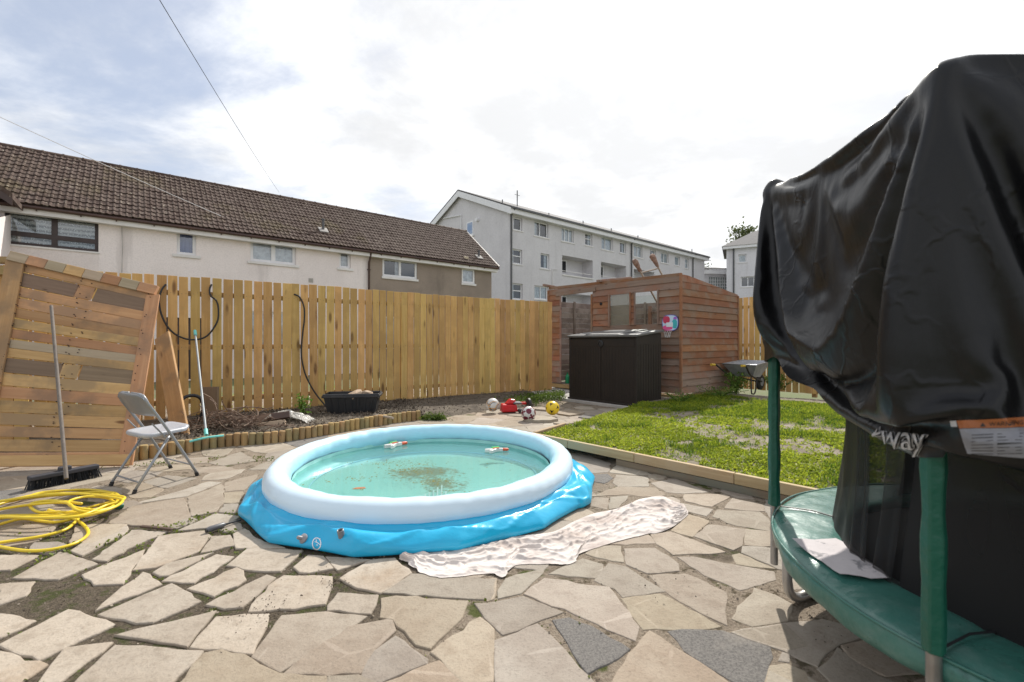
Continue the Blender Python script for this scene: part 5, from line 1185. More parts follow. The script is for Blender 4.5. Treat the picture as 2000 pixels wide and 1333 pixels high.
# heap of twigs
root = thing('twig_heap', 'tangled heap of dry twigs on the bed beside the squeegee', 'twigs', P(470, 840, 5.6))
q = MB(); c = P(468, 836, 5.85)
for k in range(95):
    a = random.gauss(0, .30); p = c + Vector((a * 1.1, random.gauss(-.15, .12), random.uniform(.04, .24) * (1 - min(1, abs(a)))))
    d = Vector((random.gauss(0, 1), random.gauss(0, .35), random.gauss(0, .28))).normalized() * random.uniform(.1, .26); b = Vector([random.gauss(0, .04) for _ in range(3)])
    p.z = max(p.z, .15); q.tube(smooth_path([p - d, p + b, p + d * .7 + b * .5, p + d], 3), [random.uniform(.003, .007)] * 10, 5)
for pa, pb in (((408, 811), (450, 818)), ((420, 822), (448, 845)), ((505, 812), (478, 848)), ((395, 768), (425, 792)), ((500, 800), (504, 815)), ((410, 780), (424, 800))): q.tube([P(*pa, 5.75), P((pa[0] + pb[0]) / 2 + 2, (pa[1] + pb[1]) / 2 - 3, 5.72), P(*pb, 5.6)], [.007, .006, .004], 6)
q.build('twigs', plain('dry_twig', (.26, .185, .135), (.15, .10, .075), .9, 9, bump=.3, rvar=0), root)['kind'] = 'stuff'
for A, B, w_, t_, m, lb in ((P(455, 825, 6.1), P(560, 812, 6.35), .10, .06, M_PALD, 'dark grey timber lying over the twig heap'), (P(490, 838, 5.85), P(558, 829, 5.98), .11, .07, M_PALG, 'short pale timber block lying beside the twigs above the logs'), (P(530, 815, 6.0), P(566, 810, 6.1), .09, .05, plain('rusty_tin', (.12, .07, .05), (.08, .05, .04), .7, 5), 'dark rusty bar resting on the plastic sheet')):
    o = board('offcut', m, None, A, B, w_, t_, Vector((0, -1, .5)), .004); tag(o, lb, 'timber')
# crumpled clear plastic sheet
V = np.zeros((30, 44, 3)); c = P(545, 832, 6.15)
for i in range(30):
    for j in range(44):
        u, v = j / 43, i / 29; x = c.x - .22 + .62 * u; y = c.y - .05 + .30 * v; env = math.sin(math.pi * min(1, max(0, u))) ** .5 * math.sin(math.pi * (.25 + .6 * v))
        V[i, j] = (x + .02 * fbm(u * 4, v * 4, 60, 1), y, .10 + .17 * env * (1 - .35 * u) + .045 * abs(fbm(u * 5, v * 5, 61, 1.3)) * env)
k = NB('plastic_sheet', .3); k.col((.42, .40, .36)); k.bump(k.noise(k.coords((1, 3, 1)), 22, 4), .9, .02); tr_ = k.n('ShaderNodeBsdfTransparent'); ms = k.n('ShaderNodeMixShader'); ms.inputs[0].default_value = .8
k.l(tr_.outputs[0], ms.inputs[1]); k.l(k.b.outputs[0], ms.inputs[2]); k.l(ms.outputs[0], k.t.nodes['Material Output'].inputs[0])
tag(rowsmesh('plastic_sheet', V, k.m), 'crumpled pale plastic sheet on the bed between the twigs and the tub', 'plastic sheet')
gz = P(590, 808, 6.6); gz.z = .1; shrub(gz, .32, .11, 170, 'slim green weed growing at the fence foot beside the hanging hose', .045, M_WEED2, stems=6)

# ---------------------------------------------------------------- black tub of rubble
tc_ = P(690, 806, 7.05); tc_.z = .11; tx = Vector((.985, .17, 0)).normalized(); ty = Vector((-tx.y, tx.x, 0))
root = thing('plastic_tub', 'black ribbed plastic tub full of rubble standing by the fence', 'tub', tc_)
def tq(a, b, z): return tc_ + tx * a + ty * b + ZU * z
M_TUB = plain('black_tub_plastic', (.018, .019, .022), (.03, .03, .032), .5, 7, bump=.2, bscale=50, bdist=.003)
b4 = [tq(-.34, -.15, 0), tq(.34, -.15, 0), tq(.34, .15, 0), tq(-.34, .15, 0)]; t4 = [tq(-.40, -.20, .29), tq(.40, -.20, .29), tq(.40, .20, .29), tq(-.40, .20, .29)]
q = MB(); q.add(b4 + t4, [(3, 2, 1, 0)] + [(i, (i + 1) % 4, 4 + (i + 1) % 4, 4 + i) for i in range(4)]); q.build('body', M_TUB, root, solid=.01)
q = MB(); q.tube(t4, .017, 8, closed=True); q.box(tq(0, -.205, .265), (.80, .03, .035), (tx, ty, ZU)); q.box(tq(-.405, 0, .265), (.03, .42, .035), (tx, ty, ZU)); q.box(tq(.405, 0, .265), (.03, .42, .035), (tx, ty, ZU)); q.build('rim', M_TUB, root, bevel=.006)
q = MB()
for k in range(7): a = -.27 + .09 * k; q.hexa([tq(a - .012, -.165, .02), tq(a + .012, -.165, .02), tq(a + .012, -.15, .02), tq(a - .012, -.15, .02)], [tq(a * 1.15 - .012, -.208, .25), tq(a * 1.15 + .012, -.208, .25), tq(a * 1.15 + .012, -.19, .25), tq(a * 1.15 - .012, -.19, .25)])
q.build('ribs', M_TUB, root)
def rock(c, r, mat, name='rubble', parent=None, flat=.6, seed=0):
    bm = bmesh.new(); bmesh.ops.create_icosphere(bm, subdivisions=2, radius=1); 
    for v in bm.verts:
        n_ = noise.noise(v.co * 1.3 + Vector((seed, 0, 0))); v.co *= 1 + .38 * n_; v.co = Vector((round(v.co.x * 3.2) / 3.2 * .5 + v.co.x * .5, v.co.y, v.co.z * flat)) * r
    m = bpy.data.meshes.new(name); bm.to_mesh(m); bm.free(); m.materials.append(mat); o = bpy.data.objects.new(name, m); COL.objects.link(o); place(o, c, parent); o.rotation_euler = (random.uniform(-.4, .4), random.uniform(-.4, .4), random.uniform(0, 6)); return o
M_RUB1, M_RUB2 = plain('rubble_sand', (.50, .37, .26), (.38, .29, .21), .95, 8, bump=.8, bscale=30), plain('rubble_grey', (.38, .35, .33), (.26, .24, .23), .95, 8, bump=.8, bscale=30)
q = MB(); q.add([tq(-.38, -.18, .20), tq(.38, -.18, .20), tq(.38, .18, .20), tq(-.38, .18, .20)], [(0, 1, 2, 3)]); q.build('soil_fill', M_SOIL, root)
for a, b, z_, r_, m, lb_ in ((.02, -.04, .28, .14, M_RUB1, 'largest sandy stone, in the middle of the black tub'), (.17, .02, .29, .12, M_RUB1, 'second sandy stone, right of the largest one in the tub'), (.29, -.03, .26, .09, M_RUB2, 'grey stone at the right end of the black tub'), (-.13, -.06, .25, .10, M_RUB2, 'grey stone just left of the largest one in the tub'), (-.25, -.03, .23, .07, M_RUB2, 'small grey stone at the left end of the tub')):
    o = rock(tq(a, b, z_ - .02), r_, m, 'stone_piece', None, .5, a * 9); tag(o, lb_, 'rubble', 'rubble in the black tub')
q = MB(); A = P(732, 806, 6.7); B = P(768, 812, 6.45); A.z = .125; B.z = .12; q.tube([A, B], .018, 8); tag(q.build('wooden_stick', M_LAD, None, auto=50), 'pale stick lying on the soil right of the black tub', 'stick')

# ---------------------------------------------------------------- balls
def ball(c, r, cols, fn, rot, name, label):
    bm = bmesh.new(); bmesh.ops.create_icosphere(bm, subdivisions=6, radius=r); m = bpy.data.meshes.new(name); bm.to_mesh(m); bm.free()
    for cc_ in cols: m.materials.append(cc_)
    cen = np.zeros(len(m.polygons) * 3); m.polygons.foreach_get('center', cen); cen = cen.reshape(-1, 3); cen /= np.linalg.norm(cen, axis=1)[:, None]
    m.polygons.foreach_set('material_index', fn(cen)); m.polygons.foreach_set('use_smooth', [True] * len(m.polygons))
    o = bpy.data.objects.new(name, m); COL.objects.link(o); place(o, c); o.rotation_euler = rot; tag(o, label, 'ball', 'footballs on the paving'); return o
ph = (1 + 5 ** .5) / 2
ICO = np.array([(0, a, b * ph) for a in (-1, 1) for b in (-1, 1)] + [(a, b * ph, 0) for a in (-1, 1) for b in (-1, 1)] + [(b * ph, 0, a) for a in (-1, 1) for b in (-1, 1)], float); ICO /= np.linalg.norm(ICO[0])
DOD = np.array([(a, b, c) for a in (-1, 1) for b in (-1, 1) for c in (-1, 1)] + [(0, a / ph, b * ph) for a in (-1, 1) for b in (-1, 1)] + [(a / ph, b * ph, 0) for a in (-1, 1) for b in (-1, 1)] + [(a * ph, 0, b / ph) for a in (-1, 1) for b in (-1, 1)], float); DOD /= np.linalg.norm(DOD[0])
def starfn(c, size, centers, refs, k=5, inner=.45):
    out_ = np.zeros(len(c), bool)
    for v in centers:
        ref = refs[np.argsort(-(refs @ v))[1 if refs is centers else 0]]; e1 = ref - v * (ref @ v); e1 /= np.linalg.norm(e1); e2 = np.cross(v, e1)
        d = c @ v; x, y = c @ e1, c @ e2; rr = np.arccos(np.clip(d, -1, 1)); th = np.arctan2(y, x); ph_ = np.abs(((th + math.pi / k) % (2 * math.pi / k)) - math.pi / k) / (math.pi / k)
        # straight-sided star radius
        R0_, R1_ = size, size * inner; a = ph_ * math.pi / k; x1, y1 = R0_, 0; x2, y2 = R1_ * math.cos(math.pi / k), R1_ * math.sin(math.pi / k)
        den = np.sin(a) * (x2 - x1) - np.cos(a) * (y2 - y1); lim = (y1 * (x2 - x1) - x1 * (y2 - y1)) / den; out_ |= (rr < lim) & (d > .2)
    return out_
BW_ = plain('ball_white', (.72, .71, .68), (.62, .60, .57), .35, 5, bump=.08); BRD = plain('ball_maroon', (.20, .012, .035), (.12, .01, .03), .3, 9, bump=.05); BYE = plain('ball_yellow', (.80, .56, .02), (.74, .50, .02), .35, 4, bump=.08)
BBK = plain('ball_black', (.012, .012, .014), None, .35, 4, bump=0); BOR = plain('ball_orange', (.72, .33, .04), None, .35, 4, bump=0)
def f_star(c): return np.where(starfn(c, .42, ICO, ICO, 5, .5), 0, np.where(np.max(c @ DOD.T, axis=1) > .93, 1, 0)).astype(np.int32)
def f_yel(c):
    w = starfn(c, .36, ICO, ICO, 3, .36); return np.where(w, 1, 0).astype(np.int32)
def f_whi(c):
    o = np.zeros(len(c), int)
    for k_, v in enumerate(ICO[::2]):
        a = np.arccos(np.clip(c @ v, -1, 1)); e = np.cross(v, (.3, .5, .8)); s_ = c @ (e / np.linalg.norm(e)); o[(np.abs(a - .62) < .045) & (s_ > 0)] = 1; o[(np.abs(a - .80) < .05) & (s_ > -.15)] = 2
    return o.astype(np.int32)
BR_ = .112
def bpos(px, pb, h): z = F * (CH - h) / (pb - CY) ; return Vector(((px - CX) / F * z, z, h + BR_))
ball(bpos(962, 804, .03), BR_, [BW_, BBK, BOR], f_whi, (.4, .3, .9), 'football', 'scuffed white football with thin black and orange swooshes, left of the red toy')
ball(bpos(1032, 822.5, 0), BR_, [BW_, BRD], f_star, (.35, .25, .6), 'football', 'white and maroon football covered with white stars')
ball(bpos(1079, 811, .025), BR_, [BYE, BBK], f_yel, (.1, -.55, .25), 'football', 'yellow football with pointed black marks')
# loose raised slabs near the balls
for px, py, rx, ry, h_ in ((1070, 800, .50, .16, .03), (1110, 808, .40, .20, .025), (1058, 822, .42, .18, .045), (1140, 800, .34, .14, .03), (1100, 828, .28, .08, .02), (1015, 812, .34, .10, .012), (1150, 816, .3, .12, .02)):
    c = G(px, py); pts = []
    for k in range(7): a = 2 * math.pi * k / 7 + random.uniform(-.25, .25); pts.append(c + Vector((math.cos(a) * rx * .62 * random.uniform(.75, 1.1), math.sin(a) * ry * 1.5 * random.uniform(.75, 1.1), 0)))
    o = stone(pts, M_GREYF if random.random() < .3 else M_FLAG, h_, 0.0, .045, .01)

# red toy truck lying on its side
c = G(1000, 806, .0); c.z = .02; root = thing('toy_tractor', 'red plastic toy vehicle with black wheels lying between two footballs', 'toy', c)
M_RED = plain('red_plastic', (.62, .012, .018), (.52, .01, .015), .35, 3, bump=.03, rvar=0); dx = Vector((.96, .28, 0)).normalized(); dy = Vector((-dx.y, dx.x, 0))
def tp(a, b, z): return c + dx * a + dy * b + ZU * z
q = MB(); q.hexa([tp(-.20, -.08, 0), tp(.08, -.10, 0), tp(.09, .10, 0), tp(-.20, .08, 0)], [tp(-.19, -.07, .13), tp(.06, -.09, .12), tp(.07, .09, .12), tp(-.18, .07, .14)]); q.hexa([tp(-.12, -.06, .135), tp(.06, -.06, .125), tp(.06, .07, .125), tp(-.12, .07, .135)], [tp(-.04, -.05, .215), tp(.05, -.05, .20), tp(.05, .06, .20), tp(-.04, .06, .215)]); q.build('body', M_RED, root, bevel=.018)
q = MB(); q.tube([tp(.05, 0, .14), tp(.26, .02, .12)], .022, 10); q.box(tp(.20, .02, .13), (.10, .06, .04), (dx, dy, ZU)); q.build('axle', M_RED, root, bevel=.006)
q = MB(); q.hexa([tp(.0, -.10, .135), tp(.16, -.10, .13), tp(.16, .02, .135), tp(.0, .02, .14)], [tp(.02, -.095, .165), tp(.14, -.095, .16), tp(.14, .015, .165), tp(.02, .015, .17)]); q.build('footboard', plain('grey_trim', (.12, .12, .13), None, .5, 3, bump=0), root, bevel=.008)
for p, ax in ((tp(.31, .03, .11), (dy, ZU, dx)), (tp(.13, -.16, .03), (dx, dy, ZU)), (tp(.27, -.05, .03), (dx, dy, ZU))):
    q = MB(); r_ = .10 if ax[2] is dx else .075; q.lathe(p - ax[2] * .03, [(r_ * .3, 0), (r_ * .8, 0), (r_, .012), (r_, .045), (r_ * .8, .058), (r_ * .3, .058)], 22, ax); q.build('wheel', M_CABLE, root, auto=40)

# ---------------------------------------------------------------- folding chair
M_CH = plain('chair_grey_metal', (.30, .31, .325), (.25, .26, .275), .38, 5, bump=.05, rvar=.04, metal=.25); M_CHS = plain('chair_seat_grey', (.42, .43, .46), (.38, .39, .42), .33, 3, bump=.04, rvar=.02); M_RUBB = plain('rubber', (.02, .018, .018), None, .7, 3, bump=0)
a_, b_, c_, d_ = G(215, 946), G(270, 967), G(388, 930), G(328, 915)
wv_ = ((b_ - a_) + (c_ - d_)).normalized(); fw_ = ((d_ - a_) + (c_ - b_)).normalized(); cen = (a_ + b_ + c_ + d_) / 4; W2, F2 = .235, .265
def cp(w, f, z): return cen + wv_ * w + fw_ * f + ZU * z
root = thing('folding_chair', 'grey metal folding chair standing on the paving before the pallet screen', 'chair', cen)
for sg in (-1, 1):
    q = MB(); q.tube(smooth_path([cp(sg * W2, F2, .015), cp(sg * W2, .0, .45), cp(sg * W2, -.17, .70)], 4) + [cp(sg * (W2 - .005), -.185, .735), cp(sg * (W2 - .03), -.195, .765), cp(sg * (W2 - .08), -.20, .775), cp(sg * .03, -.205, .778)], .0115, 10); q.build('front_leg', M_CH, root, smooth=True)
    q = MB(); q.tube([cp(sg * (W2 - .028), -F2, .015), cp(sg * (W2 - .028), .02, .40)], .011, 10); q.build('rear_leg', M_CH, root, smooth=True)
    for w, f in ((sg * W2, F2), (sg * (W2 - .028), -F2)):
        q = MB(); q.tube([cp(w, f, 0), cp(w, f - (.012 if f > 0 else -.012), .03)], .0155, 10); q.build('foot_cap', M_RUBB, root, auto=50)
    q = MB(); q.tube([cp(sg * (W2 - .015), -.02, .40), cp(sg * (W2 - .015), -.13, .53)], .006, 6); q.build('link_bar', M_CH, root)
q = MB(); q.tube([cp(-W2, .20, .115), cp(W2, .20, .115)], .007, 8); q.build('crossbar', M_CH, root); q = MB(); q.tube([cp(-W2 + .03, -.22, .075), cp(W2 - .03, -.22, .075)], .007, 8); q.build('crossbar', M_CH, root)
# seat pan: rounded, rolled front
o = []
for k in range(40):
    t = 2 * math.pi * k / 40; o.append((math.copysign(abs(math.cos(t)) ** .4, math.cos(t)) * .200, math.copysign(abs(math.sin(t)) ** .4, math.sin(t)) * .205))
q = MB(); rs_ = [(.0, -.028), (1.0, -.028), (1.03, -.018), (1.03, -.004), (1.0, .004), (.94, .006), (.80, -.001), (.4, -.006), (0.0, -.007)]
vs = []; 
for f_, h_ in rs_:
    for x, y in o: vs.append(cp(x * f_, .03 + y * f_, .442 + h_ + (.012 if y > .15 and f_ > .7 else 0)))
q.add(vs, [(i * 40 + k_, i * 40 + (k_ + 1) % 40, (i + 1) * 40 + (k_ + 1) % 40, (i + 1) * 40 + k_) for i in range(8) for k_ in range(40)]); q.build('seat', M_CHS, root, smooth=True, auto=50)
# backrest: curved sheet
V = np.zeros((9, 17, 3))
for i in range(9):
    for j in range(17):
        u = j / 16 * 2 - 1; v = i / 8; hw_ = W2 - .004; top_ = .775 - .04 * abs(u) ** 6; z_ = .585 + (top_ - .585) * v; V[i, j] = cp(u * hw_, -.095 - .11 * (v) - .030 * (1 - u * u), z_)
rowsmesh('backrest', V, M_CH, root, solid=.008)

# ---------------------------------------------------------------- yellow garden hose
k = NB('yellow_hose', .35); co = k.coords((1, 1, 1)); c = k.mix(k.rng(k.noise(co, 4, 4), .4, .7), (.78, .58, .03), (.66, .47, .03)); k.col(c); M_HOSE = k.m
hp = []
def hz(px, py, h=.014): hp.append(G(px, py, h))
for t in range(5):
    jx, jy = random.uniform(-12, 12), random.uniform(-3, 3); zz2 = .016 + .017 * t
    for px, py in ((-140, 1010), (-60, 992), (30, 976), (100, 966), (170, 962), (222, 966), (238, 976), (215, 990), (160, 1003), (90, 1008), (10, 1012), (-60, 1022))[:12]: hz(px + jx + random.uniform(-14, 14), py + jy + random.uniform(-4, 4), zz2 + random.uniform(-.004, .004))
for px, py, h_ in ((-20, 1000, .07), (60, 986, .085), (128, 982, .09), (150, 996, .08), (185, 1000, .06), (222, 988, .05), (212, 974, .06), (170, 970, .08), (135, 980, .09), (150, 992, .08), (200, 996, .05), (238, 982, .04), (228, 966, .04), (180, 957, .03), (120, 959, .03), (60, 968, .03), (0, 985, .03), (-60, 1010, .02), (-30, 1030, .014), (40, 1014, .03), (80, 1018, .014), (110, 1020, .014), (150, 1012, .014), (168, 1004, .02), (120, 1000, .05), (75, 1000, .05), (60, 985, .08), (100, 978, .09), (160, 984, .08)): hz(px, py, h_)
q = MB(); q.tube(smooth_path(hp, 7), .0092, 9); root = thing('garden_hose', 'loosely coiled yellow garden hose with green stripes on the paving', 'hose', G(130, 1000)); q.build('hose', M_HOSE, root, smooth=True)
hp = []
for px, py, h_ in ((-80, 1040, .014), (-40, 1058, .014), (10, 1070, .013), (60, 1076, .013), (110, 1072, .013), (150, 1060, .013), (172, 1044, .013), (168, 1030, .013), (150, 1016, .02), (120, 1004, .04), (95, 996, .06)): hz(px, py, h_)
q = MB(); q.tube(smooth_path(hp, 7), .0092, 9); q.build('hose', M_HOSE, root, smooth=True)
hp = []
for px, py, h_ in ((-40, 1066, .025), (20, 1057, .014), (80, 1048, .014), (125, 1036, .014), (145, 1022, .02), (158, 1008, .03), (175, 994, .05)): hz(px, py, h_)
q = MB(); q.tube(smooth_path(hp, 7), .0092, 9); q.build('hose', M_HOSE, root, smooth=True)
q = MB(); A = G(222, 990, .03); B = G(240, 988, .02); q.tube([A, A.lerp(B, .5), B], [.017, .021, .019], 12); q.build('connector', plain('hose_connector', (.01, .12, .07), None, .4, 3, bump=0), root, auto=50)
root = thing('hose_nozzle', 'small black and grey nozzle lying on the paving left of the pool', 'nozzle', G(420, 1030))
A, B, C_ = G(404, 1036, .018), G(440, 1024, .02), G(470, 1016, .012); q = MB(); q.tube([A, A.lerp(B, .15), A.lerp(B, .9), B], [.013, .019, .016, .010], 14); q.build('barrel', plain('nozzle_grey', (.14, .14, .15), None, .35, 3, bump=0), root, auto=50); q = MB(); q.tube([B, C_], .006, 8); q.build('tube', M_CABLE, root)
q = MB(); q.tube([A - (B - A).normalized() * .006, A + (B - A).normalized() * .004], .0135, 14); q.build('mouth', M_CABLE, root)
q = MB(); A, B = G(276, 1028, .012), G(338, 1034, .012); o = board('metal_strip', plain('brown_strip', (.10, .06, .04), None, .6, 4), None, A, B, .022, .012, ZU, .002); tag(o, 'thin rusty strip lying across the mossy joints left of the pool', 'metal strip')

# ---------------------------------------------------------------- paddling pool
PC = Vector((-.73, 3.93, 0)); pool = thing('inflatable_pool', 'round blue inflatable pool with a pale puffy ring, half full of water', 'pool', PC)
def pvc(name, c1, c2, rough=.28, sss=.0, bs=3.0, bst=.25):
    k = NB(name, rough, 0, .5); co = k.coords((1, 1, 1), False); k.col(k.mix(k.rng(k.noise(co, 2.0, 4), .35, .7), c1, c2)); k.bump(k.noise(co, bs, 5, .5), bst, .03)
    if sss: k.b.inputs['Subsurface Weight'].default_value = sss; k.b.inputs['Subsurface Radius'].default_value = (.02, .05, .08); k.b.inputs['Subsurface Scale'].default_value = 1
    return k.m
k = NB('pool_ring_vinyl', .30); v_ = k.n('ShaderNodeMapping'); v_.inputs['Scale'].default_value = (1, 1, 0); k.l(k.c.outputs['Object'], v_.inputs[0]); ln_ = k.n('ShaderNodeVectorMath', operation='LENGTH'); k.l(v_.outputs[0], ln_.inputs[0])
k.col(k.mix(k.rng(ln_.outputs['Value'], 1.03, 1.19), (.38, .70, .85), (.66, .80, .90))); k.bump(k.noise(k.coords((1, 1, 1), False), 5, 5), .08, .03); M_RING = k.m; M_SKIRT = pvc('pool_wall_vinyl', (.015, .40, .68), (.02, .46, .74), .27, 0, 7, .25)  # ring: cyan bounce light from the pool floor painted into its inner side
k = NB('pool_liner', .45); co = k.coords((1, 1, 1), False); n_ = k.noise(co, 2.3, 7, .62, .4); f_ = k.noise(co, 16, 6, .7)
def blob(cx_, cy_, r, st=(1, 1)):
    v = k.n('ShaderNodeMapping'); v.inputs['Location'].default_value = (-cx_ * st[0], -cy_ * st[1], 0); v.inputs['Scale'].default_value = (st[0], st[1], 0); k.l(k.c.outputs['Object'], v.inputs[0])
    q_ = k.n('ShaderNodeVectorMath', operation='LENGTH'); k.l(v.outputs[0], q_.inputs[0]); return k.rng(q_.outputs['Value'], 0, r, 1, 0)
bl = k.math('ADD', blob(.05, .10, .62, (1, 1.3)), k.math('MULTIPLY', blob(-.15, .28, .45, (1, 2)), .6)); bl = k.math('ADD', bl, k.math('MULTIPLY', blob(.25, -.25, .35), .55)); bl = k.math('ADD', bl, k.math('MULTIPLY', blob(-.6, -.35, .4), .45))
al = k.math('ADD', k.math('MULTIPLY', bl, .24), k.math('ADD', k.math('MULTIPLY', n_, .62), k.math('MULTIPLY', f_, .50)))
c = k.mix(k.rng(k.noise(co, 1.1, 3), .4, .7), (.33, .65, .62), (.39, .69, .65)); c = k.mix(k.rng(al, .66, .80), c, (.17, .13, .035)); k.col(c); M_LINER = k.m
NT = 200
def tilt(th): return .166 + .020 * math.sin(th)
def ringR(th): return 1.150 + .012 * math.sin(2 * th + .6) + .006 * math.sin(5 * th)
V = np.zeros((NT, 28, 3))
for i in range(NT):
    th = 2 * math.pi * i / NT; d = Vector((math.cos(th), math.sin(th), 0))
    for j in range(28):
        a = 2 * math.pi * j / 28; rr = .096 + .0035 * math.sin(th * 24 + 2 * math.sin(th * 5)) * (.5 if math.cos(a) > 0 else 1) + .0015 * math.sin(th * 61); p = PC + d * (ringR(th) + rr * math.cos(a)) + ZU * (tilt(th) + rr * math.sin(a)); V[i, j] = p
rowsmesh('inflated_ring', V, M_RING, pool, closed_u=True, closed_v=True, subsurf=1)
def crease(x, w): x = abs(x); return max(0, 1 - x / w)
NT2 = 360; prof = 26; V = np.zeros((prof, NT2, 3)); rnd = random.Random(5)
fold = [(rnd.uniform(0, 6.28), rnd.uniform(.05, .22), rnd.uniform(-.8, .8), rnd.uniform(.012, .035)) for _ in range(9)]
fold += [(R(-112), .10, .9, .05), (R(-98), .14, -.9, .045), (R(-60), .20, .9, .04), (R(-75), .12, .6, .03), (R(-22), .10, -1.2, .06), (R(-10), .08, .8, .05), (R(200), .12, .7, .05), (R(212), .08, -.7, .04), (R(-130), .15, .7, .04)]
fold2 = [(R(-118), .030, 2.6, .016), (R(-103), .025, -3.0, .014), (R(-84), .03, 2.2, .016), (R(-70), .028, -2.8, .015), (R(-52), .03, 2.4, .018), (R(-33), .028, -2.0, .016), (R(-17), .03, 2.6, .02), (R(222), .03, 2.2, .016), (R(205), .028, -2.4, .016)]
for j in range(NT2):
    th = 2 * math.pi * j / NT2; d = Vector((math.cos(th), math.sin(th), 0)); fc = 15; a = ((th * fc / (2 * math.pi)) % 1) - .5; Rb = 1.415 * (math.cos(math.pi / fc) / math.cos(a * 2 * math.pi / fc)) + .014 * math.sin(3 * th + 1) + .006 * math.sin(11 * th)
    if -.5 < th - 2 * math.pi * (th > 3) < .35: Rb += .02
    R0_ = ringR(th) + .088; h0 = tilt(th) - .014
    for i in range(prof):
        s = i / (prof - 1)
        # out from under the ring, over a slack bulge, down to the ground and under
        pts_ = [(R0_ - .10, h0 - .05), (R0_ - .01, h0 - .012), (R0_ + .045, h0 - .040), (Rb - .080, .100), (Rb - .020, .062), (Rb, .030), (Rb - .02, .003), (Rb - .10, .001)]
        x = s * (len(pts_) - 1); a_i = min(int(x), len(pts_) - 2); t = x - a_i; g0, g1, g2, g3 = [pts_[min(max(q_, 0), len(pts_) - 1)] for q_ in (a_i - 1, a_i, a_i + 1, a_i + 2)]
        cr = lambda p0, p1, p2, p3: .5 * (2 * p1 + (p2 - p0) * t + (2 * p0 - 5 * p1 + 4 * p2 - p3) * t * t + (-p0 + 3 * p1 - 3 * p2 + p3) * t ** 3)
        r_, h_ = cr(g0[0], g1[0], g2[0], g3[0]), cr(g0[1], g1[1], g2[1], g3[1]); env = max(0, math.sin(math.pi * min(1, max(0, (s - .12) / .68))))
        dh = .006 * fbm(th * 2.6, s * 1.6, 70, 1, 2) * env
        for f0, w_, sl, am in fold:
            u_ = (th - f0 + math.pi) % (2 * math.pi) - math.pi; u_ += (s - .45) * sl * .55; q_ = crease(u_, w_ * 1.5); dh += .62 * am * (q_ ** 1.5 - .25 * crease(u_, w_ * 2.2)) * env
        for f0, w_, sl, am in fold2:
            u_ = (th - f0 + math.pi) % (2 * math.pi) - math.pi; u_ += (s - .45) * sl * .35; dh += am * crease(u_, w_) * env * (1 if s < .75 else 0)
        r_ += dh * .5 * max(0, 1 - s / .6); h_ = max(.001 if s > .8 else .0, h_ + dh)
        if s < .55: h_ = min(h_, h0 + .05)
        V[i, j] = PC + d * r_ + ZU * h_
rowsmesh('outer_wall', V, M_SKIRT, pool, closed_v=True, subsurf=1)
# liner: inside wall and floor
V = np.zeros((14, 120, 3))
for j in range(120):
    th = 2 * math.pi * j / 120; d = Vector((math.cos(th), math.sin(th), 0))
    for i, (r_, h_) in enumerate(((1.055, .14), (1.06, .10), (1.05, .07), (1.03, .045), (.995, .028), (.965, .020), (.90, .017), (.80, .017), (.65, .017), (.5, .017), (.35, .017), (.2, .017), (.1, .017), (.002, .017))):
        V[i, j] = PC + d * (r_ + (.006 * math.sin(th * 31) if 0 < i < 5 else 0)) + ZU * (h_ + (.004 * fbm(d.x * r_ * 2, d.y * r_ * 2, 80, 1.5) if i > 4 else 0))
rowsmesh('liner', V, M_LINER, pool, closed_v=True)
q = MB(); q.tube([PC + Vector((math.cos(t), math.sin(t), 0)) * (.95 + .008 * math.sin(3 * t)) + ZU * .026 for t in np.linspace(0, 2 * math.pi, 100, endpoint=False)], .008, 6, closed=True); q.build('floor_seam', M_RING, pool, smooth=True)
q = MB()  # reflections in the water, painted as white strokes above the liner floor
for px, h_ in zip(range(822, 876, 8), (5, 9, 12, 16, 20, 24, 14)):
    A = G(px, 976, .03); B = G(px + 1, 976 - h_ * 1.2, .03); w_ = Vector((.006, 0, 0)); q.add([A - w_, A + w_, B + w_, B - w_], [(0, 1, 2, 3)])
q.build('painted_reflections', M_UPVC, pool)
k = NB('pool_water'); t_ = k.t; tr_ = k.n('ShaderNodeBsdfTransparent'); tr_.inputs[0].default_value = (.80, .95, .93, 1); gl = k.n('ShaderNodeBsdfGlossy'); gl.inputs['Roughness'].default_value = .04; gl.inputs[0].default_value = (.9, .95, 1, 1)
fr_ = k.n('ShaderNodeFresnel'); fr_.inputs[0].default_value = 1.33; df = k.n('ShaderNodeBsdfDiffuse'); df.inputs[0].default_value = (.33, .60, .56, 1)
bp = k.n('ShaderNodeBump'); bp.inputs['Strength'].default_value = .12; bp.inputs['Distance'].default_value = .004; k.l(k.noise(k.coords((1, 2.5, 1), False), 18, 3), bp.inputs['Height']); k.l(bp.outputs[0], gl.inputs['Normal']); k.l(bp.outputs[0], fr_.inputs['Normal'])
m1 = k.n('ShaderNodeMixShader'); m1.inputs[0].default_value = .22; k.l(tr_.outputs[0], m1.inputs[1]); k.l(df.outputs[0], m1.inputs[2]); m2 = k.n('ShaderNodeMixShader'); k.l(fr_.outputs[0], m2.inputs[0]); k.l(m1.outputs[0], m2.inputs[1]); k.l(gl.outputs[0], m2.inputs[2]); k.l(m2.outputs[0], t_.nodes['Material Output'].inputs[0])
q = MB(); n = 96; q.add([PC + Vector((math.cos(2 * math.pi * i / n) * 1.062, math.sin(2 * math.pi * i / n) * 1.062, .108)) for i in range(n)], [tuple(range(n))]); q.build('water', k.m, pool)
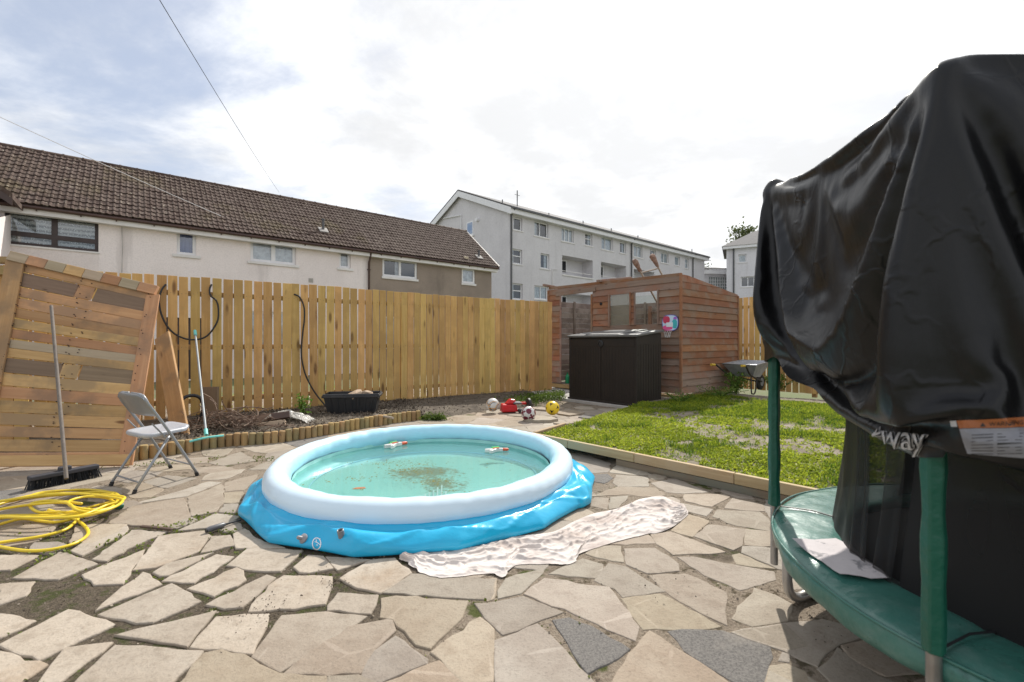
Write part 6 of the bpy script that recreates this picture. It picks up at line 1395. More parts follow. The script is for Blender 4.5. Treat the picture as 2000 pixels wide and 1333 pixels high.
# dirt floating on the water
k = NB('algae', .9); k.col(k.mix(k.noise(k.coords(), 12, 5), (.26, .19, .04), (.12, .14, .03))); pts = []
for cx_, cy_, n_, sx_, sy_ in ((800, 920, 260, .13, .08), (770, 905, 120, .16, .05), (850, 940, 160, .10, .06), (690, 935, 60, .08, .05), (830, 905, 80, .10, .05), (890, 960, 30, .06, .03), (700, 957, 30, .02, .012), (960, 905, 20, .25, .1), (640, 940, 30, .1, .05)):
    c_0 = G(cx_, cy_, .108)
    for _ in range(n_):
        x, y = c_0.x + random.gauss(0, sx_), c_0.y + random.gauss(0, sy_)
        if (x - PC.x) ** 2 + (y - PC.y) ** 2 < .98 and random.random() < .6: pts.append((x, y, .1095))
mb = MB()
for x, y, z_ in pts:
    r_ = random.uniform(.002, .011); a0_ = random.uniform(0, 6); mb.add([(x + r_ * math.cos(a0_ + t * 1.2566) * random.uniform(.5, 1.2), y + r_ * math.sin(a0_ + t * 1.2566) * random.uniform(.5, 1.2), z_ + random.uniform(0, .001)) for t in range(5)], [(0, 1, 2, 3, 4)])
o = mb.build('floating_algae', k.m, None); tag(o, 'brown-green scum and bits floating on the pool water', kind='stuff')
q = MB(); c = G(702, 954, .11); q.add([c + Vector((-.05, -.01, 0)), c + Vector((-.01, -.02, .003)), c + Vector((.05, 0, .002)), c + Vector((.03, .02, .004)), c + Vector((-.03, .015, .002))], [(0, 1, 2, 3, 4)]); tag(q.build('fallen_leaf', plain('dry_leaf', (.55, .20, .08), (.4, .14, .05), .8, 9, bump=0), None, solid=.002), 'orange-brown leaf floating in the pool near its front edge', 'leaf')
# valves and no-diving mark on the outer wall
from mathutils.bvhtree import BVHTree
bpy.context.view_layer.update()
def bvh_of(o):
    dg = bpy.context.evaluated_depsgraph_get(); e = o.evaluated_get(dg); m = e.to_mesh(); mw = e.matrix_world
    t = BVHTree.FromPolygons([mw @ v.co for v in m.vertices], [tuple(p.vertices) for p in m.polygons]); e.to_mesh_clear(); return t
def hit(bvh, px, py, far_=2.9):
    d = P(px, py, 1.0) - Vector((0, 0, CH)); r_ = bvh.ray_cast(Vector((0, 0, CH)), d.normalized())
    return (r_[0], r_[1] if r_[1].dot(d) < 0 else -r_[1]) if r_[0] and r_[0].length < far_ else (None, None)
wall_o = [c_ for c_ in pool.children if c_.name.startswith('outer_wall')][0]; bw = bvh_of(wall_o)
M_VALVE = plain('valve_grey', (.30, .29, .30), None, .4, 3, bump=0)
p, n_ = hit(bw, 593, 1052, 9)
if p:
    n_ = (n_ + Vector((-.5, -.2, 0))).normalized(); X_ = n_.orthogonal().normalized(); q = MB(); q.lathe(p - n_ * .006, [(.026, 0), (.028, .010), (.022, .016), (.012, .022), (.010, .045), (.006, .05), (0, .05)], 20, (X_, n_.cross(X_), n_)); q.build('drain_valve', M_VALVE, pool, auto=45)
p, n_ = hit(bw, 667, 1046, 9)
if p:
    q = MB(); n2 = Vector((-.1, -.25, 1)).normalized(); X_ = n2.orthogonal().normalized(); q.lathe(p - n2 * .01, [(.018, 0), (.019, .045), (.016, .047), (.013, .045), (.013, .01)], 18, (X_, n2.cross(X_), n2)); q.build('hose_port', M_VALVE, pool, auto=45)
def decal(bvh, polys, name, mat, parent, off=.0015, far2=2.9):
    """flat print laid on a curved surface: polys of (px,py) quads projected along the view and lifted by off"""
    mb = MB()
    for poly in polys:
        pts = []
        for px, py in poly:
            p, n_ = hit(bvh, px, py, far2)
            if p is None: break
            pts.append(p + n_ * off)
        else: mb.add(pts, [tuple(range(len(pts)))])
    return mb.build(name, mat, parent) if mb.f else None
def ringq(cx_, cy_, rx, ry, w_, n=28): return [[(cx_ + rx * math.cos(a), cy_ + ry * math.sin(a)), (cx_ + rx * math.cos(b), cy_ + ry * math.sin(b)), (cx_ + (rx - w_) * math.cos(b), cy_ + (ry - w_) * math.sin(b)), (cx_ + (rx - w_) * math.cos(a), cy_ + (ry - w_) * math.sin(a))] for a, b in zip(np.linspace(0, 2 * math.pi, n + 1)[:-1], np.linspace(0, 2 * math.pi, n + 1)[1:])]
def lineq(x0_, y0_, x1_, y1_, w_): d = Vector((x1_ - x0_, y1_ - y0_)); n__ = Vector((-d.y, d.x)).normalized() * w_ / 2; return [[(x0_ + n__.x, y0_ + n__.y), (x1_ + n__.x, y1_ + n__.y), (x1_ - n__.x, y1_ - n__.y), (x0_ - n__.x, y0_ - n__.y)]]
decal(bw, ringq(619, 1062, 9, 12, 1.8) + lineq(612, 1072, 626, 1052, 1.6) + lineq(618, 1054, 620, 1066, 1.6) + lineq(620, 1060, 626, 1064, 1.4) + lineq(615, 1058, 620, 1060, 1.4), 'no_diving_mark', M_UPVC, pool, .0015, 9)

# floating water pistols
def wpistol(px, py, dirx, label, s=1.0):
    c = G(px, py, .11); X = Vector(dirx).normalized(); Y = Vector((-X.y, X.x, 0)); root = thing('water_pistol', label, 'water pistol', c, 'water pistols floating in the pool')
    def t(a, b, z): return c + X * a * s + Y * b * s + ZU * z * s
    q = MB(); out_ = [(-.10, .0), (-.10, .03), (-.02, .045), (.03, .06), (.09, .06), (.09, .025), (.03, .02), (.0, -.01), (-.03, -.05), (-.06, -.05), (-.045, -.005)]
    q.prism([t(a, b, .0) for a, b in out_], ZU * .035 * s); q.build('body', BW_, root, bevel=.006)
    q = MB(); q.tube([t(.08, .045, .018), t(.135, .045, .018), t(.15, .045, .018)], [.016 * s, .016 * s, .010 * s], 12); q.build('nozzle', plain('orange_red_plastic', (.75, .10, .03), None, .4, 3, bump=0), root, auto=50)
    q = MB(); q.tube([t(-.03, .065, .03), t(.05, .08, .03)], [.014 * s, .016 * s], 12); q.build('tank', plain('bright_green_plastic', (.05, .55, .12), None, .35, 3, bump=0), root, auto=50)
    q = MB(); q.prism([t(-.02, .01, .036), t(.05, .03, .036), (t(.05, .05, .036)), t(-.01, .04, .036)], ZU * .004); q.build('trim', plain('orange_red_plastic', (.75, .10, .03)), root)
wpistol(771, 874, (.75, .55, 0), 'white toy water pistol with an orange trim floating at the back of the pool', 1.05)
wpistol(966, 884, (.95, .10, 0), 'slim white toy water pistol with a green end floating at the right of the pool', .95)

# ---------------------------------------------------------------- crumpled dust sheet on the paving
up_ = [(779, 1086), (800, 1074), (860, 1070), (900, 1070), (960, 1060), (1000, 1050), (1032, 1046), (1080, 1040), (1120, 1020), (1160, 1004), (1200, 996), (1232, 984), (1250, 976), (1290, 970), (1318, 980), (1336, 988), (1344, 1002)]
dn_ = [(781, 1092), (800, 1106), (846, 1128), (900, 1127), (960, 1122), (984, 1128), (1006, 1106), (1060, 1103), (1100, 1104), (1122, 1099), (1130, 1084), (1165, 1071), (1212, 1057), (1262, 1045), (1292, 1040), (1322, 1025), (1344, 1006)]
ua = smooth_path([G(*p) for p in up_], 14); da = smooth_path([G(*p) for p in dn_], 14); n = len(ua); m_ = 64; V = np.zeros((m_, n, 3))
for j in range(n):
    e_ = min(1, j / 10, (n - 1 - j) / 10)
    for i in range(m_):
        t = i / (m_ - 1); p = ua[j].lerp(da[j], t); ed = min(1, t * 7, (1 - t) * 7) * e_; x, y = p.x, p.y
        ul = j / n * 1.5; wx, wy = ul + .09 * fbm(x, y, 90, 4), t * .32 + .05 * fbm(x, y, 91, 4)
        r1 = 1 - abs(fbm(wx * .8 + wy * .5, (wy - wx * .12) * 3.2, 92, 3.6, 2)) * 2.8; r2 = 1 - abs(fbm(wx - wy, wy * 2.2, 93, 8, 2)) * 2.6; r3 = abs(fbm(x, y, 94, 26, 2))
        r0 = 1 - abs(fbm(x + .1 * fbm(x, y, 97, 4), y, 98, 5, 2)) * 2.6
        h = .004 + ed * (.020 * max(0, r1) ** 4 + .014 * max(0, r0) ** 4 + .010 * fbm(x, y, 99, 2.2, 1) + .007 * max(0, r2) ** 2 + .003 * r3 + .016 * max(0, fbm(x, y, 95, 3))); h = max(.003, h)
        jx = .006 * fbm(x, y, 96, 16) * (1 + 1.5 * (1 - ed)); V[i, j] = (x + jx, y + jx * .8, h)
k = NB('dust_sheet', .95, 0, .1); co = k.coords((1, 1, 1)); k.col(k.mix(k.rng(k.noise(co, 4, 6), .42, .68), (.66, .60, .56), (.47, .40, .36))); vv_ = k.n('ShaderNodeTexVoronoi', feature='SMOOTH_F1'); k.l(k.coords((1, 1, 0)), vv_.inputs[0]); vv_.inputs['Scale'].default_value = 17; vw_ = k.n('ShaderNodeTexVoronoi', feature='F1'); k.l(k.coords((1, 1.6, 0)), vw_.inputs[0]); vw_.inputs['Scale'].default_value = 38
k.bump(k.math('ADD', k.math('ADD', vv_.outputs['Distance'], k.math('MULTIPLY', vw_.outputs['Distance'], .35)), k.math('MULTIPLY', k.noise(co, 60, 5, .7), .1)), .22, .02)
tag(rowsmesh('dust_sheet', V, k.m, None, subsurf=1), 'crumpled off-white dust sheet lying along the front of the pool', 'cloth')
# settled shape of the draped cover: steps of 2 mm round 32 rings of the cloth
COVER = [
454,2,-5,-15,-32,-35,-40,-43,-42,-15,-16,-16,-16,-17,-18,-17,-19,-19,-19,-19,-19,-20,-19,-19,-19,-9,-10,-9,-9,-10,-9,-9,-9,-9,-9,-9,-9,-9,-9,-9,-9,-9,
-8,-9,-9,-9,-8,-9,-9,-8,-8,-9,-8,-8,-8,-8,-8,-8,-7,-8,-7,-7,-5,-5,-5,-5,-4,-4,-4,-4,-3,-4,-3,-3,-3,-3,-3,-2,-2,-3,-1,-2,-2,-1,-1,-1,-2,-2,-1,-2,-2,-1,
-1,-2,-1,-1,-1,0,-1,0,0,0,1,0,1,0,1,1,1,2,1,3,4,4,5,5,6,7,6,7,6,7,6,7,7,7,6,8,7,7,7,8,7,8,8,8,7,8,7,7,7,16,15,16,17,17,17,17,18,18,20,19,19,19,19,18,
18,19,36,52,54,53,51,47,34,24,19,12,9,1,57,57,56,46,45,41,37,38,12,11,11,10,9,9,8,7,7,3,0,0,-2,-2,-3,-4,-1,-3,-2,-2,-3,-2,-3,-3,-3,-4,-3,-4,-2,-3,-3,
-3,-4,-3,-4,-4,-4,-4,-4,-5,-5,-5,-5,-5,-5,-6,-5,-6,-6,-7,-6,-7,-7,-9,-8,-9,-8,-9,-9,-8,-9,-9,-9,-9,-8,-9,-9,-9,-10,-9,-9,-9,-9,-9,-10,-9,-9,-9,-10,-9,
-9,-9,-10,-9,-9,-10,-9,-10,-9,-10,-9,-10,-10,-9,-10,-10,-9,-10,-10,-9,-10,-10,-10,-9,-9,-8,-8,-8,-7,-6,-5,-6,-6,-7,-7,-6,-7,-6,-6,-6,-6,-6,-6,-6,-5,
-6,-5,-5,-7,-5,-6,-6,-11,-10,-10,-10,-9,-9,-8,-7,-7,-6,-4,-1,0,0,1,1,3,6,20,9,18,27,31,46,53,55,56,55,963,-1,4,4,-14,-1,6,3,2,1,0,-1,0,0,0,1,1,1,-4,
-2,-1,-3,-3,-1,0,0,0,0,0,0,0,0,1,0,0,0,0,0,1,0,0,1,0,0,0,0,1,0,0,1,0,1,0,1,1,1,1,1,1,1,1,-1,-1,-2,-1,-2,-2,-1,-2,-2,-2,-2,-2,-2,-2,-1,-2,-2,-1,-1,-2,
-1,-1,-1,-1,-1,-1,0,0,0,-1,0,0,-1,0,-1,0,-1,0,-1,0,0,0,1,1,2,2,2,2,0,0,0,0,-1,-1,-2,-2,0,-6,-7,-6,-5,-4,-4,-4,-4,-3,-4,-3,-3,-4,-3,-3,-3,-1,-2,-1,-2,
-3,-2,-2,-4,-4,-2,-1,0,0,0,2,3,2,2,3,3,4,5,5,6,8,13,14,16,10,15,9,2,0,0,1,469,1,-3,-15,-34,-38,-40,-44,-45,-15,-16,-16,-17,-17,-18,-19,-19,-19,-19,
-20,-20,-20,-20,-20,-20,-9,-10,-10,-9,-10,-9,-10,-9,-9,-10,-9,-9,-9,-10,-9,-9,-10,-9,-9,-9,-9,-9,-9,-9,-9,-9,-8,-9,-9,-8,-9,-8,-8,-8,-8,-7,-7,-6,-5,
-5,-4,-5,-4,-4,-4,-4,-3,-3,-3,-2,-3,-2,-2,-2,-2,-2,-2,-2,-1,-2,-1,-2,-2,-2,-1,-2,-1,-2,-1,-1,-1,-1,0,0,0,1,1,1,1,-1,-1,-1,0,1,1,1,3,4,4,5,6,8,6,7,6,7,
7,7,6,7,8,7,7,8,7,8,8,8,8,8,8,8,8,8,7,8,15,16,16,16,18,17,18,19,19,19,20,20,19,19,20,19,19,36,55,56,55,53,50,33,25,19,12,9,2,59,59,58,45,46,43,38,39,
13,12,11,11,10,9,9,8,7,4,-1,-1,-2,-3,-3,-4,-2,-3,-2,-3,-2,-3,-3,-3,-3,-4,-3,-4,-2,-3,-3,-3,-3,-4,-4,-3,-5,-4,-4,-5,-5,-5,-5,-5,-6,-5,-6,-6,-6,-7,-7,
-7,-8,-8,-8,-9,-10,-9,-9,-9,-9,-10,-9,-9,-9,-9,-10,-9,-10,-9,-10,-9,-10,-9,-10,-9,-10,-9,-10,-9,-10,-9,-10,-10,-9,-10,-10,-10,-9,-10,-10,-10,-10,-10,
-10,-10,-10,-10,-10,-10,-11,-10,-9,-11,-9,-9,-8,-5,-6,-7,-8,-7,-7,-7,-7,-6,-7,-6,-6,-6,-6,-6,-5,-6,-5,-6,-5,-6,-5,-6,-6,-7,-12,-13,-11,-9,-9,-10,-8,
-8,-8,-6,-3,-2,1,0,1,4,7,15,17,11,11,23,32,47,55,57,58,58,960,7,2,4,-17,8,-1,1,-2,1,1,2,2,1,0,0,2,1,-5,-3,-5,-2,1,1,2,0,1,0,0,0,0,0,0,0,0,0,0,-1,0,0,
-1,0,0,1,0,0,1,0,1,0,0,0,0,0,1,0,1,1,2,3,3,-1,-4,-2,-2,-2,-1,-2,-2,-2,-2,-3,-2,-3,-3,-2,-2,-2,-2,-1,-1,-1,-1,0,0,0,0,-1,-1,-1,0,0,0,0,1,0,2,1,2,1,1,1,
0,-1,-1,-1,-2,-1,0,1,3,-2,2,1,0,-1,-7,-6,-5,-5,-4,-4,-4,-4,-4,-5,-4,-5,-4,-4,-4,-3,-4,-3,-2,-2,-1,-2,-2,-2,-1,-1,-1,0,0,1,-2,-2,-1,3,2,3,3,7,5,1,0,0,
5,13,15,20,23,12,11,4,-5,-4,1,464,13,2,-10,-38,-42,-48,-45,-42,-15,-16,-16,-16,-17,-18,-18,-20,-21,-16,-21,-21,-21,-21,-21,-20,-10,-10,-10,-9,-10,-9,
-10,-9,-10,-9,-9,-10,-9,-10,-9,-10,-9,-10,-10,-9,-10,-9,-10,-10,-9,-10,-9,-10,-9,-9,-9,-9,-9,-8,-17,-8,-7,3,-4,-4,-3,-3,-2,-2,-2,-2,-2,-1,-2,-1,-2,-1,
-2,-1,-2,-2,-2,-2,-3,-2,-3,-2,-1,-2,-1,-2,-1,-1,-1,-1,-1,-1,-2,-1,-2,-1,-2,-1,-2,-1,-1,1,2,3,1,-1,-18,4,5,16,8,7,7,7,7,7,7,7,7,7,8,7,8,7,8,8,8,8,9,8,
9,8,8,8,8,9,16,16,16,17,17,18,20,18,18,20,20,20,20,19,20,20,19,39,57,57,57,56,53,29,23,7,9,10,6,60,61,57,43,45,38,41,43,14,13,13,13,12,11,10,9,7,4,-2,
-2,-3,-2,-3,-5,-3,-3,-3,-3,-4,-4,-4,-3,-4,-4,-3,-4,-3,-4,-3,-4,-3,-4,-3,-4,-4,-4,-3,-4,-4,-4,-4,-4,-5,-6,-5,-7,-6,-5,-4,-7,-8,-13,-9,-10,-10,-9,-10,
-9,-10,-10,-9,-10,-10,-10,-10,-10,-10,-10,-10,-10,-10,-9,-10,-10,-10,-9,-10,-10,-10,-10,-10,-10,-10,-10,-10,-10,-10,-10,-10,-10,-10,-10,-10,-10,-10,
-10,-10,-11,-10,-11,-20,-9,-10,2,-8,-8,-8,-8,-7,-8,-7,-7,-7,-6,-7,-6,-6,-6,-6,-6,-5,-6,-5,-5,-5,-6,-6,-6,-6,-6,-12,-13,-13,-11,-10,-9,-7,-10,-10,-6,
-4,0,3,6,6,6,6,11,18,13,13,15,28,48,59,62,60,60,947,9,14,4,-9,-12,-5,1,0,1,2,2,3,4,4,4,3,5,-9,-7,1,1,0,-2,-2,-2,-1,-2,-1,-1,-1,-1,0,-1,0,0,0,-1,-1,0,
-1,0,0,1,0,1,1,1,1,2,2,2,3,2,2,1,1,-1,4,22,0,0,-22,-2,-4,-4,-4,-4,-4,-4,-3,-3,-3,-3,-3,-2,-2,-1,-2,-1,-1,-1,-1,-1,0,0,0,-1,-1,-1,0,0,0,0,1,1,1,1,2,2,
2,2,3,3,3,4,4,3,0,-1,-2,-1,0,0,-8,-3,-4,-4,-4,-5,-4,-5,-4,-5,-5,-5,-5,-4,-5,-5,-5,-4,-5,-4,-2,-2,-2,-2,-2,-2,-1,0,1,2,3,4,4,1,-4,-5,6,-1,6,-3,-2,-1,0,
1,5,14,14,22,28,22,8,-4,-10,-2,1,462,10,11,-8,-37,-48,-41,-44,-47,-16,-17,-17,-17,-17,-17,-18,-18,-21,-34,-3,-22,-22,-20,-20,-19,-10,-9,-10,-9,-10,
-10,-10,-10,-10,-10,-10,-9,-9,-10,-9,-9,-10,-10,-9,-10,-10,-10,-10,-10,-10,-10,-10,-11,-10,-10,-11,-11,-10,-13,-15,-15,-3,4,0,-2,-2,-3,-2,-3,-2,-2,-3,
-2,-2,-1,-2,-1,-2,-1,0,-1,-1,-1,0,0,-1,-1,0,-1,0,-1,-1,-1,-1,-1,-2,-1,-2,-1,-2,-2,-2,-2,-1,-2,-2,-2,-1,-2,-1,-1,1,4,0,8,6,7,6,7,7,6,7,7,7,8,7,7,8,8,8,
7,9,8,8,8,9,8,8,8,9,8,17,18,18,19,18,19,18,18,18,3,37,20,21,20,21,20,20,40,58,58,58,58,55,23,11,11,11,10,9,62,64,65,26,40,48,45,42,13,13,13,13,13,14,
13,12,19,-13,2,-2,-4,-6,-8,-9,-5,-4,-4,-5,-3,-4,-4,-3,-3,-3,-4,-3,-5,-5,-5,-5,-4,-4,-5,-4,-4,-3,-4,-4,-3,-4,-3,-3,-3,-3,-3,-3,-3,2,0,-6,-16,-13,-10,
-10,-10,-10,-10,-10,-10,-10,-10,-10,-10,-11,-10,-10,-10,-11,-10,-10,-10,-11,-10,-10,-11,-10,-10,-11,-10,-11,-10,-10,-11,-10,-11,-10,-10,-11,-10,-11,
-10,-10,-11,-10,-10,-10,-11,-10,-10,-10,-9,-10,-10,-8,-9,-8,-8,-8,-8,-8,-7,-8,-7,-7,-7,-7,-6,-7,-6,-6,-6,-5,-6,-5,-5,-6,-6,-6,-6,-6,-12,-11,-11,-10,
-10,-10,-10,-10,-10,-53,41,3,3,5,5,5,6,12,19,18,16,17,19,50,64,63,63,61,933,9,18,19,-25,-15,-2,3,-3,1,2,2,3,4,5,7,7,23,-10,-14,-5,-4,-5,-5,-3,-1,-1,
-1,-2,-1,-1,-1,-1,-1,0,-1,0,0,0,0,0,0,0,1,0,1,1,1,2,1,2,2,2,2,3,2,3,2,3,2,1,1,-3,-6,-4,-5,-4,-3,-4,-4,-3,-3,-3,-3,-3,-2,-3,-2,-2,-2,-1,-2,-1,-1,-1,0,
0,-1,-1,0,0,0,0,0,1,1,1,2,1,2,2,2,3,3,3,3,4,4,5,4,6,6,-3,-3,2,-5,-5,-5,-5,-5,-6,-5,-5,-5,-5,-5,-5,-5,-5,-5,-5,-5,-5,-4,-4,-4,-3,-2,-3,-2,-2,-2,-2,-1,
1,2,4,5,8,5,-32,33,-8,-2,0,-3,0,3,1,13,10,20,29,28,6,-9,-10,-3,1,474,10,7,16,-54,-40,-46,-51,-50,-17,-18,-18,-18,-18,-19,-19,-18,-5,-40,-7,-19,-20,
-21,-22,-21,-10,-11,-11,-10,-11,-10,-10,-11,-10,-10,-9,-10,-11,-10,-10,-11,-10,-11,-10,-10,-10,-11,-10,-10,-10,-10,-10,-11,-10,-10,-11,-10,-10,-10,
-12,-11,-4,-2,6,-2,-3,3,0,-4,0,-4,0,-5,1,-3,-1,-5,1,-5,2,-2,-5,1,-3,1,-5,1,-7,2,-4,1,-1,-6,-3,-2,2,-3,-6,-3,0,-5,-4,-3,-2,-2,-2,-1,-1,-1,0,0,-1,0,8,
11,9,9,9,8,8,8,8,8,7,8,7,6,6,6,8,7,7,8,8,8,9,8,8,8,8,8,16,17,18,18,18,20,20,19,20,21,21,22,21,22,21,21,21,41,59,62,58,60,50,26,10,14,12,8,10,65,65,65,
23,54,47,40,42,14,13,13,13,12,12,11,12,26,7,-25,-8,-7,-6,-6,-6,-3,-2,-3,-4,-4,-3,-4,-4,-4,-5,-4,-4,-4,-3,-3,-4,-3,-4,-4,-4,-4,-4,-4,-4,-4,-4,-4,-4,-4,
-4,-4,-4,-4,-3,2,-5,-11,-11,-8,-9,-10,-9,-11,-10,-10,-11,-11,-10,-11,-11,-11,-10,-11,-11,-11,-11,-10,-11,-11,-11,-10,-12,-9,-11,-11,-11,-11,-10,-11,
-11,-11,-11,-10,-10,-12,-9,-11,-10,-10,-11,-10,-11,-10,-11,-11,-10,-10,-13,-11,-4,0,-6,-6,-6,-7,-7,-7,-7,-7,-8,-7,-8,-9,-8,-8,-8,-7,-7,-8,-7,-7,-7,-7,
-7,-8,-7,-14,-14,-14,-12,-11,-9,-9,-9,-8,-7,-5,1,4,6,6,6,7,14,27,11,20,12,26,49,66,64,65,64,917,12,16,7,-14,0,-8,-8,3,2,2,2,3,3,5,5,5,1,0,-4,-7,-7,-5,
-4,-3,-1,-2,-1,-1,-1,-1,-1,-1,-1,-1,-1,-1,1,0,0,0,0,0,1,1,2,1,2,2,1,2,2,2,2,3,2,2,3,2,2,1,-1,-1,-5,-4,-5,-6,-5,-5,-3,-4,-3,-3,-3,-3,-3,-2,-3,-2,-2,-2,
-1,-2,-1,0,-1,1,0,-1,1,0,1,0,1,2,3,1,2,2,2,3,4,4,3,5,4,4,4,5,4,5,5,4,-3,-6,-8,-5,-5,-5,-5,-5,-5,-6,-5,-5,-6,-6,-7,-5,-5,-4,-4,-4,-4,-3,-2,-1,-1,-1,-1,
0,-1,1,1,2,3,2,3,7,6,6,1,-8,-5,-4,-3,-2,-2,0,5,14,26,29,32,-1,-8,-10,-7,-1,472,6,9,33,-51,-52,-51,-51,-53,-17,-17,-18,-18,-20,-19,-18,-15,-6,-21,-23,
-20,-21,-21,-20,-21,-10,-10,-10,-10,-11,-11,-11,-10,-11,-10,-10,-10,-10,-10,-11,-11,-10,-11,-11,-10,-10,-11,-10,-10,-11,-10,-10,-11,-10,-11,-10,-10,
-11,-11,-11,-8,-9,-4,9,5,-1,-8,-3,4,3,-4,-1,-2,-5,-2,0,-5,0,-4,2,-4,-3,0,2,-3,-6,3,-3,-6,-7,2,1,0,-1,-1,-2,-2,-2,-3,-3,-2,-3,-4,-3,-4,-5,-1,3,-2,-5,
-7,2,-1,8,11,4,9,9,10,9,9,9,9,9,9,9,10,9,10,9,8,9,8,7,8,8,8,7,8,7,8,16,16,16,17,16,16,16,19,20,20,22,20,21,22,22,21,21,42,64,63,61,55,57,28,6,9,10,9,
13,66,64,40,55,44,42,41,42,13,14,14,13,13,11,13,15,20,12,-13,-8,-8,-8,-8,-8,-4,-4,-4,-5,-4,-4,-4,-4,-4,-4,-4,-4,-3,-4,-4,-4,-5,-4,-4,-4,-4,-4,-4,-4,
-4,-4,-4,-4,-4,-4,-4,-5,-2,-1,3,-9,-5,-11,-6,-9,-11,-7,-10,-10,-11,-11,-12,-12,-10,-12,-11,-10,-12,-11,-11,-11,-11,-12,-11,-12,-10,-12,-12,-10,-9,-11,
-12,-12,-12,-11,-11,-12,-11,-11,-12,-11,-11,-10,-10,-11,-10,-11,-10,-11,-9,-8,-10,-12,-8,-4,-9,-5,-5,-4,-5,-5,-6,-6,-6,-5,-6,-6,-6,-7,-7,-7,-7,-7,-8,
-8,-7,-8,-8,-8,-8,-7,-16,-15,-15,-16,-15,-15,-14,-10,-8,-8,-2,7,7,8,9,7,7,13,16,13,17,33,16,47,64,67,65,65,893,14,18,14,-10,-11,-11,-9,5,2,2,2,2,3,4,
6,8,5,-2,-4,-6,-6,-5,-5,-5,-3,-3,-2,-2,-1,0,-1,-1,-1,-1,-1,0,0,0,-1,0,0,0,0,2,1,2,2,2,2,2,2,2,2,2,3,2,2,2,2,1,1,-1,-5,-4,-5,-5,-5,-6,-4,-3,-3,-3,-3,
-3,-3,-3,-3,-2,-3,-2,-3,-2,-1,-1,0,1,1,1,1,-1,0,0,1,2,2,2,2,3,2,3,4,3,4,4,4,4,4,4,5,6,4,1,-1,-3,-5,-6,-6,-5,-6,-5,-6,-6,-5,-5,-5,-4,-4,-3,-4,-4,-3,-5,
-4,-2,-2,-2,-2,-2,-2,-1,0,0,1,1,3,5,7,6,6,6,-3,-9,-5,-2,-2,-2,-1,-2,4,16,24,26,31,3,-13,-10,-8,0,470,8,7,35,-51,-51,-51,-52,-54,-18,-17,-18,-19,-19,
-17,-17,-19,-4,-20,-20,-20,-20,-21,-20,-21,-10,-10,-11,-11,-11,-11,-11,-11,-11,-10,-10,-10,-11,-10,-11,-11,-11,-11,-11,-11,-10,-11,-10,-11,-10,-10,
-11,-10,-11,-9,-10,-12,-11,-11,-11,-3,-11,-9,3,10,7,-1,-7,-8,-1,5,4,-4,-3,-4,-4,-1,-4,1,-2,-3,0,2,0,-7,-4,3,-3,-2,-6,-7,-6,-2,-1,1,-1,-2,-2,-4,-4,-3,
-2,-1,0,1,3,-5,-8,-8,7,-1,-8,0,9,10,11,6,3,8,8,10,9,9,9,9,10,10,10,11,9,9,9,9,9,8,9,9,8,9,9,8,18,17,16,17,17,17,16,16,15,17,20,22,22,24,22,22,21,43,
65,61,57,64,55,18,12,8,11,8,15,68,59,43,48,45,44,42,42,13,14,14,14,15,14,14,9,22,10,-9,-9,-8,-9,-8,-9,-4,-4,-4,-4,-4,-4,-5,-4,-4,-4,-4,-4,-4,-4,-4,-4,
-5,-4,-4,-4,-4,-4,-4,-4,-4,-5,-4,-4,-5,-5,-6,-1,1,-3,5,-12,-5,-7,-11,-2,-8,-11,-9,-8,-12,-11,-12,-12,-12,-11,-11,-12,-11,-12,-11,-12,-12,-12,-12,-10,
-12,-13,-12,-11,-11,-9,-11,-12,-12,-12,-11,-12,-12,-11,-11,-12,-11,-11,-12,-11,-11,-11,-8,-8,-8,-11,-8,-12,-8,-4,0,-9,-10,-7,-6,-5,-5,-6,-6,-6,-6,-7,
-6,-6,-7,-7,-6,-7,-6,-7,-7,-7,-7,-7,-7,-8,-14,-15,-15,-16,-15,-15,-15,-15,-15,-12,1,4,6,8,7,7,7,12,18,28,29,16,19,47,64,68,66,67,869,15,21,12,-10,-12,
-11,-11,7,2,2,2,1,2,5,7,7,4,0,-4,-6,-6,-5,-5,-6,-3,-3,-3,-1,-1,0,0,-1,-1,-1,-1,0,0,-1,0,-1,0,-1,1,1,2,2,3,2,2,1,2,2,2,3,2,2,3,1,2,1,1,0,-2,-6,-5,-6,
-5,-5,-3,-4,-3,-3,-3,-3,-3,-4,-3,-3,-3,-3,-3,-3,-2,-1,0,1,2,2,1,0,1,1,1,0,2,2,2,2,3,3,3,4,3,4,4,4,5,5,5,3,4,1,-1,-2,-4,-5,-6,-5,-5,-6,-6,-7,-5,-6,-4,
-4,-3,-3,-4,-3,-4,-4,-4,-2,-2,-1,-2,-1,-1,-1,-1,2,0,0,4,6,6,7,7,8,-6,-8,-4,-1,-1,-2,-1,-1,3,10,25,24,29,3,-14,-9,-8,0,469,12,0,43,-53,-51,-51,-53,-55,
-18,-18,-18,-20,-19,-16,-20,-18,-1,-18,-19,-18,-20,-21,-21,-21,-11,-10,-10,-11,-12,-12,-12,-11,-10,-11,-10,-10,-11,-10,-11,-12,-11,-12,-11,-11,-11,
-11,-11,-10,-10,-11,-11,-10,-9,-9,-12,-11,-12,-11,-11,0,-9,-11,-6,9,10,7,1,-7,-10,-6,3,7,1,-5,-4,-3,-3,-2,-1,0,1,0,-3,-8,-2,3,-3,-1,-2,-7,-7,-4,-3,-3,
-3,-2,-1,-2,0,-1,1,2,-2,-6,-9,-9,5,6,-2,-8,-10,4,8,9,11,11,9,0,6,8,8,9,9,10,10,10,11,11,10,9,9,9,8,9,9,8,9,9,8,9,17,17,17,17,17,18,16,16,14,15,24,21,
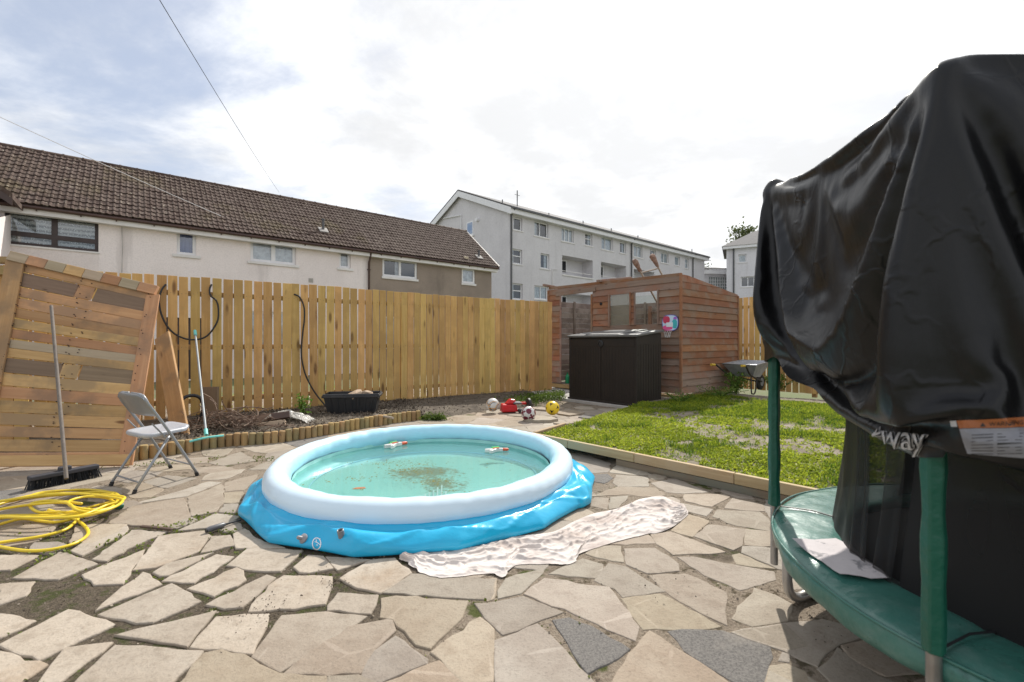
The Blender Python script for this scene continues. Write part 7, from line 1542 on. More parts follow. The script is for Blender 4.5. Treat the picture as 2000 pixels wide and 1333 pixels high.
20,24,24,22,21,44,64,61,64,65,53,16,7,11,9,10,18,69,58,42,43,47,43,44,43,13,14,13,16,16,16,11,11,22,10,-10,-13,-8,-8,-7,-9,-4,-4,-4,-4,-5,-5,-4,-4,-4,
-4,-4,-3,-5,-3,-4,-6,-5,-4,-4,-4,-4,-4,-3,-5,-4,-5,-4,-5,-7,-6,-2,2,1,-5,5,-12,-9,-2,-11,-7,0,-9,-11,-10,-7,-13,-13,-12,-12,-12,-11,-11,-12,-12,-12,
-12,-12,-13,-12,-10,-13,-13,-13,-12,-12,-10,-11,-11,-12,-12,-11,-12,-12,-13,-12,-12,-12,-11,-11,-10,-7,-8,-11,-9,-12,-8,-6,-12,-8,-8,1,1,-7,-10,-9,-8,
-7,-7,-7,-5,-5,-7,-8,-7,-6,-7,-7,-7,-6,-8,-7,-7,-7,-8,-8,-7,-15,-15,-16,-17,-15,-15,-14,-16,-15,-16,4,7,12,10,7,5,7,14,25,31,18,16,12,51,65,69,68,67,
845,16,21,10,-8,-12,-11,-13,9,2,2,2,1,1,5,8,6,4,0,-3,-5,-7,-5,-5,-6,-4,-4,-2,-1,0,0,0,-1,0,-1,-1,-1,0,0,-1,-1,-1,-1,0,1,3,3,2,3,1,2,2,1,3,3,2,2,2,2,1,
1,1,0,0,-4,-7,-7,-5,-4,-3,-2,-3,-4,-3,-4,-4,-3,-4,-3,-3,-4,-4,-4,-2,-1,0,1,2,2,2,0,0,1,1,2,2,2,1,2,2,3,4,4,3,4,5,5,3,4,4,4,4,1,-1,-1,-4,-4,-4,-6,-6,
-6,-6,-7,-6,-6,-4,-3,-3,-3,-3,-3,-4,-4,-3,-2,-2,-1,-1,-1,-2,0,0,2,0,1,4,6,7,7,8,7,-6,-10,-6,0,0,-1,-2,-2,3,10,24,23,29,2,-13,-10,-7,0,469,15,0,45,-58,
-49,-51,-54,-57,-18,-18,-18,-20,-18,-20,-22,-12,-3,-15,-20,-13,-21,-22,-21,-20,-10,-11,-11,-11,-12,-12,-12,-12,-11,-11,-10,-11,-10,-11,-12,-11,-11,
-13,-11,-11,-11,-12,-11,-10,-10,-11,-10,-9,-9,-11,-12,-11,-12,-12,-11,2,-6,-11,-11,0,11,10,8,1,-6,-12,-8,1,6,4,0,-4,-3,-3,-1,-1,1,-3,-5,-7,-1,4,-4,-3,
1,-3,-7,-5,-3,-3,-2,-1,-1,-1,2,-2,-5,-7,-8,-9,-1,8,5,-2,-8,-11,-8,7,10,7,10,10,11,10,3,0,10,9,7,9,9,11,12,11,11,9,9,8,9,9,8,9,9,9,9,9,17,18,18,19,16,
17,17,17,9,18,21,18,23,25,23,21,21,43,66,67,65,59,58,20,2,8,8,10,20,71,55,42,38,49,45,44,43,14,14,14,16,18,13,7,17,23,10,-9,-18,-7,-6,-7,-11,-6,-2,-4,
-6,-3,-6,-6,-3,-3,-3,-4,-4,-4,-3,-3,-7,-7,-4,-4,-4,-5,-2,-2,-6,-5,-5,-6,-7,-7,-3,2,4,-2,-6,5,-12,-11,-3,-6,-13,-3,3,-9,-12,-12,-8,-13,-14,-12,-11,-12,
-12,-11,-12,-12,-12,-13,-13,-12,-11,-14,-14,-13,-13,-12,-12,-11,-11,-12,-12,-12,-13,-12,-13,-12,-13,-10,-9,-8,-6,-12,-10,-11,-12,-9,-2,-10,-12,-8,-9,
-5,4,2,-6,-10,-11,-6,-8,-9,-7,-8,-7,-6,-8,-7,-7,-7,-7,-7,-8,-7,-7,-8,-8,-8,-7,-15,-16,-15,-16,-16,-16,-15,-13,-19,-13,2,13,5,11,12,10,9,16,26,20,17,
29,-5,59,61,71,69,69,821,17,21,9,-7,-12,-10,-15,10,2,2,2,0,1,5,9,5,4,1,-3,-6,-6,-5,-5,-7,-4,-4,-2,-1,0,0,1,0,-1,-1,-1,-1,0,0,-1,-2,-1,-2,0,2,2,4,3,2,
2,2,1,2,3,2,3,2,2,1,2,1,1,0,1,-2,-7,-9,-6,-3,-3,-2,-2,-2,-5,-5,-4,-3,-4,-3,-4,-4,-4,-5,-3,-2,0,1,3,2,1,1,-1,1,1,2,1,2,2,2,2,3,3,6,5,6,3,3,3,2,4,5,4,1,
-1,-1,-3,-4,-3,-5,-6,-7,-6,-7,-7,-6,-4,-3,-3,-2,-3,-3,-3,-3,-3,-2,-1,-1,-1,-1,-2,0,0,2,0,0,4,8,7,7,9,5,-4,-12,-6,0,0,-2,0,-3,3,8,25,24,27,3,-15,-9,-7,
0,468,26,-4,42,-56,-51,-51,-56,-58,-18,-19,-19,-20,-19,-21,-24,-5,-4,-13,-21,-11,-19,-22,-22,-20,-10,-11,-11,-12,-13,-12,-12,-13,-11,-11,-11,-10,-10,
-11,-13,-12,-10,-13,-12,-10,-13,-12,-12,-9,-10,-10,-9,-9,-11,-12,-10,-12,-12,-11,-12,3,-4,-10,-12,-8,7,9,11,8,2,-8,-13,-9,0,6,4,2,0,-2,-2,-2,-4,-2,-7,
-3,-1,3,-5,-3,0,0,-6,0,-2,-3,-2,-2,-1,-5,-7,-7,-8,-10,-3,4,9,5,-2,-8,-11,-12,-3,9,10,8,7,12,9,11,10,4,-1,6,11,10,8,11,10,12,11,10,9,9,8,9,9,9,9,9,10,
9,18,17,18,18,18,19,19,5,21,12,16,22,18,29,25,21,22,43,68,69,65,57,60,22,-4,7,8,9,22,70,52,46,41,43,46,44,44,14,13,14,17,19,12,5,22,23,9,-7,-20,-12,
-3,-6,-12,-8,-5,-1,-3,-4,-9,-7,-1,-2,-3,-3,-4,-5,-4,0,-6,-9,-5,-4,-6,-2,0,-5,-7,-7,-5,-8,-7,-4,0,5,2,-4,-6,5,-12,-12,-7,-2,-10,-12,5,-1,-9,-14,-13,
-10,-12,-14,-11,-11,-11,-13,-12,-12,-12,-13,-14,-11,-13,-14,-15,-14,-13,-13,-12,-11,-13,-12,-13,-12,-12,-13,-12,-11,-10,-8,-6,-11,-11,-9,-13,-13,-10,
-4,-1,-14,-10,-8,-9,-9,-1,5,2,-4,-11,-11,-11,-6,-6,-9,-8,-10,-8,-7,-7,-7,-7,-7,-8,-7,-7,-8,-8,-8,-8,-15,-15,-16,-19,-14,-16,-12,-21,-7,-20,5,9,13,5,
10,9,9,17,25,20,22,35,-16,64,59,72,71,69,796,21,19,8,-6,-12,-10,-16,12,1,2,1,0,1,5,10,5,4,0,-2,-6,-5,-6,-5,-7,-4,-4,-3,-1,0,1,1,0,-1,-1,-1,-1,0,0,-1,
-2,-2,-1,-1,2,3,4,3,2,2,1,2,2,3,2,3,2,1,2,1,1,2,1,0,0,-4,-10,-8,-5,-2,-1,-2,-2,-2,-5,-5,-5,-4,-3,-5,-4,-6,-5,-4,-3,0,2,2,2,2,0,0,0,1,2,1,2,1,1,2,4,5,
7,4,3,4,3,2,3,5,6,3,0,0,-1,-2,-3,-4,-4,-5,-7,-9,-8,-8,-5,-4,-2,-2,-1,-2,-3,-2,-3,-3,-1,-1,-2,-1,-1,-1,-1,1,2,0,0,4,8,8,9,6,5,-4,-13,-6,0,0,-1,-1,-3,2,
8,26,23,27,4,-17,-8,-8,1,469,23,4,38,-54,-53,-50,-55,-62,-18,-19,-21,-20,-21,-22,-21,-1,-5,-13,-22,-9,-16,-23,-22,-22,-9,-10,-11,-12,-15,-14,-10,-13,
-12,-11,-11,-10,-10,-11,-13,-13,-11,-13,-12,-11,-13,-13,-11,-8,-9,-10,-9,-10,-12,-11,-10,-12,-12,-12,-12,3,-2,-8,-12,-12,-2,12,7,12,8,-1,-10,-13,-8,
-1,4,5,3,1,0,-1,-2,-4,-5,-3,-3,3,-6,-3,-2,0,0,-3,-2,-3,-3,-5,-7,-8,-8,-10,-6,2,7,7,5,-2,-8,-11,-11,-10,0,12,9,11,5,9,11,9,11,11,4,-2,5,8,12,12,11,12,
11,10,9,9,9,9,8,9,9,10,10,10,18,17,18,21,17,21,7,15,20,11,18,14,20,28,27,22,22,44,70,70,66,57,59,24,-9,7,11,3,24,70,45,54,42,38,47,47,42,15,12,12,19,
19,8,10,23,24,7,-4,-21,-16,-4,-4,-10,-9,-7,-5,-3,-2,-4,-11,-1,-1,-2,-4,-4,-5,-5,1,-3,-10,-8,-4,-4,0,-1,-8,-9,-7,-7,-8,-5,-1,3,6,0,-6,-6,6,-13,-12,-10,
-2,-6,-15,-5,7,-2,-11,-17,-13,-10,-12,-12,-11,-11,-11,-12,-12,-13,-14,-14,-13,-13,-14,-16,-14,-14,-13,-13,-13,-12,-13,-12,-12,-11,-12,-11,-9,-6,-11,
-12,-10,-9,-12,-14,-12,-6,2,-8,-14,-9,-10,-6,-11,-7,2,6,3,-4,-12,-12,-12,-9,-5,-7,-11,-9,-8,-7,-7,-7,-7,-8,-7,-7,-8,-8,-8,-8,-16,-16,-16,-16,-16,-14,
-21,-13,-8,-20,1,16,9,10,6,8,7,16,26,20,23,41,-24,69,56,74,71,72,771,23,20,6,-4,-13,-10,-19,14,2,1,2,-1,0,7,9,6,4,0,-2,-5,-6,-6,-6,-8,-5,-5,-3,0,0,3,
1,0,0,-1,-1,0,0,-1,-1,-1,-3,-1,-1,2,4,4,3,3,2,1,2,2,2,2,2,2,1,1,2,1,2,1,1,-1,-1,-8,-8,-6,-3,0,-1,-3,-2,-4,-5,-6,-5,-4,-5,-5,-6,-6,-6,-2,-1,2,2,2,1,0,
0,0,1,1,1,1,1,3,2,7,3,3,4,4,3,1,2,4,6,6,3,0,0,0,-2,-3,-4,-5,-4,-5,-8,-10,-7,-6,-3,-2,-1,-1,-1,-2,-2,-2,-3,-1,-1,-1,-1,-1,-1,-1,0,3,0,0,4,9,10,6,6,4,
-3,-14,-7,0,1,-1,-1,-3,2,7,25,22,29,5,-21,-8,-7,1,471,9,23,34,-56,-56,-46,-53,-66,-18,-19,-22,-21,-23,-24,-16,1,-4,-14,-23,-9,-12,-22,-23,-24,-11,-9,
-10,-12,-14,-12,-13,-14,-12,-11,-11,-10,-10,-11,-12,-15,-13,-12,-12,-12,-13,-14,-9,-7,-9,-9,-11,-11,-12,-10,-10,-12,-11,-13,-12,3,0,-7,-12,-13,-9,6,
10,9,13,7,-5,-12,-11,-9,-2,4,3,4,3,-3,-2,1,-1,-1,-2,-2,-6,-5,-2,-2,-1,-2,-3,-5,-6,-6,-8,-10,-9,-1,5,7,8,4,-2,-7,-11,-13,-11,-7,5,13,8,11,7,5,11,10,9,
12,13,4,-4,4,8,11,15,13,11,10,10,9,9,9,9,9,9,10,11,9,18,18,19,20,18,15,8,22,15,13,20,3,25,26,28,23,22,45,73,68,65,61,60,25,-19,12,12,1,25,65,45,61,38,
35,50,51,41,14,12,10,21,17,1,21,24,24,6,-3,-21,-19,-8,0,-7,-8,-9,-7,-5,4,-11,-10,0,-1,-2,-3,-4,-6,-6,2,-1,-9,-8,-5,-3,1,-5,-11,-9,-8,-7,-7,-3,1,5,7,
-2,-8,-5,5,-12,-13,-11,-4,-4,-12,-14,3,7,-5,-16,-18,-12,-10,-9,-13,-11,-11,-10,-12,-13,-15,-14,-14,-13,-15,-17,-16,-14,-13,-12,-13,-13,-12,-12,-11,
-11,-11,-7,-10,-13,-11,-10,-9,-11,-13,-13,-9,-2,1,-12,-15,-8,-11,-5,-9,-11,-4,5,5,4,-4,-14,-12,-11,-10,-9,-7,-10,-9,-7,-6,-7,-7,-7,-8,-7,-8,-8,-8,-8,
-16,-17,-16,-18,-15,-19,-20,-3,-15,-18,-5,25,0,21,3,5,8,15,24,27,26,34,-27,72,54,75,73,72,745,29,18,5,-5,-13,-10,-20,14,1,2,0,-2,0,9,9,7,4,0,-2,-6,-7,
-6,-6,-8,-5,-5,-3,0,5,1,1,0,0,0,-1,0,0,0,-1,-2,-2,-2,0,2,4,5,4,2,2,2,2,1,2,3,2,2,1,1,2,1,2,1,0,0,-1,-3,-9,-7,-4,-2,0,-2,-3,-4,-4,-6,-5,-6,-6,-5,-6,-8,
-6,-4,0,1,2,2,1,0,-1,0,0,1,2,2,1,4,4,1,2,4,5,2,1,1,3,5,6,5,2,1,0,-1,-1,-2,-2,-5,-5,-5,-5,-9,-10,-6,-2,-1,-1,0,-1,-1,-2,-2,-1,-1,-1,-1,-1,-1,-2,0,0,3,
0,-1,5,10,10,6,4,5,-3,-15,-6,-1,0,0,-1,-3,1,6,25,18,31,6,-25,-7,-5,2,476,-7,39,33,-63,-57,-40,-52,-68,-19,-19,-24,-19,-29,-21,-12,2,-4,-14,-25,-13,-6,
-19,-24,-25,-11,-10,-11,-13,-15,-13,-10,-14,-12,-11,-11,-11,-9,-10,-13,-15,-17,-11,-12,-13,-13,-12,-7,-7,-9,-10,-12,-12,-11,-9,-11,-12,-10,-13,-13,1,
3,-5,-11,-14,-13,-2,12,9,11,13,2,-9,-11,-10,-9,-4,3,3,3,3,3,0,-3,-3,-7,1,-2,-3,-4,-2,-3,-4,-6,-6,-6,-7,-11,-5,3,5,7,9,4,-4,-7,-8,-14,-13,-11,-2,8,14,
6,11,11,3,7,12,9,11,14,14,1,-5,4,10,14,14,11,10,9,10,11,8,9,8,9,10,10,9,19,20,20,20,19,3,21,22,10,15,21,-1,21,32,26,23,22,45,75,68,63,66,60,26,-33,21,
11,1,26,61,46,66,33,32,54,55,41,12,12,8,23,6,11,24,25,24,4,-1,-19,-22,-13,0,-1,-9,-10,-5,-2,2,-12,-13,-1,0,-2,-3,-4,-6,-8,0,3,-4,-10,-6,-1,-1,-10,-12,
-10,-8,-7,-4,-1,2,8,5,-4,-9,-5,6,-13,-13,-12,-6,-4,-8,-16,-7,5,7,-12,-20,-15,-10,-9,-8,-12,-11,-11,-11,-13,-15,-16,-14,-14,-13,-18,-17,-16,-13,-12,
-13,-12,-11,-11,-11,-10,-7,-13,-14,-11,-10,-8,-12,-12,-11,-13,-5,3,-6,-14,-14,-8,-12,-6,-5,-11,-9,-2,6,6,4,-7,-14,-9,-12,-12,-11,-9,-9,-8,-7,-6,-4,-8,
-8,-8,-8,-10,-10,-8,-15,-15,-15,-19,-15,-25,-11,-2,-20,-16,-12,28,9,11,14,0,6,17,23,32,29,25,-29,74,58,72,74,72,721,32,16,3,-4,-12,-11,-20,13,1,1,0,
-3,2,5,10,7,4,0,-2,-5,-8,-5,-6,-8,-5,-4,-3,1,5,2,1,1,0,0,-1,0,0,0,0,-2,-2,-2,0,2,5,5,4,3,2,2,1,2,2,3,3,1,1,1,1,2,2,1,1,0,-1,-2,-6,-7,-7,-2,-1,-2,-3,
-4,-4,-5,-6,-5,-6,-7,-8,-7,-6,-3,-3,0,2,1,1,-1,-1,0,1,2,1,2,4,1,0,2,3,5,2,1,1,1,4,6,5,3,2,1,1,0,-1,-2,-2,-2,-5,-6,-6,-5,-9,-9,-3,0,1,0,0,-1,-1,-1,-2,
-1,-1,-1,0,-1,-1,-1,1,2,0,0,5,14,6,5,4,4,-2,-16,-6,0,0,-1,-1,-3,0,6,24,14,31,5,-23,-6,-4,3,483,-19,48,31,-70,-53,-37,-48,-72,-21,-20,-23,-22,-25,-21,
-10,3,-6,-15,-26,-16,-3,-16,-23,-24,-10,-14,-13,-13,-14,-9,-13,-15,-12,-11,-11,-11,-10,-8,-13,-16,-18,-13,-14,-12,-12,-8,-7,-8,-10,-11,-13,-12,-10,-8,
-11,-11,-10,-14,-12,-3,5,-2,-10,-14,-15,-9,7,12,8,17,8,-4,-10,-9,-8,-10,-8,3,2,2,3,4,-5,-2,0,1,-4,-4,-4,-5,-5,-6,-5,-6,-7,-9,0,4,6,8,9,2,-4,-8,-8,-10,
-15,-13,-8,1,10,16,5,10,12,8,2,8,12,10,13,17,13,-6,-1,6,11,14,12,8,10,10,9,11,10,9,10,8,10,9,21,19,19,24,1,16,25,21,6,18,20,0,14,36,24,23,23,46,76,71,
56,73,61,26,-43,25,7,8,25,64,44,69,26,34,56,64,35,10,12,6,23,9,12,25,24,24,4,-2,-16,-23,-17,-4,4,-12,-3,3,-1,-9,-17,-11,-1,1,-2,-3,-4,-6,-9,-3,4,2,-9,
-1,-4,-8,-14,-13,-10,-6,-5,-2,-1,5,9,3,-6,-9,-6,6,-13,-12,-12,-9,-5,-5,-15,-13,0,11,-6,-18,-18,-12,-10,-8,-7,-10,-10,-12,-14,-15,-15,-15,-13,-16,-18,
-18,-16,-13,-12,-11,-11,-12,-11,-10,-8,-13,-14,-12,-11,-7,-12,-12,-10,-11,-12,-2,2,-9,-15,-14,-7,-13,-8,-2,-8,-11,-9,2,7,7,3,-10,-9,-12,-15,-14,-11,
-10,-9,-5,-7,-7,-5,-5,-8,-7,-11,-11,-9,-13,-16,-17,-15,-23,-23,-1,-9,-22,-14,-18,28,23,1,20,2,2,14,27,20,47,14,-29,75,58,73,74,71,697,33,15,2,-3,-12,
-11,-18,10,1,0,0,-3,3,4,8,7,4,0,-2,-4,-8,-6,-4,-8,-5,-4,2,1,1,2,2,1,0,0,0,0,1,0,0,-2,-2,-2,2,2,4,5,5,3,2,2,1,2,2,4,2,1,1,1,2,1,2,2,1,0,-1,-1,-4,-6,-7,
-5,-2,-1,-3,-4,-5,-5,-5,-6,-6,-7,-8,-10,-4,-4,-3,-2,1,1,0,0,0,1,0,1,2,3,0,0,0,2,5,1,1,1,2,1,5,6,3,3,2,1,1,0,-1,-1,-1,-1,-4,-6,-7,-6,-4,-9,-5,0,1,1,1,
0,-1,-1,-1,-1,-1,-1,0,-1,-1,-1,1,2,0,1,10,9,6,4,4,3,-1,-16,-5,-2,0,0,-1,-4,0,7,22,10,29,5,-22,-5,-2,3,491,-26,50,29,-76,-46,-36,-51,-72,-21,-20,-24,
-24,-23,-23,-3,3,-9,-16,-25,-20,-1,-12,-21,-24,-15,-14,-13,-12,-9,-11,-16,-15,-12,-11,-11,-11,-10,-8,-12,-16,-18,-16,-14,-10,-9,-7,-9,-11,-11,-12,-12,
-12,-9,-8,-12,-10,-10,-13,-12,-5,4,0,-7,-13,-17,-12,-1,10,10,18,13,1,-7,-8,-8,-8,-8,-9,-7,3,2,2,0,-1,-1,-3,-3,-4,-3,-4,-5,-5,-6,-9,-1,4,4,5,10,4,5,-5,
-9,-8,-8,-12,-15,-12,-5,4,12,15,6,8,11,11,6,1,11,12,12,15,16,10,-5,2,8,11,11,8,8,11,10,9,10,10,11,13,11,10,18,17,20,13,3,27,25,16,5,20,18,9,5,35,28,
19,23,46,77,70,58,74,64,24,-45,22,3,19,19,71,44,70,21,41,53,63,37,9,12,4,18,17,10,28,25,23,5,-4,-12,-23,-20,-11,9,-7,-3,3,-6,-14,-15,-8,-1,1,-2,-3,-5,
-6,-9,-6,3,2,-1,-4,-7,-12,-15,-12,-7,-4,-3,3,-3,6,9,0,-8,-9,-6,6,-12,-12,-13,-10,-7,-2,-12,-15,-7,9,-1,-14,-19,-13,-11,-9,-9,-8,-8,-10,-13,-15,-17,
-14,-14,-15,-18,-19,-16,-13,-11,-12,-12,-11,-8,-12,-12,-13,-13,-8,-12,-12,-12,-9,-9,-11,-10,-2,-1,-12,-14,-13,-6,-14,-9,-2,-4,-11,-11,-6,4,9,7,1,-10,
-10,-15,-17,-15,-10,-9,-9,-4,-6,-8,-6,-5,-6,-6,-9,-9,-17,-18,-16,-24,-24,-12,1,-15,-23,-11,-23,27,24,8,13,14,-1,15,23,23,48,6,-28,75,57,75,75,69,675,
31,14,3,-3,-12,-10,-18,8,1,0,-1,-3,2,4,8,7,3,-1,-1,-3,-8,-6,-4,-8,-3,-1,-1,1,2,2,1,2,1,0,0,1,0,1,0,-2,-2,0,1,2,5,6,4,3,2,2,2,1,3,3,2,1,1,1,2,2,2,1,2,
0,-1,-1,-1,-4,-8,-7,-3,-2,-2,-4,-5,-5,-5,-6,-5,-8,-8,-9,-6,-5,-3,-1,0,0,0,-1,-1,0,1,3,0,0,-1,0,4,1,0,1,1,2,1,2,5,5,3,2,1,1,2,0,0,-1,0,-1,-1,-5,-8,-7,
-4,-2,-7,-3,1,1,2,0,0,-1,-1,0,0,-1,-1,0,-1,0,0,1,1,4,10,5,7,3,4,2,0,-13,-9,-2,1,0,-2,-2,-2,8,18,7,29,4,-22,-3,1,3,491,-18,43,29,-79,-40,-37,-60,-65,
-22,-20,-24,-26,-23,-23,5,0,-11,-17,-25,-22,-2,-9,-18,-25,-15,-15,-12,-10,-8,-15,-16,-15,-12,-11,-11,-11,-10,-8,-11,-16,-17,-17,-13,-10,-7,-8,-12,-13,
-12,-10,-11,-13,-8,-9,-12,-8,-10,-13,-13,-7,2,3,-4,-12,-16,-16,-6,5,14,15,16,6,-3,-7,-8,-7,-7,-8,-8,-10,-9,-1,0,1,-1,-1,-1,-1,-4,-4,-4,-9,1,3,4,4,4,
10,6,3,-6,-10,-9,-8,-7,-13,-15,-10,-1,5,13,16,5,6,11,12,10,-1,6,13,12,14,16,13,11,0,2,7,9,7,7,8,11,10,10,9,10,13,12,11,18,18,16,5,17,29,25,11,5,21,16,
21,-3,31,31,17,22,49,75,69,61,75,64,22,-40,14,-1,33,19,69,46,72,17,50,45,58,46,7,11,2,19,19,11,29,25,22,5,-4,-9,-22,-22,-15,-1,6,0,-4,-8,-15,-12,-5,
-3,2,-2,-3,-5,-6,-9,-9,-1,3,-1,-4,-9,-12,-15,-9,-4,0,5,-6,0,7,8,-3,-9,-9,-7,6,-11,-12,-13,-12,-9,-1,-7,-14,-12,-1,6,-12,-17,-15,-10,-10,-10,-10,-8,
-10,-9,-14,-17,-15,-13,-15,-18,-19,-16,-13,-11,-12,-9,-13,-12,-11,-12,-13,-10,-12,-12,-11,-9,-8,-10,-12,-7,-1,-8,-12,-14,-12,-6,-13,-11,-4,-2,-6,-11,
-11,-4,9,8,4,0,-8,-15,-18,-17,-12,-10,-9,-9,-4,-5,-7,-8,-6,-7,-7,-8,-16,-18,-20,-26,-18,-5,-2,-20,-23,-8,-27,24,24,20,5,16,7,3,29,27,40,6,-25,75,55,
76,75,66,651,33,12,2,-2,-10,-12,-16,6,-1,0,-1,-3,0,4,9,6,3,-1,-1,-2,-8,-6,-4,-5,-4,-2,0,0,3,2,2,2,1,1,0,1,1,0,1,-1,-2,0,1,3,5,6,4,3,2,4,1,0,3,3,2,1,1,
1,2,2,3,1,2,1,-1,-1,-1,-2,-6,-9,-5,-2,-2,-5,-5,-4,-6,-5,-5,-6,-6,-7,-6,-7,-3,-4,-2,-2,0,-2,-1,2,-1,0,0,-1,0,2,1,-1,0,1,2,1,0,3,6,3,2,1,2,1,2,1,0,-1,1,
-1,0,-2,-7,-8,-5,-2,0,-4,-2,0,2,0,1,0,-1,0,-1,0,0,0,-1,-1,1,1,1,9,4,6,6,3,3,2,1,-9,-13,-3,1,0,0,-3,-2,8,14,5,28,3,-21,-2,5,3,489,-10,37,29,-79,-39,
-37,-57,-69,-21,-21,-24,-28,-23,-19,6,-2,-12,-17,-25,-23,-3,-7,-17,-25,-14,-15,-12,-10,-9,-15,-18,-14,-12,-11,-11,-10,-10,-9,-10,-16,-17,-17,-13,-8,
-6,-11,-14,-13,-11,-11,-10,-12,-9,-9,-11,-9,-9,-13,-13,-7,1,3,-3,-10,-17,-16,-8,1,14,15,17,8,0,-7,-7,-7,-7,-7,-7,-10,-10,-10,-4,-1,-1,-1,0,1,-2,-3,-7,
4,0,4,4,4,5,7,8,-4,-8,-10,-10,-7,-6,-14,-14,-9,1,6,13,16,5,5,11,11,12,0,4,11,15,11,16,13,12,10,0,4,7,7,5,7,10,11,10,10,9,12,12,11,19,18,11,12,18,30,
23,9,5,23,14,25,-4,29,30,20,18,50,77,67,63,74,63,24,-37,8,1,35,19,63,53,72,16,54,41,60,45,8,10,2,14,22,14,30,24,21,5,-4,-8,-21,-22,-17,-7,6,3,-3,-9,
-14,-11,-3,-5,3,-2,-4,-4,-6,-9,-10,-4,3,-1,-5,-9,-13,-13,-7,-1,2,5,-8,1,7,8,-5,-9,-10,-7,6,-10,-13,-12,-13,-10,-1,-5,-13,-13,-6,6,-9,-16,-16,-10,-10,
-10,-10,-10,-9,-11,-12,-14,-16,-13,-15,-18,-19,-15,-14,-12,-10,-12,-12,-12,-11,-12,-12,-12,-11,-13,-9,-8,-8,-10,-12,-6,-2,-11,-12,-14,-11,-6,-14,-11,
-4,-4,-1,-11,-12,-8,5,11,4,1,-4,-13,-17,-18,-13,-10,-11,-9,-6,-4,-7,-6,-9,-7,-7,-7,-16,-18,-22,-24,-16,-2,-5,-22,-22,-7,-29,22,24,23,7,12,13,1,23,35,
35,5,-21,74,55,75,75,66,639,36,9,2,-2,-9,-13,-15,4,0,-1,-1,-2,-1,3,10,5,3,-1,-1,-1,-8,-7,-4,-3,-4,-3,0,1,2,3,2,2,1,1,1,0,1,1,0,1,-2,0,1,4,5,6,3,3,3,3,
1,1,3,3,1,1,1,2,2,2,2,2,2,1,-1,-1,-1,-1,-5,-10,-6,-2,-2,-5,-5,-5,-5,-5,-5,-6,-7,-6,-4,-3,-4,-4,-4,-5,-2,-2,1,-1,-1,0,0,-1,0,1,1,-2,1,1,1,1,0,3,6,2,2,
1,2,1,2,1,1,0,0,-1,0,0,-5,-9,-6,-3,0,1,-5,-1,1,1,1,0,0,-1,0,0,0,-1,0,-1,0,2,4,7,4,7,4,3,4,1,1,-7,-13,-5,1,1,-1,-3,-2,8,13,4,27,2,-20,-1,6,3,484,1,31,
29,-78,-39,-38,-56,-70,-20,-22,-24,-28,-26,-14,6,-3,-13,-17,-25,-23,-6,-5,-16,-23,-15,-14,-13,-8,-11,-17,-17,-13,-12,-11,-11,-11,-10,-9,-9,-15,-17,
-17,-13,-6,-8,-13,-15,-13,-9,-12,-10,-11,-9,-10,-11,-8,-9,-13,-12,-9,1,2,-1,-9,-16,-17,-10,-1,12,16,17,9,3,-5,-7,-7,-7,-6,-7,-9,-11,-10,-7,1,-5,-3,-3,
-1,-2,-1,5,0,3,5,3,5,6,8,0,-8,-9,-9,-10,-6,-6,-15,-13,-7,2,6,14,16,6,3,11,11,11,5,0,9,16,11,15,13,13,13,7,0,6,5,6,5,8,11,10,10,11,9,12,11,18,19,12,12,
22,29,21,9,5,23,14,23,1,27,29,22,15,49,79,65,66,73,67,20,-34,3,5,36,18,60,57,73,17,55,37,60,48,8,9,1,15,16,21,30,24,20,6,-5,-7,-20,-22,-17,-13,3,6,-2,
-10,-13,-7,-3,-7,4,-3,-4,-4,-6,-8,-11,-6,2,-2,-4,-11,-12,-11,-4,1,7,-1,-9,3,8,6,-6,-10,-10,-7,6,-10,-12,-13,-13,-11,-4,-1,-11,-13,-10,4,-7,-15,-15,
-12,-9,-10,-10,-10,-10,-12,-12,-14,-13,-14,-14,-18,-18,-16,-13,-12,-11,-13,-12,-11,-12,-12,-11,-11,-14,-10,-9,-8,-8,-11,-12,-3,-7,-11,-12,-14,-10,-6,
-13,-12,-4,-5,1,-10,-12,-11,0,11,7,1,-3,-8,-17,-17,-14,-12,-10,-11,-8,-4,-6,-6,-7,-10,-7,-8,-17,-16,-21,-25,-11,2,-13,-21,-23,-5,-29,17,24,25,11,8,18,
3,20,39,27,6,-20,75,54,76,74,66,628,38,6,2,-3,-8,-13,-15,4,-1,-1,-1,-3,1,2,10,4,2,0,-1,-1,-7,-7,-4,-3,-3,-3,-1,2,2,2,3,2,2,1,0,1,1,1,0,1,-1,0,1,5,5,5,
3,3,5,1,1,1,3,3,1,1,2,1,2,2,2,2,2,2,-1,-1,-1,-1,-4,-9,-7,-3,-2,-4,-6,-5,-5,-5,-5,-6,-7,-6,-5,-4,-4,-4,-3,-3,-3,-3,0,-2,0,0,-1,-1,0,1,-2,0,1,1,1,0,-1,
5,4,3,1,1,2,2,1,2,0,1,-1,1,-1,1,-3,-10,-6,-3,-1,1,0,-4,0,1,0,1,0,-1,0,0,0,0,-1,0,1,0,5,7,5,8,3,2,4,1,1,-6,-14,-6,0,2,-1,-3,-3,9,13,2,27,1,-18,-2,7,4,
479,12,24,29,-76,-38,-44,-52,-69,-21,-21,-25,-27,-27,-12,6,-3,-14,-18,-25,-23,-9,-4,-19,-16,-16,-13,-12,-11,-11,-17,-18,-12,-12,-11,-11,-10,-11,-9,-9,
-13,-18,-16,-13,-8,-7,-15,-15,-13,-8,-9,-12,-12,-9,-11,-9,-7,-10,-12,-13,-9,-1,3,-1,-7,-15,-17,-12,-2,8,17,17,10,4,-1,-7,-7,-6,-7,-6,-9,-9,-11,-6,-6,
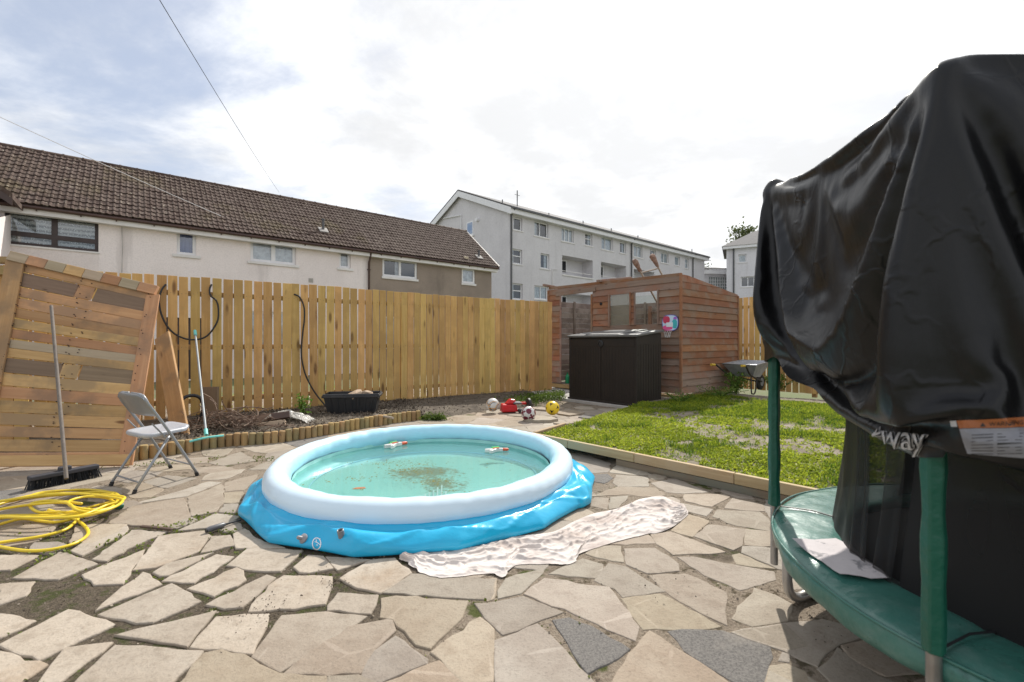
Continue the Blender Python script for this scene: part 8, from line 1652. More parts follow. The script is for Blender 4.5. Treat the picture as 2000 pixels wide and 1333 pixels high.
0,-3,-3,-3,-1,4,0,2,5,2,5,5,5,6,-7,-8,-9,-11,-8,-6,-5,-15,-12,-5,3,6,15,15,6,3,9,11,12,7,0,6,15,12,14,13,13,14,13,2,4,4,4,5,5,11,10,9,11,12,9,10,19,
18,14,14,24,29,17,10,5,23,15,20,6,26,26,23,19,44,78,65,69,72,70,18,-31,-2,8,35,17,59,59,74,18,56,32,61,51,7,9,1,15,16,23,30,22,20,7,-6,-6,-19,-22,-15,
-20,0,7,-1,-8,-13,-5,-3,-7,4,-4,-3,-4,-6,-7,-11,-10,-2,1,-5,-9,-13,-9,0,4,7,-9,-4,3,8,5,-7,-11,-9,-7,5,-9,-13,-12,-13,-12,-6,1,-9,-13,-13,-1,-3,-14,
-15,-13,-9,-10,-9,-10,-11,-11,-14,-13,-14,-11,-15,-18,-18,-16,-13,-11,-13,-12,-11,-13,-11,-11,-12,-12,-11,-10,-9,-7,-9,-11,-12,-4,-8,-12,-12,-14,-9,
-7,-12,-12,-8,-1,2,-9,-12,-12,-6,10,8,2,-1,-6,-14,-17,-15,-11,-11,-11,-10,-5,-7,-6,-6,-7,-11,-9,-15,-17,-21,-24,-7,3,-17,-21,-23,-4,-28,12,24,25,17,6,
13,12,20,40,18,7,-18,75,55,75,74,66,617,39,4,1,-2,-7,-13,-15,3,-1,-1,-2,-3,0,3,9,4,2,0,-1,-1,-5,-8,-1,-6,-2,-4,0,1,2,3,4,1,2,1,1,1,1,1,0,1,1,-1,1,5,5,
4,4,4,5,0,1,1,3,3,1,1,2,1,2,2,3,2,2,1,1,-2,-1,-1,-3,-8,-8,-4,-2,-4,-6,-5,-5,-6,-4,-6,-6,-8,-5,-5,-4,-3,-4,-4,-3,-1,-2,-1,0,-2,0,-1,0,0,-1,-1,1,2,0,-1,
-1,5,4,2,1,1,2,2,1,2,2,0,-1,1,-1,1,0,-10,-7,-3,-2,1,2,-3,-1,0,0,0,1,-1,0,0,0,0,0,1,0,0,5,6,5,10,2,3,4,0,1,-5,-15,-6,-1,1,2,-5,-2,9,12,1,26,1,-17,-2,8,
4,473,22,20,29,-76,-37,-51,-47,-68,-21,-21,-25,-29,-23,-11,6,-5,-14,-20,-24,-23,-11,-4,-19,-12,-15,-13,-13,-11,-13,-18,-13,-15,-12,-11,-11,-11,-10,
-10,-9,-11,-17,-17,-12,-10,-8,-16,-15,-10,-11,-7,-12,-12,-10,-11,-8,-7,-10,-12,-13,-9,-2,2,1,-5,-15,-17,-13,-4,5,17,17,11,5,2,-5,-8,-6,-7,-6,-7,-10,
-9,-9,-5,-4,-3,-2,-1,1,2,2,3,2,5,5,6,6,-7,-7,-8,-10,-10,-7,-6,-4,-14,-11,-4,5,5,16,14,8,2,6,12,11,10,0,4,12,17,10,13,13,15,16,8,1,4,3,5,6,4,9,10,11,
13,12,10,17,15,13,21,24,29,13,10,5,23,17,27,3,23,25,21,21,41,78,61,76,71,72,17,-28,-9,11,32,15,60,60,75,22,53,29,55,59,6,9,1,12,21,24,30,21,19,8,-7,
-5,-18,-22,-14,-22,-6,6,1,-8,-10,-1,-12,2,-1,-3,-2,-5,-5,-7,-11,-12,-5,1,-6,-8,-12,-5,4,7,2,-10,-3,4,5,6,-9,-10,-10,-7,5,-8,-13,-13,-12,-14,-7,2,-7,
-12,-14,-3,-4,-14,-14,-13,-11,-8,-10,-9,-11,-12,-13,-15,-12,-12,-14,-17,-19,-16,-13,-12,-12,-12,-12,-11,-11,-11,-11,-12,-11,-10,-8,-7,-10,-11,-13,-4,
-10,-12,-12,-14,-6,-9,-12,-12,-10,1,2,-7,-12,-13,-10,6,10,3,-1,-5,-9,-16,-14,-12,-11,-11,-10,-11,-8,-5,-5,-6,-8,-8,-18,-20,-21,-18,-6,4,-23,-21,-22,
-2,-28,7,23,27,19,8,10,18,21,41,8,8,-15,74,55,76,74,64,607,37,4,1,-1,-8,-10,-15,-1,-1,-1,-2,-3,0,3,9,4,1,0,-1,-1,-4,-8,-1,-7,0,-4,-1,2,2,4,4,1,1,1,1,
1,1,2,0,1,2,-1,2,4,5,4,5,5,3,0,1,2,2,3,1,2,1,2,2,2,2,2,2,2,1,-2,0,-1,-3,-8,-8,-4,-4,-3,-5,-6,-6,-5,-5,-5,-7,-7,-6,-5,-5,-4,-3,-4,-2,-2,-2,-1,-1,-1,0,
-1,1,-2,-1,-1,1,2,-1,-1,-2,5,3,2,1,1,2,2,2,1,3,-1,-1,1,0,1,1,-5,-10,-4,-2,0,2,1,-3,0,-1,1,0,0,0,0,0,0,-1,1,0,2,5,5,5,9,2,2,5,0,1,1,-18,-9,-2,2,1,-4,
-2,13,7,-1,27,0,-16,-2,9,5,467,31,16,29,-74,-38,-59,-37,-70,-20,-22,-24,-28,-23,-10,5,-6,-15,-20,-24,-23,-12,-5,-18,-13,-11,-14,-13,-12,-16,-11,-17,
-14,-12,-12,-11,-10,-10,-11,-9,-10,-16,-16,-13,-10,-11,-16,-13,-10,-11,-7,-13,-11,-9,-12,-7,-7,-10,-12,-13,-10,-3,2,1,-3,-14,-16,-15,-6,5,14,16,12,6,
4,-1,-8,-7,-6,-4,-9,-10,-9,-8,-4,-6,-3,-2,1,2,1,1,2,5,6,7,4,-7,-7,-8,-7,-11,-9,-6,-6,-3,-14,-9,-3,3,9,16,13,9,3,9,6,11,11,2,2,9,18,10,12,13,15,16,15,
5,1,3,3,5,6,4,7,12,13,12,10,14,17,16,24,24,29,8,12,5,23,18,30,4,21,24,18,21,40,77,63,77,71,74,17,-26,-15,22,22,13,61,61,75,26,49,28,62,54,6,9,1,14,21,
23,31,20,17,10,-8,-5,-16,-22,-12,-23,-12,2,-3,2,-3,-15,-5,2,-1,-2,-3,-4,-6,-6,-10,-13,-9,-1,-6,-7,-11,3,8,6,-4,-11,0,4,7,1,-10,-10,-9,-8,5,-8,-12,-13,
-13,-13,-10,3,-5,-12,-14,-10,-2,-12,-13,-12,-13,-8,-10,-9,-12,-11,-13,-14,-13,-12,-13,-18,-18,-16,-13,-12,-12,-12,-11,-10,-10,-11,-11,-12,-11,-10,-7,
-9,-11,-10,-13,-5,-12,-13,-12,-12,-6,-10,-11,-12,-7,-10,3,3,-12,-14,-13,0,11,4,0,-4,-8,-11,-14,-12,-11,-11,-11,-10,-11,-9,-4,-6,-7,-8,-20,-19,-19,-13,
-5,0,-25,-20,-22,-1,-26,0,23,28,19,15,10,20,22,39,0,10,-13,73,56,76,70,67,596,37,2,2,0,-9,-6,-16,-4,-1,-2,-2,-3,0,3,9,3,1,0,-2,0,-3,-8,0,-7,-1,-2,4,
-5,6,3,2,1,1,2,1,1,1,1,1,1,2,0,2,4,5,5,6,5,1,0,1,2,3,2,1,2,1,2,2,2,3,1,3,2,1,-1,-1,-1,-3,-5,-10,-5,-4,-4,-4,-6,-6,-5,-4,-6,-7,-7,-6,-5,-6,-4,-4,-3,-2,
-3,-2,-2,0,1,2,-3,-2,-2,-1,-1,2,0,-2,0,-3,5,2,2,1,1,2,2,2,2,4,3,-2,-3,0,0,3,-2,-10,-5,-3,0,1,2,0,-2,0,-1,0,1,-1,1,0,-1,0,0,3,1,3,5,6,8,2,2,4,1,0,4,
-17,-11,-2,0,2,-3,-1,10,7,-2,26,0,-14,-2,15,0,461,38,14,29,-72,-43,-60,-30,-72,-20,-21,-25,-23,-25,-8,1,-6,-20,-17,-23,-23,-17,-2,-18,-14,-9,-12,-13,
-13,-15,-11,-17,-15,-12,-11,-10,-11,-11,-10,-11,-10,-12,-15,-12,-12,-15,-15,-10,-13,-7,-10,-13,-11,-10,-12,-5,-9,-11,-9,-13,-11,-3,0,2,-2,-11,-17,-14,
-8,6,8,16,13,6,2,4,-4,-7,-7,-7,-4,-8,-11,-8,-7,-2,-5,3,-1,1,1,1,6,4,7,1,-7,-8,-6,-7,-8,-10,-8,-6,-6,-2,-13,-7,-1,1,11,16,12,9,7,7,2,10,11,8,1,5,17,11,
11,13,15,17,15,11,5,1,2,6,3,5,5,6,12,11,11,20,18,16,25,24,25,8,8,8,24,19,31,10,16,25,18,17,38,78,66,76,69,76,19,-22,-22,26,21,11,62,62,76,28,45,27,68,
50,7,8,3,20,16,23,31,19,13,12,-7,-4,-15,-22,-12,-21,-13,-10,-2,-2,6,-15,-3,2,-1,-1,-5,-3,-5,-6,-8,-14,-12,-7,-6,-6,0,6,9,2,-10,-7,2,4,6,-3,-10,-9,-6,
-11,4,-8,-12,-13,-12,-14,-11,2,-2,-11,-13,-16,-2,-11,-13,-12,-12,-11,-8,-9,-10,-14,-15,-12,-12,-11,-14,-17,-18,-16,-12,-12,-13,-9,-11,-9,-12,-10,-10,
-12,-12,-10,-7,-10,-11,-10,-13,-7,-13,-13,-12,-11,-6,-11,-11,-10,-9,-11,4,3,-8,-14,-15,-7,10,5,2,-4,-7,-9,-10,-11,-12,-11,-10,-11,-11,-10,-11,-5,-9,
-6,-15,-17,-19,-11,-5,-5,-25,-21,-22,1,-24,-7,23,29,18,14,16,26,19,34,-3,9,-7,72,64,68,69,67,587,33,3,1,1,-8,-6,-16,-6,-1,-2,-2,4,-6,3,8,2,1,0,-2,0,
-1,-8,-1,-4,-3,1,3,1,-2,3,2,1,1,2,1,1,2,1,1,1,2,4,2,3,3,6,8,2,1,0,1,3,3,1,1,2,2,1,2,3,2,2,2,3,2,-2,-1,-1,-3,-4,-10,-5,-5,-4,-4,-5,-6,-6,-5,-4,-6,-9,
-6,-6,-5,-5,0,-6,-3,-3,-3,5,-3,3,-5,-1,-1,-3,-2,-2,2,-1,-2,-1,-2,3,2,2,1,1,2,2,2,3,4,3,-3,-2,1,0,2,1,-9,-6,-3,0,0,2,1,1,-2,-1,2,-3,0,0,2,-1,4,-3,0,2,
2,7,6,6,2,3,3,0,0,6,-12,-16,-1,0,-1,0,-4,10,7,-1,23,1,-4,-12,18,-1,453,44,16,28,-71,-47,-56,-28,-74,-20,-21,-23,-19,-27,-2,-9,-5,-23,-15,-23,-24,-19,
-3,-14,-20,-5,-11,-12,-14,-13,-11,-18,-14,-12,-11,-10,-11,-11,-10,-12,-12,-11,-14,-13,-12,-15,-11,-13,-12,-5,-12,-12,-11,-11,-12,-4,-11,-12,-6,-14,
-11,-2,-3,3,-1,-9,-17,-14,-8,0,8,16,14,7,1,2,4,-6,-7,-7,-9,-4,-7,-8,-6,-8,1,4,-2,0,0,5,5,5,-4,-9,-5,-6,-7,-7,-7,-9,-6,-9,-2,-3,-11,-4,-1,0,13,11,7,9,
9,3,9,11,10,11,3,5,10,14,12,11,15,17,17,11,9,6,0,3,8,2,5,4,5,8,11,20,22,22,24,23,21,9,8,9,24,20,31,17,13,24,19,15,36,74,71,73,70,76,24,-19,-26,25,17,
8,63,64,75,31,41,30,68,47,9,8,7,21,16,20,29,21,9,14,-7,-3,-12,-22,-17,-14,-14,-11,0,1,-6,-14,2,-1,0,-3,-6,-1,-5,-6,-7,-11,-14,-9,-5,-3,2,10,7,-5,-11,
-2,1,6,3,-5,-11,-6,-6,-13,3,-7,-13,-12,-12,-14,-13,-2,3,-10,-15,-16,-7,-7,-12,-13,-12,-11,-10,-8,-10,-11,-16,-16,-13,-10,-11,-17,-17,-15,-13,-12,-8,
-11,-11,-11,-8,-11,-11,-12,-11,-11,-7,-11,-9,-12,-13,-9,-15,-12,-13,-7,-13,-13,-10,-9,-10,-6,2,5,-5,-13,-16,-14,8,5,4,-6,-4,-7,-9,-9,-9,-12,-11,-9,
-11,-11,-11,-13,-10,-7,-14,-14,-9,-7,-7,-15,-25,-20,-20,-1,-21,-10,19,27,19,14,16,30,26,26,-9,12,0,71,71,61,67,68,578,31,2,1,1,-7,-7,-16,-6,-2,-2,-2,
8,-8,8,0,2,2,-2,-1,1,0,-8,-2,0,-5,-1,5,4,-6,3,1,2,1,2,2,1,1,2,1,2,2,3,3,3,4,9,6,0,0,1,2,3,2,1,1,2,2,2,2,2,2,2,3,2,3,0,-3,-1,-2,-5,-8,-7,-5,-4,-4,-4,
-6,-6,-6,-5,-6,-4,-6,-7,-9,-2,2,-8,-4,-4,7,-1,-2,-6,3,-5,-2,-3,-3,-2,1,-3,1,-4,-2,2,2,2,1,2,3,8,0,1,8,-4,-2,-3,0,1,2,4,-8,-5,-5,1,-2,1,2,1,2,-3,0,2,
-3,1,0,1,5,3,-3,-4,4,13,1,3,1,3,2,0,1,5,-2,-21,-3,3,-4,-3,-1,7,13,-6,20,3,4,-19,18,-1,458,37,18,26,-70,-50,-50,-29,-75,-20,-20,-23,-15,-26,-17,-1,-4,
-23,-15,-23,-24,-21,-6,-9,-25,-4,-10,-11,-12,-7,-17,-17,-15,-12,-10,-10,-11,-10,-11,-12,-13,-12,-14,-13,-13,-13,-8,-16,-7,-9,-12,-12,-12,-11,-10,-6,
-8,-14,-5,-14,-7,-11,-1,3,1,-7,-16,-14,-9,-1,11,7,14,9,4,-1,2,4,-7,-7,-9,-12,-7,-2,-9,1,1,4,-2,0,0,5,2,-8,-8,-8,-5,-5,-6,-7,-6,-7,-10,-3,-4,-3,0,-6,
-3,5,0,7,8,9,8,9,9,11,11,11,11,2,7,17,9,11,15,15,17,9,11,9,8,1,4,8,3,4,5,8,5,21,23,20,24,24,16,4,11,14,23,22,30,21,15,23,18,18,32,71,72,71,70,76,23,
-17,-20,15,25,7,63,64,76,32,38,39,62,45,10,11,8,22,16,15,29,23,6,18,-9,-3,-10,-22,-21,-7,-14,-11,-8,5,-14,-6,1,0,-1,-6,-5,0,-5,-5,-8,-9,-13,-9,-4,-1,
5,10,3,-11,-7,0,1,3,3,-7,-11,-8,-2,-13,-1,-10,-6,-13,-12,-14,-14,-5,5,-8,-15,-14,-16,-4,-11,-12,-13,-12,-11,-10,-8,-10,-12,-16,-15,-7,-15,-17,-17,-15,
-12,-7,-11,-11,-10,-8,-9,-11,-11,-12,-12,-11,-10,-8,-11,-12,-13,-14,-13,-13,-10,-15,-13,-13,-11,-9,-8,5,1,-1,-3,-9,-16,-17,-3,6,4,3,-10,-5,-11,-6,-6,
-8,-12,-11,-7,-11,-12,-13,-9,-13,-7,-11,-7,-7,-8,-27,-24,-21,-16,-3,-18,-12,15,25,19,15,14,31,33,17,-11,14,10,69,69,62,68,65,567,30,2,0,2,-7,-4,-18,
-7,-2,-2,-2,10,-8,8,-5,3,1,0,-2,0,2,-7,-4,5,-7,1,2,3,-3,0,2,2,1,2,2,1,2,1,2,2,2,3,3,4,6,11,2,0,0,1,2,2,3,1,1,2,3,1,2,4,1,2,2,3,3,0,-2,-2,-2,-3,-8,-9,
-5,-4,-4,-4,-4,-5,-7,-6,-8,-5,-5,-7,-4,-2,2,-9,-4,8,-4,-7,-2,1,1,-6,-4,-3,-4,-3,-2,2,-4,-3,-2,3,0,1,5,3,8,7,1,1,2,-7,-2,-3,0,3,1,3,3,-9,-5,-5,1,-1,5,
-1,1,2,-3,0,3,-2,0,1,5,0,-2,-1,13,13,-5,-4,6,-1,1,-1,1,5,1,-18,-3,-1,4,-10,-4,11,16,-10,14,4,5,-17,18,0,467,28,18,25,-70,-53,-44,-25,-81,-20,-19,-22,
-11,-24,-22,-7,-1,-23,-15,-23,-24,-23,-7,-8,-25,-6,-12,-11,-7,-13,-10,-17,-14,-10,-11,-10,-12,-10,-11,-12,-12,-15,-15,-12,-10,-9,-14,-13,-6,-12,-12,
-12,-11,-11,-8,-10,-7,-13,-7,-12,-11,-7,-3,2,3,-5,-15,-13,-11,-2,12,2,13,7,8,2,-1,0,3,-5,-10,-11,-12,-7,5,0,0,5,-3,0,-1,-3,-9,-7,-8,-6,-6,-6,-6,-6,-6,
-5,-3,1,-1,-2,-4,-4,-3,1,5,6,7,13,6,6,6,7,11,12,13,8,4,12,14,12,14,14,13,10,7,11,10,10,5,3,8,3,6,5,0,24,23,21,18,23,15,1,12,21,21,23,29,22,21,24,16,
17,32,68,67,73,70,76,15,-3,-17,17,7,2,66,66,75,34,35,46,65,37,10,13,10,23,19,6,30,25,4,17,-8,-2,-7,-22,-21,-5,-14,-9,-6,-3,-9,-12,1,1,-6,-5,-4,1,-5,
-6,-6,-11,-10,-7,-4,5,5,10,-7,-11,-3,2,1,4,-5,-9,-7,-10,1,-12,-8,0,-12,-12,-13,-13,-15,-7,6,-7,-14,-14,-17,-8,-12,-9,-12,-12,-12,-12,-11,-9,-11,-12,
-13,-11,-14,-17,-17,-14,-7,-10,-11,-7,-9,-9,-10,-11,-11,-12,-12,-10,-11,-13,-12,-12,-13,-14,-14,-12,-12,-13,-15,-13,0,-10,-10,-10,6,-1,-2,-3,-14,-18,
-11,1,3,4,3,-12,-11,-9,-4,-5,-6,-10,-12,-6,-12,-11,-13,-13,-3,-7,-11,-18,-5,-27,-26,-19,-10,-9,-13,-8,7,18,19,15,15,30,31,18,-7,9,21,72,69,57,68,66,
561,23,2,1,2,-6,-4,-14,-13,-2,-2,-1,13,4,-8,-6,3,1,-1,-1,0,3,-6,-4,7,-6,6,7,-10,6,-9,2,2,2,2,2,1,1,2,2,2,2,4,3,8,11,5,-2,0,1,2,2,3,0,2,1,2,3,1,3,5,0,
1,2,4,3,1,-2,-3,-2,-3,-8,-8,-5,-6,-3,-4,-4,-4,-3,-9,-8,-8,-5,4,1,-2,-9,-10,9,-7,-8,3,0,-2,-4,-4,-4,-3,-4,-3,-5,-4,-3,-2,-1,0,1,1,4,6,7,7,6,-2,0,0,-9,
-2,-1,1,4,1,6,1,-2,-7,-11,0,4,4,-3,0,1,1,-1,4,-2,5,-1,-2,2,4,8,10,-6,-3,9,-2,-2,-1,0,9,-3,-4,-6,0,-2,-9,-1,8,10,-4,5,11,2,-15,22,-4,472,23,18,22,-69,
-57,-35,-38,-70,-20,-20,-18,-14,-21,-23,-2,-10,-21,-16,-23,-23,-23,-15,-3,-23,-11,-12,-11,-10,-9,-6,-17,-14,-12,-11,-7,-10,-11,-11,-12,-14,-16,-15,-5,
-10,-13,-16,-7,-11,-11,-12,-12,-12,-9,-8,-6,-12,-13,-12,-11,-10,1,-5,-4,4,-2,-13,-13,-12,-4,13,3,5,10,3,7,2,-1,-1,0,-5,-11,-12,-5,-3,3,7,-2,3,-7,-8,
-8,-8,-6,-4,-4,-5,-6,-6,-5,-2,-1,1,0,-2,-5,-6,-3,2,-2,4,8,8,-4,11,7,8,7,6,12,13,15,4,9,13,12,9,16,10,11,10,7,11,10,10,9,6,8,5,-2,3,19,23,19,19,23,7,8,
17,16,24,24,28,15,30,26,19,17,32,64,67,66,72,71,28,-8,-11,13,4,-8,76,65,75,35,33,56,53,42,10,12,15,24,16,3,32,23,6,14,-8,-1,-7,-18,-21,-3,-10,-9,-6,
-6,-9,-12,-3,-2,-3,-1,-8,-4,-5,-5,-5,-9,-7,-5,-2,4,8,3,-13,-5,3,0,0,-3,-7,-10,-9,0,-2,-6,-7,-8,-12,-12,-13,-13,-15,-10,6,-5,-14,-13,-17,-15,-7,-13,-8,
-12,-12,-12,-14,-14,-8,-12,-13,-11,-13,-15,-12,-13,-9,-8,-8,-9,-10,-11,-11,-11,-11,-12,-12,-12,-12,-12,-11,-11,-12,-13,-14,-12,-8,-13,-14,-15,-12,-2,
-9,-8,-10,5,-2,-2,-6,-18,-14,-5,4,10,-5,-14,-9,-8,-7,-4,-7,-3,-7,-9,-8,-13,-13,-12,-14,-8,-7,-18,-3,-26,-25,-15,-16,-5,-11,-5,6,10,17,12,15,29,30,19,
7,-6,37,64,71,56,67,68,565,7,2,1,1,-3,-2,-9,-22,-3,-2,1,12,5,-10,-2,-3,2,-1,-2,1,3,0,-8,7,10,8,3,-5,-9,-12,1,2,3,4,-1,1,2,1,2,3,3,5,13,8,5,-1,0,-1,4,
1,1,1,2,2,3,0,2,4,4,1,2,0,2,3,3,2,-2,-3,-2,-3,-8,-7,-6,-4,-6,-4,-4,-3,-3,-2,-12,-7,2,-8,2,4,-15,5,-8,-7,0,-1,-3,-4,-5,-4,-4,-3,-4,-4,-1,3,4,2,2,2,1,
-8,9,6,5,0,-5,-5,-1,0,3,-10,-1,0,3,1,5,3,-2,-8,-8,5,0,1,4,-2,2,-5,1,3,4,2,-5,-1,5,4,6,10,-8,9,-2,-3,-2,-2,1,11,-1,-8,-3,5,3,-12,-2,17,-8,2,1,7,2,-10,
19,-4,480,20,13,13,-64,-51,-41,-45,-57,-18,-20,-13,-19,-22,-20,-8,-11,-23,-15,-22,-18,-21,-13,-17,-16,-15,-8,-12,-4,-11,-16,-17,-14,-7,-11,-10,-9,-10,
-11,-10,-13,-16,-15,-5,-13,-13,-8,-13,-12,-7,-11,-12,-12,-5,-8,-10,-11,-13,-12,-8,-13,-8,-4,-2,5,-1,-6,-14,-11,-7,13,7,4,-6,8,-1,3,4,1,1,1,-3,-12,-4,
-3,3,-4,8,-12,3,-5,-8,-9,-3,-4,-3,-5,-5,-6,-6,-1,-3,0,1,0,-4,-6,-4,-1,1,6,2,-10,2,5,7,7,7,10,12,10,15,18,4,13,10,11,13,12,5,10,10,7,10,10,8,10,6,13,7,
1,17,22,16,18,18,6,5,17,21,24,28,23,20,27,23,20,22,36,62,62,67,71,62,30,-7,6,3,15,-12,81,63,72,37,40,47,51,56,9,9,17,20,15,8,30,19,0,16,-5,-12,-4,-12,
-14,-12,-1,-13,-2,-11,-7,-4,-2,0,-5,-5,-2,-5,-3,-4,-8,-6,-7,-5,-2,1,7,-13,-7,3,-9,-3,-2,1,-10,-9,-7,-3,3,-6,-9,-3,-9,-13,-12,-12,-15,-14,2,-6,-12,-12,
-17,-14,-13,-6,-12,-12,-8,-12,-13,-15,-16,-9,-12,-12,-12,-15,-16,-10,-12,-10,-9,-5,-11,-11,-11,-10,-10,-11,-11,-11,-9,-11,-11,-12,-12,-12,-14,-8,-11,
-14,-15,-12,-12,-10,-10,-9,-8,-4,-2,2,0,-5,-17,-3,-5,7,-11,-14,-12,-7,-3,-8,-5,-2,-8,-4,-9,-3,-11,-12,-15,-9,-11,-14,-15,-25,-25,-15,-7,-4,-2,-11,6,
14,16,11,3,22,28,24,11,-1,40,55,69,62,66,65,553,5,1,4,-1,-3,-1,-2,-29,-2,-4,5,7,4,-7,-6,-4,5,-3,-2,11,-2,-3,-7,5,11,6,4,-5,-9,-3,1,7,-6,1,7,-1,6,2,-3,
10,6,0,13,2,4,-2,-3,1,3,4,2,-1,5,1,1,2,0,4,5,0,1,0,1,4,4,3,-2,-3,-4,-2,-6,-8,-5,-7,-1,-4,-9,-4,-3,-1,-1,-11,4,-7,4,-10,-6,-4,-5,-1,-1,-6,1,0,-3,-3,
-10,0,4,-6,6,4,2,-1,0,-8,0,11,3,0,-7,-3,-8,-2,1,2,0,4,1,-10,-3,3,1,5,-4,-7,-3,3,8,0,-4,5,0,-6,3,-3,5,0,4,-6,3,3,4,10,-5,8,1,-4,-7,-2,12,1,-1,-4,-3,3,
1,6,-3,2,-11,0,31,-21,2,-6,15,5,482,24,8,0,-52,-50,-45,-51,-50,-14,-15,-15,-23,-23,-11,-11,-21,-19,-19,-13,-18,-21,-20,-19,-20,-7,-9,-10,-10,-14,-15,
-15,-12,-10,-9,-9,-9,-10,-10,-10,-13,-13,-12,-11,-11,-10,-12,-13,-9,-9,-10,-10,-9,-9,-9,-10,-9,-11,-11,-10,-10,-10,-4,-3,-1,0,-4,-9,-10,-7,4,6,2,3,-2,
1,1,0,0,1,2,3,3,-5,-1,-4,-2,-6,-6,-4,-2,-2,-2,-4,-3,-3,-3,-4,-5,-5,-2,-2,-2,-2,-2,-1,-2,-3,-2,-2,-4,-8,6,5,6,5,5,7,6,6,9,15,14,14,12,9,9,11,10,9,8,9,
9,9,9,8,9,10,11,11,10,15,13,17,18,11,8,16,17,18,21,28,24,22,27,22,20,20,40,63,62,65,63,59,27,17,7,1,11,-9,76,63,71,40,42,43,48,59,14,13,14,13,15,19,
24,9,10,2,-5,-7,-1,-5,-7,-12,-12,-9,-7,-4,-2,-3,-1,-3,-4,-3,-4,-4,-4,-4,-5,-7,-9,-4,-2,2,-8,-7,-4,-7,-5,-4,-4,-4,-6,-5,-5,-5,-4,-4,-5,-5,-7,-11,-11,
-12,-13,-14,-9,-5,-8,-15,-14,-14,-11,-10,-10,-11,-11,-11,-11,-13,-15,-15,-12,-12,-11,-14,-14,-12,-11,-10,-10,-11,-9,-10,-11,-10,-10,-10,-10,-10,-11,
-11,-11,-10,-11,-12,-11,-11,-11,-13,-12,-12,-11,-9,-8,-9,-7,-8,-9,-7,0,-1,-2,-4,-5,-10,-12,-13,-9,-7,-5,-4,-5,-6,-6,-5,-5,-4,-5,-5,-16,-18,-13,-13,
-17,-25,-16,-7,-8,-3,-6,-15,4,18,15,6,5,14,25,23,15,16,39,52,59,66,66,63,539,7,0,14,-12,-2,-1,3,-35,-2,1,2,5,3,1,-12,-3,1,7,7,-5,-4,-3,2,10,-3,7,4,-2,
2,-2,0,-1,0,2,2,2,2,3,4,4,3,9,5,3,-1,-2,-3,1,3,3,3,2,2,1,1,2,3,4,3,1,1,0,1,2,5,3,2,-2,-7,-3,-7,-7,-6,-5,-3,-4,-3,-4,-3,-4,-4,-4,1,-2,-6,-9,-7,-6,-3,
-2,-2,-1,0,-2,-2,-2,1,2,1,-1,-2,-3,-3,-1,1,2,6,2,-3,-4,-2,-6,-4,-1,-1,1,0,1,1,4,-1,-6,-5,5,-4,2,4,0,-1,0,1,-1,0,0,0,-1,-1,2,0,1,0,0,4,10,7,2,-5,4,3,
-5,-2,-2,-1,-2,-3,1,1,10,2,3,-19,10,36,-23,-4,4,4,0,488,18,7,0,-53,-48,-46,-53,-53,-15,-14,-14,-14,-18,-15,-23,-19,-17,-11,-19,-18,-20,-18,-17,-23,
-13,-10,-9,-10,-13,-14,-12,-10,-10,-9,-9,-9,-10,-10,-11,-14,-14,-13,-11,-9,-10,-11,-10,-9,-9,-10,-9,-10,-9,-10,-10,-10,-10,-11,-11,-10,-10,-6,-2,-2,
-1,-2,-7,-9,-5,4,4,5,0,0,-1,-2,-2,-3,-2,-1,2,4,2,-1,-5,-7,-8,-6,-4,-2,-2,-1,-3,-3,-4,-2,-2,-1,-1,-2,-4,-4,-4,-4,-3,-1,-1,-3,-5,-4,1,4,6,5,5,6,7,7,7,8,
10,15,13,12,9,10,10,10,8,9,8,9,9,9,8,8,10,11,12,10,15,12,16,18,10,17,20,16,15,18,27,28,22,26,22,19,20,41,66,63,59,63,63,18,32,10,4,11,-9,77,62,70,41,
42,41,48,55,13,14,16,22,17,16,11,10,7,4,-2,-8,-3,-6,-8,-1,-2,-9,-7,-4,-4,-4,-7,-6,-5,-4,-3,-3,-4,-3,-3,-3,-4,-4,-5,-6,-7,-8,-10,-7,-5,-4,-4,-4,-4,-4,
-4,-3,-4,-4,-4,-4,-7,-10,-11,-12,-13,-13,-11,-5,-10,-15,-15,-13,-11,-10,-10,-11,-10,-11,-11,-13,-16,-14,-13,-11,-12,-13,-14,-12,-11,-10,-10,-10,-10,
-10,-10,-10,-11,-12,-11,-10,-11,-10,-9,-10,-10,-12,-12,-11,-10,-12,-14,-13,-10,-9,-9,-7,-7,-7,-8,-9,-10,-4,-1,-3,-6,-10,-12,-12,-9,-7,-5,-4,-5,-5,-6,
-5,-5,-4,-4,-5,-15,-18,-13,-12,-17,-21,-3,-8,-10,-12,-5,-6,5,19,15,5,5,8,20,17,33,15,36,49,53,68,65,62,529,5,-1,14,-12,-2,0,3,-32,-1,-1,0,5,10,-5,-3,
7,-11,20,11,-5,-8,-6,-7,-1,8,7,3,0,-2,-4,-4,-2,1,2,2,2,2,3,4,6,7,7,4,1,-2,-2,2,1,2,3,3,2,1,0,1,2,3,3,3,2,1,0,1,3,4,4,1,-2,-5,-4,-7,-6,-7,-5,-4,-4,-3,
-3,-3,-1,-1,-6,-5,-2,-6,-5,-5,-3,-4,-3,-3,-2,-2,-2,-2,-2,-2,-1,0,0,-2,-3,-2,0,2,3,3,2,1,-5,-7,-6,-4,-1,0,0,0,1,1,4,6,5,-7,1,1,5,1,-2,-2,-1,0,1,0,-1,0,
0,1,-3,0,0,1,4,4,10,7,-11,9,8,7,-2,-1,-6,-5,-5,-5,-2,0,1,2,4,-8,3,32,-15,-12,7,12,1,499,6,7,0,-52,-49,-46,-47,-66,-15,-14,-13,-14,-14,-18,-26,-17,-15,
